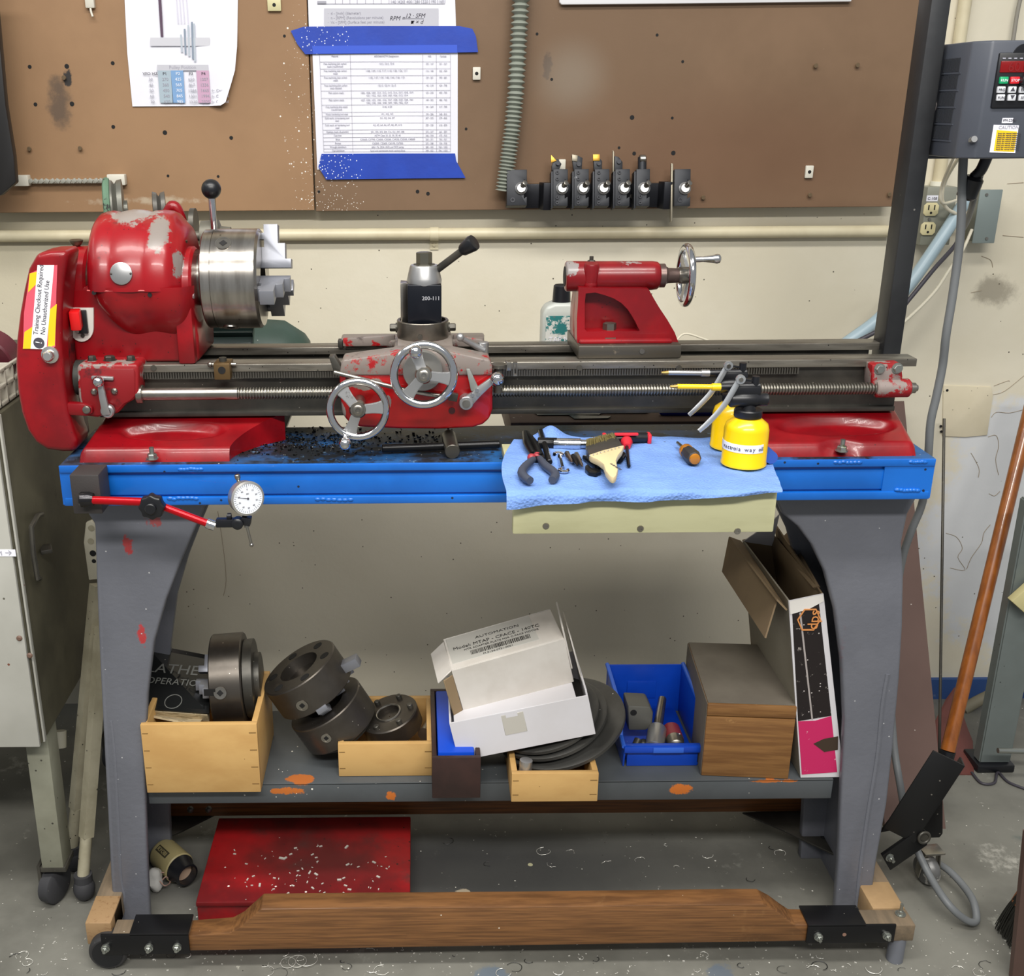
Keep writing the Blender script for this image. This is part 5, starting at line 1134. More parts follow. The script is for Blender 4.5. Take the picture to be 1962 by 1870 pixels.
# basket and maroon disc on top
wire = mat('offwhite_wire', '#b9b4a6', .5)
g = thing('plastic_basket', (cx1-.03, 1.70, cz1+.003), 'off white slotted basket on the cabinet top at left edge', 'basket')
bb = B()
for i in range(6): bb.box(cx1-.22, cx1-.006, 1.632+i*.034, 1.638+i*.034, cz1+.003+.0, cz1+.060, .001)
for z in (.003, .03, .055): bb.box(cx1-.22, cx1-.004, 1.630, 1.636, cz1+z, cz1+z+.006, .001).box(cx1-.012, cx1-.006, 1.630, 1.83, cz1+z, cz1+z+.006, .001)
for i in range(8): bb.box(cx1-.21+i*.028, cx1-.204+i*.028, 1.629, 1.633, cz1+.003, cz1+.06, .001)
mk('slotted_wall', bb, wire, g)
c = P(-12, 688, 1.80)
o = mk('maroon_disc', B().cyl((c.x, 1.76, c.z), (c.x+.004, 1.80, c.z+.01), .048, n=40, ch=.003), mat('maroon_plastic', '#57222c', .45, spots=[('#8a6a6a', 80, .14, .3)])); tag(o, 'maroon round disc lying in the basket at the left edge', 'disc')
o = mk('white_strip', B().box(P(-30, 650, 2.3).x, P(22, 650, 2.3).x, 2.3, 2.32, P(0, 672, 2.3).z, P(0, 655, 2.3).z, .002), wire); tag(o, 'pale strip behind the gear cover at the left edge', 'strip')
# folding stand
stm = mat('cream_grimy_metal', '#a8a28c', .5, var=.8, vscale=12, col2='#8c8670', spots=[('#3a372e', 110, .22, .35)])
g = thing('folding_stand', PZ(150, 1670, 0), 'cream folded work stand with black rubber feet behind the left leg', 'stand')
f1, f2 = PZ(141, 1672, 0), PZ(162, 1728, 0)
fr = B().poly(pxpoly([(164, 1002), (174, 998), (186, 1006), (188, 1110), (170, 1112), (160, 1040)], 1.84), 1.84, 1.85, bev=.002)
br_ = mk('bracket', fr, mat('cream_metal', '#b8b3a0', .45), g)
for (x, y) in ((175, 1012), (174, 1037), (178, 1060), (180, 1075)): c = P(x, y, 1.84); mk('hole', B().cyl((c.x, 1.8394, c.z), (c.x, 1.845, c.z), .006 if y < 1070 else .004, n=14), darkgap if y > 1040 else stm, br_)
for f, (tx, ty, Y) in ((f1, (186, 1120, 1.85)), (f2, (196, 1200, 1.83))):
    tp_ = P(tx, ty, Y); bot = Vector((f.x, f.y+.01, .05)); mid = bot.lerp(tp_, .16)
    lg = mk('leg', B().tube([bot, mid], .0115, 14, smooth=False).tube([mid, tp_], .0145, 4, smooth=False), stm, g)
    mk('rubber_foot', B().ball((f.x, f.y+.008, .026), .0205, 16, (1, 1, 1.25)).cyl((f.x, f.y+.009, .03), bot+Vector((0, 0, .006)), .017, n=16), rubber, lg)
# ================================================================ things behind the lathe
mg = mat('green_motor_paint', '#3d5148', .5, spots=[('#a9b3a8', 110, .16, .25)], var=.5, vscale=12, col2='#34463e')
mdk = mat('dark_green_fins', '#1d2a27', .4)
zc = P(540, 617, 2.02).z-.075
M_ = thing('electric_motor', (P(500, 640, 2.02).x, 2.02, zc-.08), 'green electric motor behind the bed below the chuck', 'motor')
xm0, xm1, xm2 = P(395, 640, 2.02).x, P(492, 640, 2.02).x, P(592, 640, 2.02).x
mk('core', B().cyl((xm0, 2.02, zc), (xm1, 2.02, zc), .063, n=32), mdk, M_)
for i in range(18):
    a = 2*pi*i/18; b = B().obox((0, 0, 0), (xm1-xm0-.006, .003, .016), (a+.17, 0, 0), .0008)
    b.xf(Matrix.Translation((( xm0+xm1)/2, 2.02-math.sin(a+.17)*.066, zc+math.cos(a+.17)*.066))); mk('fin', b, mdk, M_)
mk('end_bell', B().lathe([(0, .079), (.003, .082), ((xm2-xm1)*.55, .078), ((xm2-xm1)*.9, .055), (xm2-xm1, .040)], (xm1, 2.02, zc), (1, 0, 0), 12), mg, M_, 30)
mk('motor_base', B().box(xm0, xm2-.03, 1.96, 2.08, zc-.085, zc-.06, .002).box(xm0, xm2-.03, 1.74, 1.97, zc-.085, zc-.080), iron, M_)
lw = mat('brown_ledge_wood', '#5c4638', .6, var=.8, vscale=8, col2='#463529', spots=[('#a8a097', 60, .14, .2), ('#1b1816', 50, .14, .3)])
zl1 = P(1200, 808, 1.80).z; xa_, xb_ = P(978, 830, 1.80).x, P(1470, 830, 1.80).x
o = mk('wooden_ledge', B().box(xa_, xb_, 1.80, 2.05, zl1-.042, zl1, .002).box(xa_+.1, xa_+.13, 1.746, 1.80, zl1-.04, zl1-.015).box(xb_-.13, xb_-.1, 1.746, 1.80, zl1-.04, zl1-.015), lw); tag(o, 'dark brown wooden ledge behind the table under the bed', 'shelf')
g = thing('cleaner_bottle', (P(1070, 600, 1.95).x, 1.95, zl1), 'translucent white bottle with black cap and teal label behind tailstock', 'bottle')
bx0, bx1 = P(1037, 620, 1.95).x, P(1112, 620, 1.95).x; xm = (bx0+bx1)/2; ztp = P(1075, 578, 1.95).z
sh = [(bx0, zl1+.001), (bx1, zl1+.001), (bx1, ztp-.018), (bx1-.006, ztp-.006), (xm+.014, ztp), (xm-.014, ztp), (bx0+.006, ztp-.006), (bx0, ztp-.018)]
mk('bottle_body', B().poly(sh, 1.93, 1.975, bev=.006, seg=3), mat('milky_plastic', '#cbcfc8', .35, trans=.25), g)
mk('cap', B().lathe([(0, .0165), (.028, .015), (.030, .013)], (xm, 1.953, ztp), (0, 0, 1), 24), blackpl, g)
lbl = mk('label', B().box(bx0+.006, bx1-.006, 1.9292, 1.930, zl1+.03, ztp-.022), mat('teal_label', '#2f7d7c', .5, wear=[('#dcdcd4', 26, .50, .54), ('#b83a3a', 60, .66, .70)]), g, 0)
text('TAP MAGIC', .013, (bx0+.012, 1.9288, P(1070, 655, 1.93).z), whitepaper, lbl)
o = mk('blue_tube', B().lathe([(0, .004), (.006, .0075), (.085, .0085), (.09, .0085), (.091, .004)], P(1264, 789, 1.84), P(1362, 790, 1.84)-P(1264, 789, 1.84), 18), mat('dark_blue_plastic', '#1d2a8c', .35)); tag(o, 'dark blue tube lying on the brown ledge', 'tube')
for i, (x0_, x1_, y_, lab) in enumerate(((1030, 1148, 792, 'wide black rubber strip on the brown ledge'), (1100, 1165, 799, 'short black strip lying in front on the brown ledge'), (1130, 1240, 788, 'thin black strip furthest right on the brown ledge'))):
    o = slab('rubber_strip', [PZ(x0_, y_+3, zl1+.002), PZ(x1_, y_+2, zl1+.003), PZ(x1_+6, y_-2, zl1+.003), PZ(x0_-10, y_-4, zl1+.002)], .0015, blackpl); tag(o, lab, 'strip')
# swarf on the table
sw = B(); rnd = random.Random(3)
for i in range(900):
    u = rnd.random(); px_ = 455+420*u**1.3; yw = rnd.gauss(1.66, .035); yw = min(max(yw, 1.565), 1.74)
    if px_ > 700 and rnd.random() < .5: continue
    c = PZ(px_, 850, TZ1); s_ = rnd.uniform(.0008, .0024)
    if c.x > P(960, 850, 1.6).x: continue
    if c.x < P(455, 850, 1.6).x+.0 : continue
    sw.obox((c.x, yw, TZ1+s_*.4), (s_*2.0, s_, s_*.8), (rnd.uniform(-.4, .4), rnd.uniform(-.4, .4), rnd.uniform(0, 3)))
o = mk('metal_chips', sw, mat('dark_swarf', '#4b4b4a', .3, .7, wear=[('#0c0c0d', 200, .42, .5), ('#b9bdc0', 260, .60, .64)]), smooth=0); o['kind'] = 'stuff'; tag(o, 'dark metal chips scattered on the table by the left foot', 'chips')
# ================================================================ magnetic base indicator
G = thing('indicator_stand', (P(170, 985, 1.50).x, 1.52, P(170, 985, 1.50).z), 'magnetic stand with red jointed arms holding a round dial gauge', 'gauge stand')
bx0, bx1 = P(137, 950, 1.497).x, P(193, 950, 1.497).x; bz0, bz1 = P(160, 985, 1.497).z, P(160, 915, 1.497).z
mk('magnet_block', B().box(bx0, bx1, 1.497, 1.546, bz0, bz1+.004, .002), mat('black_wrinkle', '#332f2e', .6, bump=(300, .3, .0006)), G)
mk('swivel', B().lathe([(0, .0095), (.002, .0112), (.014, .0112), (.020, .009)], P(153, 957, 1.488), (1, .05, 0), 24), mat('dark_chrome', '#3c3b3d', .25, .9), G)
ra = mat('red_anodised', '#c4101c', .22, .55)
k0, k1, k2 = P(175, 958, 1.486), P(290, 962, 1.480), P(398, 1003, 1.474)
mk('arm', B().cyl(k0, k1, .0062, n=18), ra, G); mk('arm', B().cyl(k1, k2, .0056, n=18), ra, G)
st8 = [(( .0200 if i % 2 == 0 else .0165)*math.cos(2*pi*i/16), (.0200 if i % 2 == 0 else .0165)*math.sin(2*pi*i/16)) for i in range(16)]
kk = P(293, 968, 1.47)
mk('clamp_knob', B().poly([(kk.x+x, kk.z+z) for x, z in st8], 1.458, 1.474, bev=.003, seg=3).cyl((kk.x, 1.452, kk.z), (kk.x, 1.46, kk.z), .008, n=20, ch=.001), blackpl, G)
mk('ball_joint', B().ball(P(403, 1005, 1.474), .0078, 14).cyl(P(396, 1002, 1.474), P(412, 1008, 1.474), .0075, n=16), chrome, G)
mk('fine_adjuster', B().obox(P(433, 1001, 1.474), (.028, .012, .012), (0, 0, 0), .001).cyl(P(439, 988, 1.474), P(440, 998, 1.474), .004, n=12).cyl(P(436, 989, 1.474), P(443, 989, 1.474), .005, n=12), blackox, G)
mk('adjuster_knob', B().lathe([(0, .0085), (.012, .0085), (.014, .006), (.014, .003)], P(457, 999, 1.476), (0, -1, 0), 20), blackpl, G)
mk('stem_clamp', B().obox(P(472, 997, 1.474), (.014, .014, .012), (0, .2, 0), .001), blackpl, G)
nd = Vector((.62, -1, .12)).normalized(); dc = P(464, 950, 1.486)
mk('gauge_case', B().lathe([(0, .0215), (.004, .024), (.016, .024), (.017, .0255), (.021, .0255), (.022, .0225), (.0205, .0225)], dc, nd, 48), mat('silver_case', '#c6c4c0', .3, .8), G)
fc = mk('gauge_face', B().lathe([(0, .0226), (.0006, .0226)], dc+nd*.0206, nd, 40), mat('dial_face', '#dfe3ea', .4), G, 0)
fx = Vector((0, 0, 1)).cross(nd).normalized()*-1; fx = nd.cross(Vector((0, 0, 1))).normalized(); fx = -fx if fx.x < 0 else fx; fz = nd.cross(fx); fz = fz if fz.z > 0 else -fz
tk = B()
for i in range(40):
    a = 2*pi*i/40; d = fx*math.sin(a)+fz*math.cos(a); r0 = .0185 if i % 4 else .0165
    tk.tube([dc+nd*.0214+d*r0, dc+nd*.0214+d*.0215], .00022, 4, smooth=False)
d = -fx*.9+fz*.25; tk.tube([dc+nd*.0216, dc+nd*.0216+d.normalized()*.016], [.0007, .0002], 4, smooth=False)
tk.cyl(dc+nd*.0205, dc+nd*.0222, .0016, n=12)
mk('dial_marks', tk, inkdark, fc, 0)
RM = Matrix((( fx.x, fz.x, nd.x), (fx.y, fz.y, nd.y), (fx.z, fz.z, nd.z)))
for i in range(0, 10):
    a = 2*pi*i/10; p = dc+nd*.0214+(fx*math.sin(a)+fz*math.cos(a))*.0138-fz*.0012
    text(str(i*10), .0032, p, inkdark, fc, RM, 'CENTER')
text('.001', .0030, dc+nd*.0214+fz*.006, inkdark, fc, RM, 'CENTER')
mk('plunger', B().cyl(P(456, 918, 1.486), P(459, 930, 1.486), .0028, n=12).cyl(P(454, 909, 1.486), P(456, 918, 1.486), .0042, n=14, ch=.001), steel, G)
mk('probe', B().cyl(P(469, 980, 1.480), P(473, 1010, 1.476), .0038, n=14).cyl(P(473, 1008, 1.476), P(481, 1040, 1.476), .0022, n=12).ball(P(482, 1044, 1.476), .0032, 12), steel, G)
# ================================================================ tools on the table and towel
kb = mat('black_tool_steel', '#1f1f20', .3, .6)
g = thing('chuck_key', PZ(860, 855, TZ1), 'black T shaped chuck key lying on the blue table', 'key')
a_, b2 = PZ(732, 859, TZ1+.010), PZ(957, 851, TZ1+.010)
mk('cross_bar', B().cyl(a_, b2, .0062, n=18, ch=.001), kb, g)
mk('key_shaft', B().cyl(PZ(867, 866, TZ1+.011), PZ(860, 836, TZ1+.015), .0115, n=24, ch=.001), mat('dull_tool_steel', '#5d5a54', .35, .8), g)
tz_ = TT+.0085
# pliers
g = thing('pliers', PZ(1030, 890, tz_), 'long nosed pliers with dark blue grips on the towel', 'pliers')
pj = PZ(1031, 877, tz_)
mk('jaw', B().tube([PZ(1005, 828, tz_+.004), PZ(1010, 850, tz_+.003), PZ(1022, 872, tz_)], [.0035, .0062, .0058], 10), kb, g)
mk('jaw', B().tube([PZ(1009, 828, tz_+.004), PZ(1024, 850, tz_+.003), PZ(1034, 872, tz_)], [.0032, .0058, .0058], 10), kb, g)
mk('pivot', B().cyl(pj-Vector((0, 0, .007)), pj+Vector((0, 0, .008)), .0062, n=18).obox(pj, (.018, .020, .010), (0, 0, 0), .002), kb, g)
gr = mat('blue_black_grip', '#3c4250', .5)
for pts in ([(1022, 880), (1008, 892), (1000, 905), (1006, 915), (1016, 921)], [(1034, 878), (1045, 892), (1060, 904), (1064, 912), (1058, 920)]):
    hd = mk('handle', B().tube([PZ(x, y, tz_+.003) for x, y in pts], [.0045, .0060, .0064, .0062, .0055], 12), gr, g)
for (x, y) in ((1018, 877), (1029, 874)): mk('red_band', B().ball(PZ(x, y, tz_+.003), .0062, 10), mat('red_grip', '#9c2f38', .5), g)
# T handle tap wrench
g = thing('tap_wrench', PZ(1070, 850, tz_), 'chrome and black T handle tap wrench on the towel', 'wrench')
mk('body', B().lathe([(0, .0075), (.001, .0088), (.028, .0088), (.029, .0080)], PZ(1030, 849, tz_+.003), PZ(1120, 851, tz_+.003)-PZ(1030, 849, tz_+.003), 24), kb, g)
mk('sleeve', B().lathe([(0, .0078), (.001, .0084), (.040, .0084), (.041, .0070), (.054, .0064), (.055, .004)], PZ(1060, 850, tz_+.003), PZ(1120, 851, tz_+.003)-PZ(1060, 850, tz_+.003), 24), chrome, g)
mk('cross_bar', B().cyl(PZ(1036, 826, tz_+.006), PZ(1053, 886, tz_+.002), .0043, n=14, ch=.001), kb, g)
# little wrench
g = thing('open_end_wrench', PZ(1075, 885, tz_), 'small double ended chrome spanner on the towel', 'wrench')
mk('shaft', B().tube([PZ(1072, 873, TT+.007), PZ(1078, 897, TT+.007)], .0028, 8, smooth=False), chrome, g)
for (x, y, a0) in ((1070, 870, 60), (1080, 901, 240)):
    c = PZ(x, y, TT+.007); b = B().torus((0, 0, 0), (0, 0, 1), .006, .0024, 24, 8, arc=.75); b.xf(Matrix.Translation(c) @ Matrix.Rotation(math.radians(a0+45), 4, 'Z')); mk('open_end', b, chrome, g)
for i, (x0_, y0_, x1_, y1_, lab) in enumerate(((1086, 868, 1096, 886, 'short steel bit furthest left of the three on the towel'), (1098, 874, 1106, 892, 'dark short bit between two bright bits on the towel'), (1104, 870, 1116, 894, 'bright slim bit nearest the paint brush'))):
    a_ = PZ(x0_, y0_, TT+.009); d = PZ(x1_, y1_, TT+.009)-a_; Ln = d.length
    o = mk('driver_bit', B().lathe([(0, .003), (.001, .0042), (Ln*.45, .0042), (Ln*.55, .0028), (Ln*.8, .0028), (Ln, .001)], a_, d, 6 if i != 1 else 12), steel if i != 1 else kb); tag(o, lab, 'bit')
# brush
g = thing('paint_brush', PZ(1160, 885, tz_), 'flat paint brush with cream wooden handle on the towel', 'brush')
zb2 = TT+.022
def flat(pts, z0, z1, nm, m, par, bev=.0015):
    b = B(); q = [PZ(x, y, (z0+z1)/2) for x, y in pts]
    b.poly([(p.x, p.y) for p in q], z0, z1, 'Z', bev); return mk(nm, b, m, par)
flat([(1133, 881), (1128, 877), (1160, 866), (1196, 858), (1192, 868), (1184, 878), (1180, 888), (1184, 905), (1180, 918), (1175, 921), (1168, 918), (1160, 908), (1156, 895), (1146, 887)], zb2-.006, zb2+.004, 'handle', mat('cream_brush_wood', '#d3bf93', .5), g, .0022)
flat([(1128, 877), (1122, 862), (1182, 843), (1192, 860), (1160, 868)], zb2-.007, zb2+.005, 'ferrule', mat('dull_ferrule', '#5c5a55', .35, .7), g)
bb = B(); rnd = random.Random(5)
for i in range(260):
    u = rnd.random(); p0 = PZ(1123+58*u, 861-18*u, zb2+rnd.uniform(-.005, .004)); d = PZ(1125+50*u+rnd.uniform(-3, 3), 845-12*u-rnd.uniform(0, 5), zb2+rnd.uniform(-.004, .009))
    bb.tube([p0, d], [.0009, .0004], 4, smooth=False)
o = mk('bristles', bb, mat('bristle_tan', '#6d6238', .7), g); o['kind'] = 'stuff'
nl = B()
for i in range(9): nl.ball(PZ(1130+i*7, 873-i*2, zb2+.0055), .0011, 6)
mk('ferrule_pins', nl, chrome, g)
Rb = Matrix.Rotation(math.radians(-72), 3, 'Z'); text('1½ IN  BRISTLE', .0045, PZ(1168, 888, zb2+.0045), inkdark, g, Rb)
flat([(1121, 896), (1126, 893), (1134, 900), (1147, 902), (1152, 906), (1142, 910), (1128, 908), (1121, 902)], TT+.004, TT+.011, 'adjustable_wrench', kb, None).name
aw = bpy.data.objects['adjustable_wrench']; tag(aw, 'black adjustable wrench lying partly under the paint brush', 'wrench')
mk('wrench_handle', B().obox(PZ(1138, 885, TT+.008), (.016, .05, .007), (0, 0, .25), .002).cyl(PZ(1192, 872, TT+.010), PZ(1186, 880, TT+.010), .006, n=12), kb, aw)
# T handle hex
g = thing('hex_key_handle', PZ(1200, 850, tz_), 'black and red T handle hex key on the towel', 'hex key')
mk('grip', B().tube([PZ(1160, 842, TT+.012), PZ(1200, 838, TT+.014), PZ(1244, 838, TT+.012)], [.0085, .0095, .0090], 14, flat=.8), blackpl, g)
redp = mat('red_grip_plastic', '#d42a38', .4)
mk('grip_inlay', B().obox(PZ(1200, 832, TT+.022), (.036, .006, .004), (0, 0, 0), .0015), redp, g)
mk('grip_end', B().obox(PZ(1243, 839, TT+.012), (.006, .018, .015), (0, 0, 0), .002), redp, g)
mk('grip_end', B().obox(PZ(1158, 838, TT+.012), (.006, .014, .012), (0, 0, 0), .002), redp, g)
mk('collar', B().lathe([(0, .0075), (.012, .009), (.022, .0062), (.028, .0052)], PZ(1200, 842, TT+.012), PZ(1202, 862, TT+.008)-PZ(1200, 842, TT+.012), 18), redp, g)
mk('hex_shaft', B().cyl(PZ(1201, 856, TT+.010), PZ(1205, 893, TT+.007), .0026, n=6), kb, g)
# screwdriver
g = thing('screwdriver', PZ(1325, 880, tz_), 'stubby screwdriver with amber and black handle on the towel', 'screwdriver')
a_, b2 = PZ(1313, 862, TT+.014), PZ(1342, 890, TT+.014)
mk('handle', B().lathe([(0, .006), (.003, .0095), (.008, .0098), (.010, .0082), (.013, .0105), (.036, .0115), (.042, .010), (.043, .0085)], a_, b2-a_, 8), mat('black_grip', '#2c2b2c', .5), g)
mk('amber_collar', B().lathe([(0, .007), (.003, .0102), (.009, .0102), (.010, .008)], a_-(b2-a_).normalized()*.0005, b2-a_, 20), mat('amber_plastic', '#a86a1c', .2), g)
mk('amber_end', B().lathe([(.0425, .0082), (.046, .0072), (.047, .004)], a_, b2-a_, 16), bpy.data.materials['amber_plastic'], g)
mk('blade', B().cyl(PZ(1298, 848, TT+.012), a_, .0022, .003, n=12), steel, g)
# oil cans
yel = mat('yellow_can', '#f0c400', .3, coat=.3, spots=[('#a88a20', 60, .08, .2)])
def oilcan(px, py, Y, lab, spout, dx=0.):
    base = PZ(px, py, TT+.005); r = .0315
    g = thing('oil_can', base, lab, 'oil can', 'yellow pump oil cans')
    x, y, z = base
    mk('can_body', B().lathe([(0, r-.001), (.001, r), (.004, r), (.005, r-.0007), (.052, r-.0007), (.060, r-.003), (.066, r-.0105), (.069, r-.014), (.072, r-.014)], base, (0, 0, 1), 48), yel, g)
    mk('cap', B().lathe([(0, .0185), (.0015, .0195), (.010, .0195), (.0115, .018)], (x, y, z+.069), (0, 0, 1), 28), blackpl, g)
    mk('pump_neck', B().lathe([(0, .010), (.012, .008)], (x, y, z+.080), (0, 0, 1), 20).lathe([(0, .0095), (.002, .011), (.036, .011), (.040, .009), (.052, .009), (.054, .007)], (x-.028, y, z+.094), (1, 0, 0), 24).box(x-.030, x+.014, y-.006, y+.006, z+.096, z+.114, .003).cyl((x-.042, y, z+.112), (x+.012, y, z+.113), .0052, n=16).cyl((x+.006, y, z+.11), (x+.006, y, z+.127), .0052, n=16).obox((x-.006, y, z+.122), (.018, .004, .003), (0, .2, 0), .0008), blackpl, g)
    sm = yel if spout == 'y' else alum
    s0 = Vector((x-.042, y, z+.112))
    mk('spout', B().lathe([(0, .0052), (.012, .0052), (.012, .0036), (.060, .0036)], s0+Vector((0, 0, 0)), (-1, 0, .02), 16), sm, g)
    mk('spout_tip', B().lathe([(0, .0034), (.010, .0016)], s0+Vector((-.060, 0, .0012)), (-1, 0, .02), 12), mat('brass_tip', '#b08a4a', .3, .8) if not bpy.data.materials.get('brass_tip') else bpy.data.materials['brass_tip'], g)
    tr = B().tube([(x-.018, y-.011, z+.130), (x-.026, y-.011, z+.112), (x-.040, y-.012, z+.086), (x-.058, y-.012, z+.064), (x-.070, y-.012, z+.052)], [.0034, .0044, .0042, .0040, .0032], 8, flat=.5)
    tr.lathe([(0, .0065), (.004, .0065)], (x-.019, y-.015, z+.126), (0, 1, 0), 16)
    t_ = mk('trigger', tr, mat('pressed_steel', '#b9bcbf', .3, .7) if not bpy.data.materials.get('pressed_steel') else bpy.data.materials['pressed_steel'], g)
    mk('rivet', B().cyl((x-.019, y-.017, z+.126), (x-.019, y-.010, z+.126), .003, n=10), steel, t_)
    return g, base, r
g2, b_2, r_2 = oilcan(1401, 855, 0, 'yellow pump oil can standing behind the labelled one', 's')
g1, b_1, r_1 = oilcan(1424, 888, 0, 'yellow pump oil can with white way oil label in front', 'y')
# wrap round label
zl0 = .024; bb = B(); n = 40
def lab(u, v):
    a = math.radians(-205+150*u); return Vector((b_1.x+(r_1-.0003)*math.cos(a), b_1.y+(r_1-.0003)*math.sin(a), b_1.z+zl0+.012*v))
bb.grid(lab, n, 1, .0004); lb = mk('label', bb, whitepaper, g1)
s = 'vactroia way oil'; ang = -172.
c_tmp = None
for ch_ in s:
    wd_ = {'i': 3.0, 'l': 3.0, 'w': 9.5, ' ': 6.5, 't': 4.2, 'r': 4.6, 'm': 10}.get(ch_, 7.2)
    a = math.radians(ang+wd_/2*1.18); rr = r_1+.0004
    if ch_ != ' ':
        nrm = Vector((math.cos(a), math.sin(a), 0)); xx = Vector((-math.sin(a), math.cos(a), 0))
        RM = Matrix(((xx.x, 0, nrm.x), (xx.y, 0, nrm.y), (0, 1, 0)))
        text(ch_, 0.0082, Vector((b_1.x, b_1.y, b_1.z+zl0+.0035))+nrm*rr, inkdark, lb, RM, 'CENTER')
    ang += wd_*1.18
    if ang > -50: break
o = mk('blue_tube', B().cyl(PZ(1466, 866, TT+.012), PZ(1478, 877, TT+.014), .009, n=20).cyl(PZ(1440, 858, TT+.012), PZ(1466, 866, TT+.012), .0086, n=20), mat('blue_rolled', '#2f55b0', .5)); tag(o, 'end of a blue roll showing right of the oil can', 'roll')
# ================================================================ wooden dolly under the table
fir = mat('oiled_fir_beam', '#7d5530', .5, var=.9, vscale=16, col2='#5a3b20', stretch=(.5, 4, 14), wear=[('#8f6a42', 5, .58, .72), ('#33251a', 12, .66, .76)], spots=[('#d9d2c2', 60, .08, .15)], bump=(30, .25, .001))
firs = mat('weathered_fir', '#7b6a55', .65, var=.8, vscale=12, col2='#5f5445', stretch=(4, .5, 4), spots=[('#e4dfd2', 70, .12, .15)], wear=[('#3a342c', 9, .60, .72)])
lamp = mat('pressed_black_bracket', '#19191b', .35, .4, spots=[('#8e8a82', 120, .14, .2)])
YB0, YB1 = 1.50, 1.54
D_ = thing('wooden_dolly', (.08, 1.68, .03), 'wooden mobile base frame with black brackets under the steel table', 'dolly')
zt_l, zt_h = .088, P(1000, 1738, YB0).z
fb = [(360, 1822), (360, 1794), (440, 1788), (462, 1776), (484, 1756), (500, 1742), (700, 1740), (1000, 1738), (1250, 1735), (1400, 1733), (1463, 1733), (1486, 1745), (1506, 1760), (1524, 1772), (1560, 1773), (1560, 1803)]
q = pxpoly(fb, YB0)
mk('front_beam', B().poly(q, YB0, YB1, bev=.002), fir, D_)
zb0 = P(1640, 1804, YB0).z; xl_, xr_ = P(158, 1800, YB0).x, P(1752, 1790, YB0).x
ztb = P(1640, 1774, YB0).z
mk('front_beam', B().box(P(1558, 1790, YB0).x, xr_, YB0, YB1, zb0, ztb, .002), firs, D_)
mk('front_beam', B().box(xl_+.05, P(362, 1800, YB0).x, YB0+.003, YB1, P(300, 1822, YB0).z, P(300, 1792, YB0).z, .002), firs, D_)
zs0, zs1 = ztb-.045, ztb
mk('side_beam', B().box(xr_-.045, xr_, YB1+.001, 1.90, zs0, zs1, .002), firs, D_)
mk('side_beam', B().box(xr_-.058, xr_-.002, YB1+.001, YB1+.07, zs0+.001, zs1+.0015, .002), mat('fresh_fir_block', '#a88a63', .6, var=.6, vscale=14, col2='#8d7250'), D_)
mk('side_beam', B().box(xl_, xl_+.045, YB1+.001, 1.90, zs0, zs1, .002), firs, D_)
mk('side_beam', B().box(xl_, xl_+.045, YB0+.02, YB1+.05, zs0, zs1+.001, .002), mat('fir_end_grain', '#9a7c58', .6, wear=[('#806040', 60, .54, .68, (1, 1, 3))]), D_)
mk('rear_beam', B().box(xl_, xr_, 1.86, 1.90, .055, .125, .002), mat('rear_fir', '#7a4a22', .5, var=.8, vscale=14, col2='#4e3018', stretch=(.5, 4, 14)), D_)
# corner gusset plates
gus = mat('dirty_black_plate', '#3b3934', .5, .3, var=.8, vscale=10, col2='#23211f', spots=[('#8d867a', 80, .12, .2)])
def tri(pts, z0, z1, par, nm='gusset_plate'):
    b = B(); q = [PZ(x, y, z1) for x, y in pts]; b.poly([(p.x, p.y) for p in q], z0, z1, 'Z', .001); return mk(nm, b, gus, par)
g1_ = tri([(215, 1600), (300, 1612), (348, 1592), (428, 1552), (215, 1552)], .050, .054, D_)
g2_ = tri([(1422, 1556), (1500, 1590), (1610, 1642), (1660, 1640), (1640, 1550)], .050, .054, D_)
for (x, y, pa) in ((330, 1568, g1_), (1578, 1604, g2_)): c = PZ(x, y, .0545); mk('hole', B().cyl((c.x, c.y, .053), (c.x, c.y, .0545), .006, n=14), darkgap, pa)
for x in (365, 400): c = P(x, 1551, 1.80); mk('bolt', B().ball((c.x, 1.80, c.z), .007, 10), iron, D_)
mk('rear_castor', B().cyl((xr_-.14, 1.93, .035), (xr_-.11, 1.93, .035), .034, n=28, ch=.004), rubber, D_)
# front brackets
bx0, bx1 = P(195, 1800, YB0).x, P(363, 1800, YB0).x
z0_, z1_ = P(280, 1828, YB0-.004).z, P(280, 1790, YB0-.004).z
lb_ = mk('corner_bracket', B().box(bx0, bx1, YB0-.005, YB0-.001, z0_, z1_, .001).box(P(250, 1800, YB0).x, bx1, YB0-.005, YB1+.004, z1_-.003, z1_+.001, .001), lamp, D_)
c = P(209, 1797, YB0+.02); rw = .034
c = Vector((c.x, YB0+.022, rw+.001))
wh = mk('wheel', B().lathe([(0, rw-.004), (.003, rw-.001), (.006, rw), (.026, rw), (.029, rw-.001), (.032, rw-.004), (.032, rw*.72), (.030, rw*.70), (.030, .008)], (c.x, YB0+.034, c.z), (0, -1, 0), 40), mat('hard_rubber_wheel', '#2e2d2e', .6, spots=[('#9b968c', 140, .2, .3)]), D_)
mk('wheel_disc', B().cyl((c.x, YB0+.001, c.z), (c.x, YB0+.006, c.z), rw*.78, n=36), blackpl, wh)
for (x, y) in ((203, 1815), (286, 1814), (340, 1813)):
    q = P(x, y, YB0-.005); bb = B(); bb.cyl((q.x, YB0-.009, q.z), (q.x, YB0-.004, q.z), .0075, n=18); hexbolt(bb, (q.x, YB0-.008, q.z), (0, -1, 0), .006, .006, .004); mk('bolt', bb, zinc, lb_)
bx0, bx1 = P(1544, 1790, YB0).x, P(1712, 1790, YB0).x
z0_, z1_ = P(1630, 1806, YB0-.004).z, P(1630, 1772, YB0-.004).z
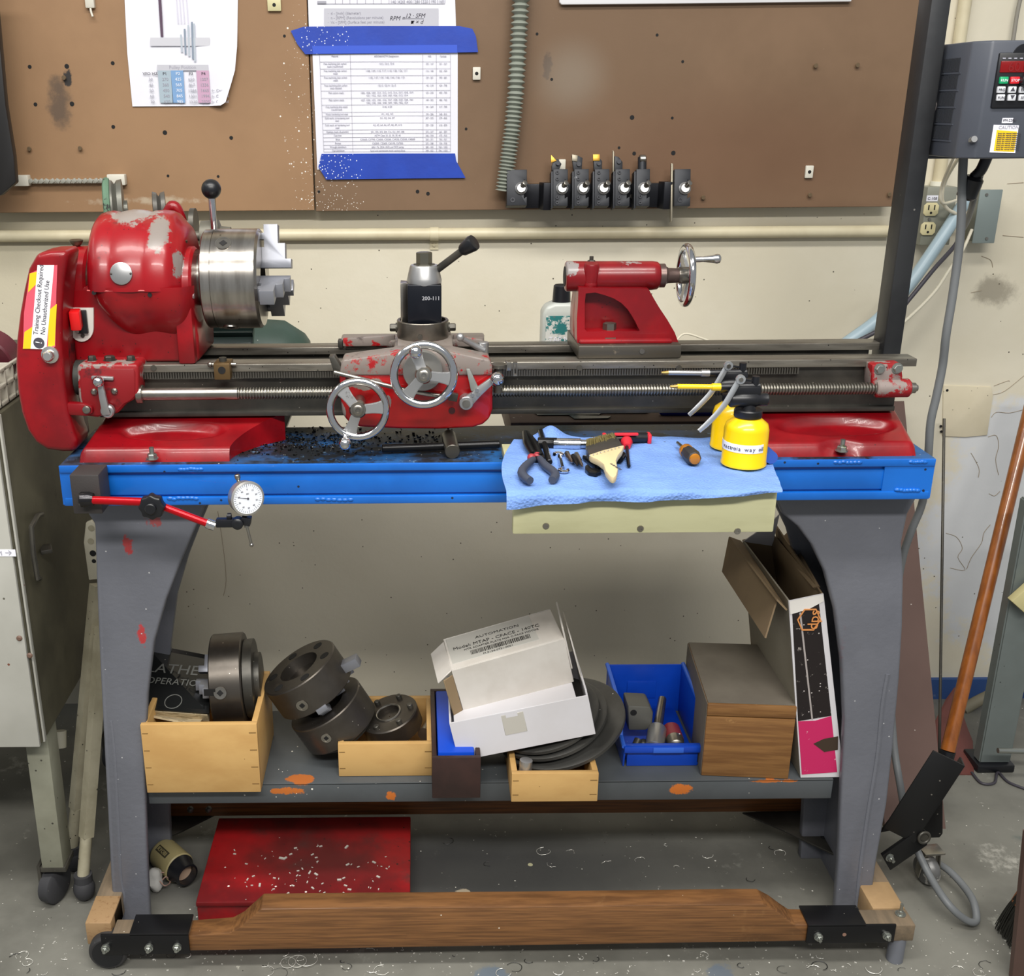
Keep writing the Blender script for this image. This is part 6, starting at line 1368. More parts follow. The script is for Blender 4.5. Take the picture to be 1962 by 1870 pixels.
rb_ = mk('corner_bracket', B().box(bx0, bx1, YB0-.005, YB0-.001, z0_, z1_, .001).box(bx0, P(1655, 1790, YB0).x, YB0-.005, YB1+.004, z1_-.003, z1_+.001, .001), lamp, D_)
for (x, y) in ((1567, 1793), (1698, 1791)):
    q = P(x, y, YB0-.005); bb = B(); bb.cyl((q.x, YB0-.009, q.z), (q.x, YB0-.004, q.z), .0075, n=18); hexbolt(bb, (q.x, YB0-.008, q.z), (0, -1, 0), .006, .006, .004); mk('bolt', bb, zinc, rb_)
q = P(1618, 1791, YB0-.0055); mk('hole', B().cyl((q.x, YB0-.0056, q.z), (q.x, YB0-.004, q.z), .0034, n=12), mat('hole_brown', '#8a6a5a', .6), rb_)
q = PZ(1725, 1752, ztb); bb = B().cyl((q.x, q.y, ztb), (q.x, q.y, ztb+.002), .009, n=18).cyl((q.x, q.y, ztb), (q.x, q.y, ztb+.022), .0028, n=12); hexbolt(bb, (q.x, q.y, ztb+.002), (0, 0, 1), .0052, .006); mk('bolt', bb, zinc, D_)
q = P(1719, 1812, YB0+.012); mk('levelling_foot', B().cyl((q.x, YB0+.014, .0005), (q.x, YB0+.014, zb0+.002), .014, n=20), mat('grey_plastic_foot', '#6d7078', .5), D_)
# ---- lever bracket with castor at right rear
blk = mat('oily_black_channel', '#161617', .4, .3, spots=[('#6e6a62', 90, .14, .3)])
G = thing('lever_castor', PZ(1780, 1700, 0), 'black steel lever bracket with a grey castor right of the table leg', 'castor bracket')
a_, b2 = Vector(P(1818, 1452, 1.66)), Vector(P(1722, 1600, 1.66))
d = (b2-a_).normalized(); L_ = (b2-a_).length
ex = d; ez = Vector((0, -.75, .65)); ez = (ez-ex*ez.dot(ex)).normalized(); ey = ez.cross(ex)
RM = Matrix(((ex.x, ey.x, ez.x), (ex.y, ey.y, ez.y), (ex.z, ey.z, ez.z)))
bb = B().obox(a_.lerp(b2, .5), (L_, .058, .004), RM, .001)
sidec = a_.lerp(b2, .5)+ey*.028*(1 if (ey.x > 0) else -1)-ez*.016
bb.obox(sidec, (L_, .004, .034), RM, .001)
mk('lever_channel', bb, blk, G)
q = pxpoly([(1806, 1500), (1806, 1596), (1800, 1604), (1752, 1606), (1722, 1600), (1770, 1550)], 1.69); mk('side_plate', B().poly(q, 1.688, 1.694, bev=.002), blk, G)
q = pxpoly([(1768, 1586), (1782, 1602), (1776, 1620), (1706, 1668), (1690, 1640), (1750, 1598)], 1.652); mk('arm', B().poly(q, 1.652, 1.66, bev=.001), blk, G)
q = P(1772, 1607, 1.645); mk('pivot_bush', B().torus((q.x, 1.648, q.z), (.15, -1, .1), .0105, .0028, 32, 10).cyl((q.x, 1.66, q.z), (q.x, 1.648, q.z), .0075, n=18), iron, G)
q = P(1705, 1644, 1.65); bb = B(); hexbolt(bb, (q.x, 1.652, q.z), (0.2, -1, 0), .0065, .007, .006); mk('bolt', bb, zinc, G)
q = pxpoly([(1688, 1595), (1722, 1552), (1722, 1566), (1712, 1590)], 1.75); mk('rear_tab', B().poly(q, 1.75, 1.756), blk, G)
cc = PZ(1782, 1705, 0)
wz = .030
mk('castor_wheel', B().lathe([(0, .016), (.002, .026), (.008, .0298), (.016, .0298), (.022, .026), (.024, .016)], (cc.x-.012, cc.y+.02, wz), (1, .25, 0), 32), mat('scuffed_castor', '#6b6b6a', .4, .3, wear=[('#c9c7c2', 30, .52, .60)]), G)
mk('castor_fork', B().obox((cc.x+.017, cc.y+.02, wz+.018), (.002, .022, .056), (0, -.1, -.1), .0005).obox((cc.x-.017, cc.y+.02, wz+.018), (.002, .022, .056), (0, .1, -.1), .0005).obox((cc.x, cc.y+.02, wz+.046), (.040, .03, .004), (0, 0, .1), .001), steel, G)
# ================================================================ on the shelf
S = SZ+.0006
ywood = mat('yellow_plywood', '#c9a266', .5, var=.8, vscale=7, col2='#b98f55', stretch=(1, 1, 2), spots=[('#8a6a3c', 60, .12, .2)], wear=[('#9a7a48', 14, .66, .78)])
def openbox(nm, lab, x0, x1, y0, y1, z0, z1, th, m, cat='box', group=None, skew=0., finger=True):
    g = thing(nm, ((x0+x1)/2, (y0+y1)/2, z0), lab, cat, group)
    def part(n_, *a): 
        return mk(n_, B().box(*a, .0012), m, g)
    f_ = part('front_side', x0, x1, y0, y0+th, z0, z1); part('back_side', x0, x1, y1-th, y1, z0, z1)
    part('end_side', x0, x0+th, y0+th, y1-th, z0, z1); part('end_side', x1-th, x1, y0+th, y1-th, z0, z1)
    part('bottom', x0+th, x1-th, y0+th, y1-th, z0, z0+.006)
    if finger:
        jn = B(); n = max(2, int((z1-z0)/.028))
        for i in range(n):
            z = z0+(z1-z0)*(i+.5)/n
            for xx in ((x1-.014, x1-.002), (x0+.002, x0+.012)): jn.box(xx[0], xx[1], y0-.0003, y0+.001, z-.0008, z+.0008)
        mk('joint_lines', jn, mat('joint_brown', '#7a5c30', .7) if not bpy.data.materials.get('joint_brown') else bpy.data.materials['joint_brown'], f_, 0)
    return g
bz1 = P(400, 1388, 1.592).z
openbox('wooden_box', 'large yellow plywood box holding a chuck and a black manual', P(280, 1500, 1.592).x, P(499, 1500, 1.592).x, 1.592, 1.775, S, bz1, .010, ywood)
oldst = mat('dark_oily_steel', '#5b5650', .36, .8, var=.8, vscale=9, col2='#47413b', spots=[('#b9b2a6', 110, .14, .2)], wear=[('#7a7062', 18, .66, .76)])
def chuck_body(name, lab, top, axis, r, h, hub=True, group=None, keys=(0,), face='bore', mm=oldst):
    ax = Vector(axis).normalized()
    g = thing(name, top-ax*h, lab, 'chuck', group)
    rb_ = r*.52
    mk('body', B().lathe([(0, r*.6), (0, r-.002), (.002, r), (h-.002, r), (h, r-.002), (h, rb_), (h-.02, rb_*.92), (h-.02, .001)], top-ax*h, ax, 64, caps=False), mm, g)
    q_ = ax.to_track_quat('Z', 'Y')
    def rad(a): return (q_ @ Vector((math.cos(a), math.sin(a), 0)))
    if face == 'bore':
        for i in range(6):
            d = rad(i*pi/3+.3); hb = top+d*r*.76
            mk('bore_hole', B().lathe([(0, r*.12), (.0006, r*.12)], hb, ax, 16), darkgap, g)
    return g, ax, rad
# vertical chuck in the box
tc = P(397, 1303, 1.72)
g, ax, rad = chuck_body('lathe_chuck', 'dark steel chuck standing on edge in the plywood box', Vector((P(412, 1300, 1.72).x, 1.72, P(435, 1304, 1.72).z)), (-1, -.06, -.05), .083, .056, face='none')
cen = Vector((P(412, 1300, 1.72).x, 1.72, P(435, 1304, 1.72).z))
for a_ in (80, 200, 320):
    th = math.radians(a_); dd = Vector((0, -math.sin(th), math.cos(th)))
    b = B(); pts = [(-.002, .014), (.030, .014), (.030, .026), (.020, .026), (.020, .046), (.010, .046), (.010, .066), (-.002, .066)]
    b.poly(pts, -.009, .009, bev=.0006); b.xf(Matrix.Translation(cen) @ Matrix.Rotation(th, 4, 'X') @ Matrix.Scale(-1, 4, (1, 0, 0)))
    mk('jaw', b, jawm, g)
kd = Vector((0, -math.sin(math.radians(75)), math.cos(math.radians(75)))); kc = cen+Vector((.024, 0, 0))+kd*.0828
mk('key_socket', B().lathe([(0, .011), (.0018, .011)], kc, kd, 24), steel, g); mk('socket_hole', B().lathe([(0, .006), (.0022, .006)], kc, kd, 4), darkgap, g)
mk('slot', B().obox(kc+Vector((-.018, -.0002, .001)), (.020, .002, .012), (0, 0, 0)), darkgap, g)
mk('back_plate', B().lathe([(0, .070), (.016, .070), (.017, .045), (.026, .045)], cen+Vector((.057, .003, .003)), (1, .06, .05), 40), iron, g)
# manual
g = thing('shop_manual', PZ(345, 1362, bz1-.02), 'black covered lathe manual leaning in the plywood box', 'book')
zq = bz1-.008
cov = mat('black_glossy_cover', '#1a1b1b', .22, spots=[('#77766f', 90, .10, .2)])
p0, p1, p2, p3 = PZ(276, 1358, zq), PZ(400, 1367, zq), P(408, 1257, 1.80), P(276, 1232, 1.80)
slab('cover', [p0, p1, p2, p3], .002, cov, g)
nv = (p1-p0).cross(p3-p0).normalized(); nv = nv if nv.y > 0 else -nv
pg = mat('page_edges', '#b8a888', .7, wear=[('#8b7b5c', 50, .5, .6, (1, 1, 8))])
slab('pages', [p0+nv*.002+Vector((0, .0, -.002)), p1+nv*.002+Vector((-.003, 0, -.002)), p2+nv*.002+Vector((-.003, 0, -.004)), p3+nv*.002], .018, pg, g)
slab('open_pages', [PZ(276, 1372, bz1-.02), PZ(380, 1392, bz1-.012), P(395, 1370, 1.70), P(276, 1362, 1.72)], .004, pg, g)
exv = (p1-p0).normalized(); ezv = -nv; eyv = ezv.cross(exv); RM = Matrix(((exv.x, eyv.x, ezv.x), (exv.y, eyv.y, ezv.y), (exv.z, eyv.z, ezv.z)))
gi = mat('silver_cover_ink', '#6f706c', .5)
def onc(u, v): return p0.lerp(p1, u).lerp(p3.lerp(p2, u), v)-nv*.0006
text('LATHE', .030, onc(.02, .55), gi, g, RM, aspect=1.1); text('OPERATION', .020, onc(.02, .38), gi, g, RM)
mk('cover_emblem', B().torus(onc(.45, .14), nv, .015, .0008, 30, 6), gi, g)
# stacked chucks
ax = Vector((-.50, -.02, .87)).normalized()
tp = P(572, 1277, 1.715)
g, ax, rad = chuck_body('lathe_chuck', 'upper of two tilted steel chucks stacked on the shelf', tp, ax, .0735, .060, keys=(1,))
def key(g, c, d, r=.0105):
    mk('key_socket', B().lathe([(0, r), (.0016, r), (.0016, r*.8), (.001, r*.8)], c, d, 24), steel, g); mk('socket_hole', B().lathe([(0, r*.5), (.002, r*.5)], c, d, 4), darkgap, g)
fd = (Vector((-.12, -1, 0))-ax*Vector((-.12, -1, 0)).dot(ax)).normalized()
key(g, tp-ax*.036+fd*.0732, fd)
bm_ = tp-ax*.060
def sjaw(g, c, d, ax_, L_=.05):
    sx_ = d; sz = ax_; sy = sz.cross(sx_); RM_ = Matrix(((sx_.x, sy.x, sz.x), (sx_.y, sy.y, sz.y), (sx_.z, sy.z, sz.z))).to_4x4()
    b = B(); b.poly([(-.03, -.004), (.020, -.004), (.020, .006), (.004, .006), (.004, .016), (-.012, .016), (-.012, .026), (-.03, .026)], -.010, .010, bev=.0008)
    b.xf(Matrix.Translation(c) @ RM_); mk('jaw', b, jawm, g)
rt = fd.cross(ax).normalized(); rt = rt if rt.x > 0 else -rt
for d in (fd*.86+rt*.3, rt*.9-fd*.35, -rt*.8+fd*.1):
    sjaw(g, bm_+d.normalized()*.056, d.normalized(), -ax)
# bright jaw sticking out on the right
b = B().obox(bm_+rt*.078+ax*.022, (.05, .020, .018), Matrix(((rt.x, fd.x, ax.x), (rt.y, fd.y, ax.y), (rt.z, fd.z, ax.z))), .001); mk('jaw', b, jawm, g)
tl_ = tp-ax*.088
g, ax, rad = chuck_body('lathe_chuck', 'lower of two tilted steel chucks stacked on the shelf', tl_, ax, .072, .058, face='none')
key(g, tl_-ax*.026+fd*.0716, fd, .009)
mk('back_ring', B().lathe([(0, .055), (.012, .055)], tl_-ax*.070, ax, 36), iron, g)
# middle box
mx0, mx1 = P(648, 1450, 1.636).x, P(829, 1450, 1.636).x; mz1 = P(740, 1425, 1.636).z
openbox('wooden_box', 'small yellow plywood box with a drilled steel plate inside', mx0, mx1, 1.636, 1.80, S, mz1, .010, ywood)
tp = P(744, 1366, 1.72); ax2 = Vector((-.30, -.10, .95)).normalized()
g = thing('face_plate', tp-ax2*.04, 'round steel adapter plate with a ring of bolts in the small box', 'plate')
mk('body', B().lathe([(0, .050), (.002, .054), (.034, .054), (.036, .052), (.036, .022), (.028, .020), (.028, .001)], tp-ax2*.036, ax2, 56, caps=False), oldst, g)
mk('bore_lip', B().torus(tp+ax2*.0005, ax2, .0225, .0022, 36, 8), steel, g); mk('bore', B().lathe([(0, .018), (.0006, .018)], tp-ax2*.0275, ax2, 24), darkgap, g)
q_ = ax2.to_track_quat('Z', 'Y')
for i in range(6):
    d = q_ @ Vector((math.cos(i*pi/3+.2), math.sin(i*pi/3+.2), 0)); mk('bolt', B().lathe([(0, .0052), (.006, .0052), (.007, .004)], tp+d*.042, ax2, 14), iron, g)
o = mk('plastic_tube', B().tube([P(690, 1395, 1.70), P(693, 1330, 1.74)], .011, 16, smooth=False), mat('clear_plastic', '#b9b8ac', .3, trans=.6)); tag(o, 'clear plastic tube standing in the small plywood box', 'tube')
for i, (x, y, Y_, lab) in enumerate(((664, 1412, 1.66, 'silver cone shaped centre in the small plywood box'), (812, 1395, 1.72, 'round steel piece at the right of the small plywood box'))):
    c = P(x, y, Y_); o = mk('dead_centre' if i == 0 else 'steel_collar', B().lathe([(0, .013), (.02, .011), (.034, .004)], (c.x-.005, Y_, S+.01), (.15, -.1, 1), 20) if i == 0 else B().cyl((c.x, Y_-.02, c.z), (c.x+.012, Y_+.015, c.z-.004), .012, n=20), steel); tag(o, lab, 'tool part')
# dark box with blue inside
dw = mat('dark_mahogany', '#3a2420', .45, var=.8, vscale=10, col2='#241715')
dx0_, dx1_ = P(828, 1480, 1.57).x, P(921, 1480, 1.57).x
gd = openbox('dark_drawer_box', 'narrow dark brown wooden box sticking out over the shelf edge', dx0_, dx1_, 1.57, 1.80, S, P(870, 1452, 1.57).z, .008, dw, finger=False)
o = mk('blue_container', B().box(dx0_+.010, dx1_-.010, 1.585, 1.79, S+.007, P(860, 1395, 1.66).z, .003), mat('blue_plastic', '#0d48c4', .35)); tag(o, 'blue plastic container inside the narrow dark wooden box', 'container')
# discs
tp = P(1062, 1392, 1.70); axd = Vector((-.30, -.14, .94)).normalized()
dm = mat('grey_disc', '#5d5c59', .42, .5, var=.7, vscale=8, col2='#484744', spots=[('#d9d6cc', 60, .08, .3)])
for i, (off, r, cx_, lab) in enumerate(((0, .118, .012, 'largest lowest grey metal disc under the white cartons'), (.016, .104, -.002, 'middle grey metal disc under the white cartons'), (.028, .098, -.008, 'uppermost grey metal disc under the white cartons'))):
    c = tp+axd*off+Vector((cx_, 0, cx_*.3))
    o = mk('metal_disc', B().lathe([(0, .02), (0, r-.002), (.002, r), (.008, r), (.009, r-.003), (.006, r-.012), (.006, r*.5), (.010, r*.45), (.010, .02)], c, axd, 64, caps=False), dm); tag(o, lab, 'disc', 'grey discs on the shelf')
# small front box
sx0, sx1 = P(980, 1510, 1.558).x, P(1146, 1510, 1.558).x
openbox('wooden_box', 'smallest yellow plywood box sticking out under the grey discs', sx0, sx1, 1.558, 1.70, S, P(1060, 1482, 1.558).z, .010, ywood)
o = mk('steel_pin', B().cyl((sx0+.022, 1.575, S+.008), (sx0+.026, 1.58, S+.068), .011, n=18), alum); tag(o, 'short grey pin standing in the smallest plywood box', 'pin')
# cartons
card = mat('white_carton', '#d2cdc6', .7, var=.7, vscale=7, col2='#bdb6ac', wear=[('#8b8274', 10, .68, .80)], spots=[('#5d564a', 90, .08, .15)])
card2 = mat('white_carton_clean', '#d4d2d6', .65, var=.5, vscale=5, col2='#c6c2c2')
kraft = mat('brown_card_inside', '#8a7558', .8, var=.6, vscale=9, col2='#74614a')
def hexa(nm, F, Bk, m, par, th=.002, open_top=False, open_left=False):
    """box walls from front quad F (tl,tr,br,bl) and back quad Bk, each wall a slab"""
    pass
def obframe(c, rz, ry, rx=0.): return Matrix.Translation(c) @ Matrix.Rotation(rz, 4, 'Z') @ Matrix.Rotation(ry, 4, 'Y') @ Matrix.Rotation(rx, 4, 'X')
fl_ = P(857, 1388, 1.60); fr_ = P(1124, 1339, 1.60); bl_ = P(879, 1459, 1.60)
W_ = (fr_-fl_).length; Hh = (fl_-bl_).length; ry = -math.atan2(fr_.z-fl_.z, fr_.x-fl_.x)
Mx = Matrix.Translation(bl_) @ Matrix.Rotation(ry-.02, 4, 'Y') @ Matrix.Rotation(-.03, 4, 'X')
g = thing('white_carton', bl_, 'lower white cardboard box with tape, tilted on the grey discs', 'carton')
def bpart(nm, m, par, Mx_, *boxes, bev=.0008):
    b = B()
    for q in boxes: b.box(*q, bev, 1)
    b.xf(Mx_); return mk(nm, b, m, par)
dp = .17
bpart('front_side', card2, g, Mx, (0, W_, 0, .003, 0, Hh)); bpart('back_side', card2, g, Mx, (0, W_, dp-.003, dp, 0, Hh))
bpart('end_side', card2, g, Mx, (0, .003, .003, dp-.003, 0, Hh)); bpart('end_side', card2, g, Mx, (W_-.003, W_, .003, dp-.003, 0, Hh+.01)); bpart('bottom', kraft, g, Mx, (0, W_, .003, dp-.003, 0, .003))
bpart('lid', card2, g, Mx, (.008, W_-.02, .002, .075, Hh-.004, Hh-.001)); bpart('tuck_tab', card2, g, Mx, (W_*.40, W_*.49, -.001, .001, Hh-.012, Hh))
bpart('tape_patch', mat('clear_tape', '#bdb9b0', .25), g, Mx, (W_*.37, W_*.53, -.0008, .0005, Hh*.42, Hh*.93))
bpart('standing_flap', card, g, Mx @ Matrix.Translation((W_-.004, .05, Hh)) @ Matrix.Rotation(-.05, 4, 'Y'), (0, .0025, 0, .11, 0, .085))
f0 = P(869, 1286, 1.635); f1_ = P(1083, 1243, 1.635); f2_ = P(889, 1373, 1.635)
W2 = (f1_-f0).length*1.03; H2 = (f0-f2_).length; ry2 = -math.atan2(f1_.z-f0.z, f1_.x-f0.x)
Mu = Matrix.Translation(f2_+Vector((.0, .004, .004))) @ Matrix.Rotation(.10, 4, 'Z') @ Matrix.Rotation(ry2-.035, 4, 'Y') @ Matrix.Rotation(.06, 4, 'X')
g = thing('white_carton', f2_, 'upper battered white cardboard box with printed label, open at its left end', 'carton')
dp2 = .105
bpart('front_side', card, g, Mu, (0, W2, 0, .003, 0, H2)); bpart('back_side', card, g, Mu, (0, W2, dp2-.003, dp2, 0, H2)); bpart('top_side', card, g, Mu, (0, W2, .003, dp2-.003, H2-.003, H2))
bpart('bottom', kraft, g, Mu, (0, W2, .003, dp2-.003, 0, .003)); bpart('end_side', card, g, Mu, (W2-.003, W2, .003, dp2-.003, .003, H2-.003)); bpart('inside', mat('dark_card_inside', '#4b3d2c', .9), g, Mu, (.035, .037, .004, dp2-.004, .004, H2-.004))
bpart('end_flap', card, g, Mu @ Matrix.Translation((0, .004, H2-.001)) @ Matrix.Rotation(-.55, 4, 'Y'), (-.034, 0, 0, dp2-.01, -.0025, 0)); bpart('end_flap', kraft, g, Mu @ Matrix.Rotation(.5, 4, 'Z'), (-.020, 0, 0, .0025, 0, H2*.9))
bpart('end_flap', card, g, Mu @ Matrix.Translation((W2, .0, H2*.3)) @ Matrix.Rotation(-.12, 4, 'Z'), (0, .003, 0, .085, 0, H2*.95))
lbp = bpart('printed_label', mat('greyish_label', '#b9b7b0', .6), g, Mu, (.004, W2*.80, .018, dp2-.004, H2-.001, H2+.0006))
RT = Mu.to_3x3()
def ontop(x, y): return Mu @ Vector((x, y, H2+.0009))
lk = mat('label_black', '#2b2926', .7)
text('AUTOMATION', .010, ontop(.055, .076), lk, lbp, RT, aspect=1.2); text('Model: MTAP - CFACE - 140TC', .0125, ontop(.012, .058), lk, lbp, RT, aspect=.95)
text('MTR ADAPTER PLATE FOR C-FACE MOTOR', .007, ontop(.03, .048), lk, lbp, RT)
bb = B(); rnd = random.Random(8); x = .04
while x < W2*.74:
    w_ = rnd.choice((.0008, .0012, .002)); bb.box(x, x+w_, .030, .043, H2+.0005, H2+.0010); x += w_+rnd.choice((.0008, .0014))
bb.xf(Mu); mk('barcode', bb, lk, lbp, 0)
text('M 0134-0721-0001', .007, ontop(.06, .021), lk, lbp, RT)
# blue bin
bl = mat('blue_bin_plastic', '#0c3fae', .32, var=.4, vscale=10, col2='#0f4cc6', spots=[('#6d86c0', 120, .12, .2)]); bl2 = mat('blue_bin_rim', '#2f63cf', .4)
x0, x1 = .362, .508; y0_, y1_ = 1.655, 1.85; zf, zb3 = S+.044, P(1240, 1272, 1.85).z
g = thing('plastic_bin', ((x0+x1)/2, 1.75, S), 'blue plastic parts bin holding drill chucks on the shelf', 'bin')
mk('bottom', B().box(x0+.010, x1-.010, y0_+.008, y1_, S, S+.005, .001), bl, g)
mk('front_wall', B().box(x0+.008, x1-.012, y0_+.006, y0_+.010, S, zf, .001).box(x0, x1, y0_-.004, y0_+.010, zf-.012, zf+.002, .003), bl, g)
mk('label_holder', B().box((x0+x1)/2-.022, (x0+x1)/2+.032, y0_-.006, y0_-.003, zf-.010, zf, .0008), bl2, g)
mk('back_wall', B().box(x0, x1, y1_-.004, y1_, S, zb3, .001), bl, g); mk('back_panel_mark', B().box(x0+.04, x1-.05, y1_-.006, y1_-.004, S+.03, zb3-.035, .0008), bl, g)
for (xx, sg) in ((x0, 1), (x1, -1)):
    sp_ = [(y0_, zf), (y0_+.030, zf+.004), (y0_+.055, S+.092), (y1_, zb3), (y1_, S), (y0_+.006, S)]
    mk('side_wall', B().poly(sp_, xx+sg*.0005, xx+sg*.004, 'X', .001), bl, g)
    mk('rim', B().tube([(xx, y, z) for y, z in sp_[:4]], .004, 8, smooth=False), bl2, g)
c = P(1226, 1378, 1.72); o = mk('grey_block', B().poly(pxpoly([(1203, 1352), (1246, 1354), (1252, 1366), (1250, 1392), (1238, 1400), (1204, 1400)], 1.715), 1.715, 1.765, bev=.004), mat('grey_casting', '#63625c', .5, .3)); tag(o, 'grey drilled casting in the blue bin', 'casting')
c = P(1214, 1366, 1.714); mk('hole', B().cyl((c.x, 1.7144, c.z), (c.x, 1.72, c.z), .006, n=14), darkgap, o)
a_, b2 = P(1253, 1436, 1.668), P(1268, 1345, 1.78)
d = (b2-a_).normalized()
g = thing('drill_chuck', a_, 'bright drill chuck with long arbor in the blue bin', 'drill chuck')
mk('body', B().lathe([(0, .010), (.004, .0165), (.050, .0170), (.056, .013), (.058, .008)], a_, d, 32), alum, g); mk('arbor', B().lathe([(.056, .009), (.13, .0075)], a_, d, 20), steel, g)
a_, b2 = P(1297, 1434, 1.668), P(1282, 1385, 1.75); d = (b2-a_).normalized()
g = thing('drill_chuck', a_, 'small drill chuck with red sleeve and white label in the blue bin', 'drill chuck')
mk('body', B().lathe([(0, .006), (.006, .014), (.022, .0165), (.028, .0165)], a_, d, 26), steel, g); mk('red_sleeve', B().lathe([(.026, .0168), (.060, .0160), (.064, .010)], a_, d, 26), mat('maroon_sleeve', '#7c2a30', .4), g)
mk('white_label', B().obox(a_+d*.040+Vector((.002, -.0165, .004)), (.016, .001, .020), (0, -.2, 0), .0003), whitepaper, g)
o = mk('bolt_pile', B().cyl((x0+.03, 1.70, S+.012), (x0+.05, 1.675, S+.014), .008).cyl((x0+.02, 1.68, S+.012), (x0+.035, 1.70, S+.03), .007).ball((x0+.045, 1.70, S+.02), .01, 10), iron); tag(o, 'dark steel bits at the left in the blue bin', 'parts')
# wooden lidded box
oak = mat('oak_box_front', '#8a6236', .5, var=.9, vscale=14, col2='#6f4a26', stretch=(.6, 1, 9), wear=[('#4e3620', 12, .66, .76), ('#a37b4a', 18, .62, .72)], bump=(40, .25, .001))
dusty = mat('dusty_box_lid', '#6e675c', .7, var=.7, vscale=9, col2='#5e574d', bump=(60, .2, .001))
zt_ = P(1430, 1347, 1.63).z
g = thing('lidded_wooden_box', (.573, 1.745, S), 'lidded oak box with a dusty top beside the blue bin', 'box')
Mb = Matrix.Translation((P(1344, 1480, 1.63).x, 1.63, S)) @ Matrix.Rotation(-.085, 4, 'Z'); Wb = P(1517, 1400, 1.63).x-P(1344, 1480, 1.63).x
b = B().box(0, Wb, 0, .225, 0, zt_-S-.026, .002); b.xf(Mb); mk('body', b, oak, g)
b = B().box(0, Wb, 0, .225, zt_-S-.0245, zt_-S-.001, .002); b.xf(Mb); lid = mk('lid', b, oak, g)
b = B().box(.001, Wb-.001, .004, .224, zt_-S-.0015, zt_-S+.0005, .0004); b.xf(Mb); mk('lid_top', b, dusty, lid)
b = B().box(-.0008, .0005, .003, .224, .001, zt_-S-.002, .0002); b.xf(Mb); mk('dusty_side', b, dusty, g)
# long carton
Y0, Y1 = 1.62, 1.885
F = [P(1511, 1152, Y0), P(1578, 1138, Y0), P(1615, 1498, Y0), P(1532, 1506, Y0)]
dz = S+.001-F[3].z; F[3].z = S+.001; F[2].z = S+.002
Bq = [Vector((p.x, Y1, p.z)) for p in F]
g = thing('long_carton', (F[3].x+.04, 1.75, S), 'tall battered carton with black, pink and white front, open at the top', 'carton')
greyc = mat('dusty_carton_side', '#8f897a', .75, var=.7, vscale=6, col2='#7c7566'); 
fr = slab('front_side', [F[3], F[2], F[1], F[0]], .003, card2, g)
mk('inside_wall', B().poly([(F[1].x-.002, F[1].z-.02), (F[2].x-.002, F[2].z), (F[2].x, F[2].z), (F[1].x, F[1].z)], Y0+.003, Y1), kraft, g)
def wall(nm, a, b_, c_, d_, th, m):
    bb = B(); q = [a, b_, c_, d_]; A_ = [bb.bm.verts.new(p) for p in q]; B_ = [bb.bm.verts.new(p+Vector((th, 0, 0))) for p in q]
    fs = [bb.bm.faces.new(A_), bb.bm.faces.new(B_[::-1])]+[bb.bm.faces.new((A_[i], B_[i], B_[(i+1) % 4], A_[(i+1) % 4])) for i in range(4)]
    bmesh.ops.recalc_face_normals(bb.bm, faces=fs); return mk(nm, bb, m, g)
wall('left_side', F[3]+Vector((0, .003, 0)), F[0]+Vector((0, .003, 0)), Bq[0], Bq[3], .003, greyc)
wall('right_side', F[2]+Vector((-.003, .003, 0)), F[1]+Vector((-.003, .003, 0)), Bq[1]+Vector((0, 0, .02)), Bq[2], .003, kraft)
slab('back_side', [Bq[3], Bq[2], Bq[1], Bq[0]], .003, kraft, g)
slab('flap', [P(1487, 1150, Y0+.02), P(1465, 1222, Y0-.0), P(1383, 1095, Y1-.03), P(1396, 1030, Y1)], .003, kraft, g)
slab('flap_fold', [P(1509, 1168, Y0+.005), P(1490, 1148, Y0+.01), P(1398, 1028, Y1), P(1420, 1036, Y1)], .003, kraft, g)
slab('flap', [P(1572, 1125, Y0+.02), P(1560, 1128, Y0+.03), P(1488, 1045, Y1), P(1512, 1020, Y1)], .003, kraft, g)
slab('flap', [P(1424, 1038, Y1-.005), P(1480, 1046, Y1-.005), P(1494, 985, Y1-.03), P(1480, 1000, Y1-.03)], .002, card2, g)
def onf(u, v, o=.0006): return F[3].lerp(F[2], u).lerp(F[0].lerp(F[1], u), v)+Vector((0, -o, 0))
def fpatch(nm, q, m, o=.0008): return slab(nm, [onf(u, v, o) for u, v in q], .0006, m, fr)
blk2 = mat('scuffed_black_print', '#1c1516', .4, spots=[('#b9b2ae', 150, .2, .16)], wear=[('#a8a09a', 90, .62, .68)])
pinkm = mat('magenta_print', '#c4235f', .4, wear=[('#e6c9d2', 90, .66, .72)])
fpatch('black_print', [(.03, .335), (.86, .352), (.84, .975), (.08, .985)], blk2)
fpatch('pink_print', [(.03, .02), (.86, .03), (.86, .350), (.45, .330), (.03, .333)], pinkm)
fpatch('torn_top', [(.02, .93), (.55, .94), (.98, .965), (.98, 1.0), (.02, 1.0)], mat('torn_paper', '#dcd8d2', .8), .0012)
fpatch('crease', [(.36, .34), (.40, .34), (.32, .93), (.27, .93)], mat('creased_white', '#a59d9a', .8), .0011)
fpatch('torn_hole', [(.36, .20), (.60, .15), (.93, .16), (.97, .235), (.62, .225)], mat('hole_brown_dark', '#3b2d20', .9), .0014)
og = mat('orange_print', '#d08a4e', .5)
oc = onf(.52, .885, .0015); ring_ = B(); hx_ = [(.5*math.cos(math.radians(60*i))*.040, .5*math.sin(math.radians(60*i))*.046) for i in range(6)]
hx2 = [(x*.88, z*.88) for x, z in hx_]; ring_.frame([(oc.x+x, oc.z+z) for x, z in hx_], [(oc.x+x, oc.z+z) for x, z in hx2], oc.y-.0006, oc.y+.0006)
mk('hexagon_mark', ring_, og, fr, 0)
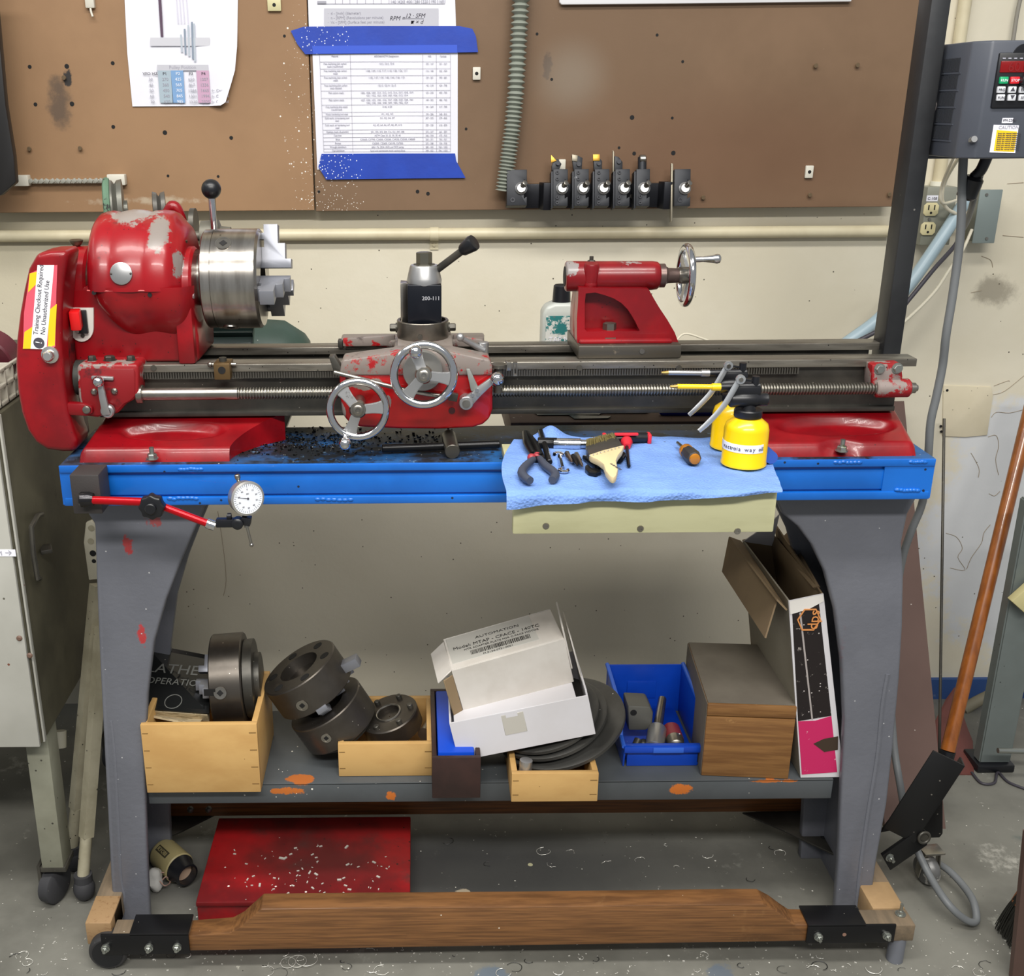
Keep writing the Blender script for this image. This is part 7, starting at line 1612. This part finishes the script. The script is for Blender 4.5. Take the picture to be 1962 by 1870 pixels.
text('sdp', .026, (oc.x+.004, oc.y-.0008, oc.z+.018), og, fr, Matrix.Rotation(pi/2, 3, 'Y') @ Matrix.Rotation(pi/2, 3, 'X'), ext=.0003)
# ================================================================ on the floor
R0, R1 = PZ(376, 1728, .062), PZ(785, 1722, .062)
g = thing('red_steel_box', ((R0.x+R1.x)/2, 1.72, 0), 'low red painted steel box on the floor inside the dolly', 'box')
yb_ = PZ(600, 1566, .062).y
mk('body', B().box(R0.x, R1.x, R0.y, yb_, 0.0005, .050, .003), red_shade, g); mk('lid', B().box(R0.x-.001, R1.x+.001, R0.y-.002, yb_+.001, .051, .062, .0025), red_shade, g)
q = PZ(572, 1718, .062)
tanm = mat('tan_bottle_plastic', '#a3976c', .5, spots=[('#5c5440', 60, .12, .2)])
a_ = PZ(318, 1640, .030); b2 = PZ(356, 1675, .030); d = (b2-a_).normalized(); a0 = a_-d*.020; a0.z = .031
g = thing('paint_cup', a0, 'tan plastic cup with a black open cap lying on the floor', 'cup')
dl = Vector((d.x, d.y, 0)).normalized()
mk('cup_body', B().lathe([(0, .012), (.002, .022), (.006, .0275), (.012, .030), (.070, .0305), (.073, .028)], a0, dl, 40), tanm, g)
cp = mk('cap', B().lathe([(.066, .0285), (.074, .0285), (.082, .0235), (.100, .0225), (.101, .0190), (.082, .0180)], a0, dl, 32, caps=False), blackpl, g)
mk('dried_paint', B().lathe([(.084, .0178), (.085, .0178)], a0, dl, 24), mat('pink_beige_paint', '#b79c86', .5), cp)
up_ = Vector((0, -.62, .78)); up_ = (up_-dl*up_.dot(dl)).normalized(); yy = up_.cross(dl)
RM = Matrix(((dl.x, yy.x, up_.x), (dl.y, yy.y, up_.y), (dl.z, yy.z, up_.z)))
pl_ = mk('name_plate', B().obox(a0+dl*.036+up_*.0302, (.036, .013, .0014), RM, .0008), mat('dark_olive', '#3a3524', .6), g)
text('RYOBI', .0115, a0+dl*.0205+up_*.0311-yy*.004, tanm, pl_, RM, aspect=.92)
c = PZ(299, 1706, 0)
b = B(); bmesh.ops.create_icosphere(b.bm, subdivisions=3, radius=.022)
for v in b.bm.verts:
    n_ = noise.noise(v.co*60)*.006; v.co = Vector((v.co.x*.75, v.co.y*.8, v.co.z*1.1))*(1+n_*30*.02)+v.co.normalized()*n_
b.xf(Matrix.Translation((c.x, c.y, .026))); o = mk('crumpled_cloth', b, mat('white_rag', '#c4c3bf', .8)); tag(o, 'small crumpled white rag on the floor by the left leg', 'rag')
o = mk('wire_bundle', B().tube([PZ(308, 1690, .02), PZ(318, 1680, .03), PZ(326, 1690, .012), PZ(316, 1697, .02), PZ(306, 1688, .03)], .0012, 6).tube([PZ(300, 1668, .03), PZ(312, 1672, .035), PZ(320, 1668, .03)], .001, 6), mat('thin_wires', '#a9887c', .5)); tag(o, 'thin tangled wires beside the tan cup', 'wire')
# curls and shavings on the floor
rnd = random.Random(11); cu = B(); cd_ = B()
for i in range(60):
    px_, py_ = (rnd.uniform(10, 1900), rnd.uniform(1822, 1866)) if rnd.random() < .72 else (rnd.uniform(800, 1560), rnd.uniform(1600, 1700))
    c = PZ(px_, py_, .001); r = rnd.uniform(.003, .012); a0_ = rnd.uniform(0, 6); L__ = rnd.uniform(1.2, 5)
    pts = [(c.x+r*math.cos(a0_+L__*k/8)*(1+k*.05), c.y+r*math.sin(a0_+L__*k/8), .0012+.002*rnd.random()) for k in range(9)]
    (cu if rnd.random() < .7 else cd_).tube(pts, rnd.uniform(.0003, .0007), 4, 2)
c = PZ(552, 1845, .001)
for k in range(3): cu.torus((c.x+k*.016, c.y+.003*k, .002), (0, .1*k, 1), .013+.003*k, .0005, 36, 5)
for i in range(260):
    px_, py_ = rnd.uniform(5, 1950), rnd.uniform(1800, 1868)
    c = PZ(px_, py_, .001); s_ = rnd.uniform(.0006, .002); cu.obox((c.x, c.y, .001), (s_*2, s_, s_*.6), (0, 0, rnd.uniform(0, 3)))
o = mk('bright_shavings', cu, mat('bright_swarf', '#d6d4cc', .35, .3), smooth=0); o['kind'] = 'stuff'; tag(o, 'bright curled metal shavings on the concrete floor', 'shavings')
o = mk('dark_shavings', cd_, mat('dark_curls', '#1d1d1c', .5), smooth=0); o['kind'] = 'stuff'; tag(o, 'dark curled shavings on the concrete floor', 'shavings')
# specks on red box and shelf
sp_ = B()
for i in range(110):
    x = rnd.gauss((R0.x*.45+R1.x*.55), .09); y = rnd.gauss(R0.y+.05, .05)
    if R0.x+.01 < x < R1.x-.01 and R0.y+.004 < y < yb_: s_ = abs(rnd.gauss(.0012, .0009))+.0005; sp_.obox((x, y, .0625+s_*.3), (s_*2.4, s_, s_*.6), (0, 0, rnd.uniform(0, 3)))
o = mk('metal_flakes', sp_, bpy.data.materials['bright_swarf'], smooth=0); o['kind'] = 'stuff'; tag(o, 'bright metal flakes on the lid of the red steel box', 'flakes')
flush_text()
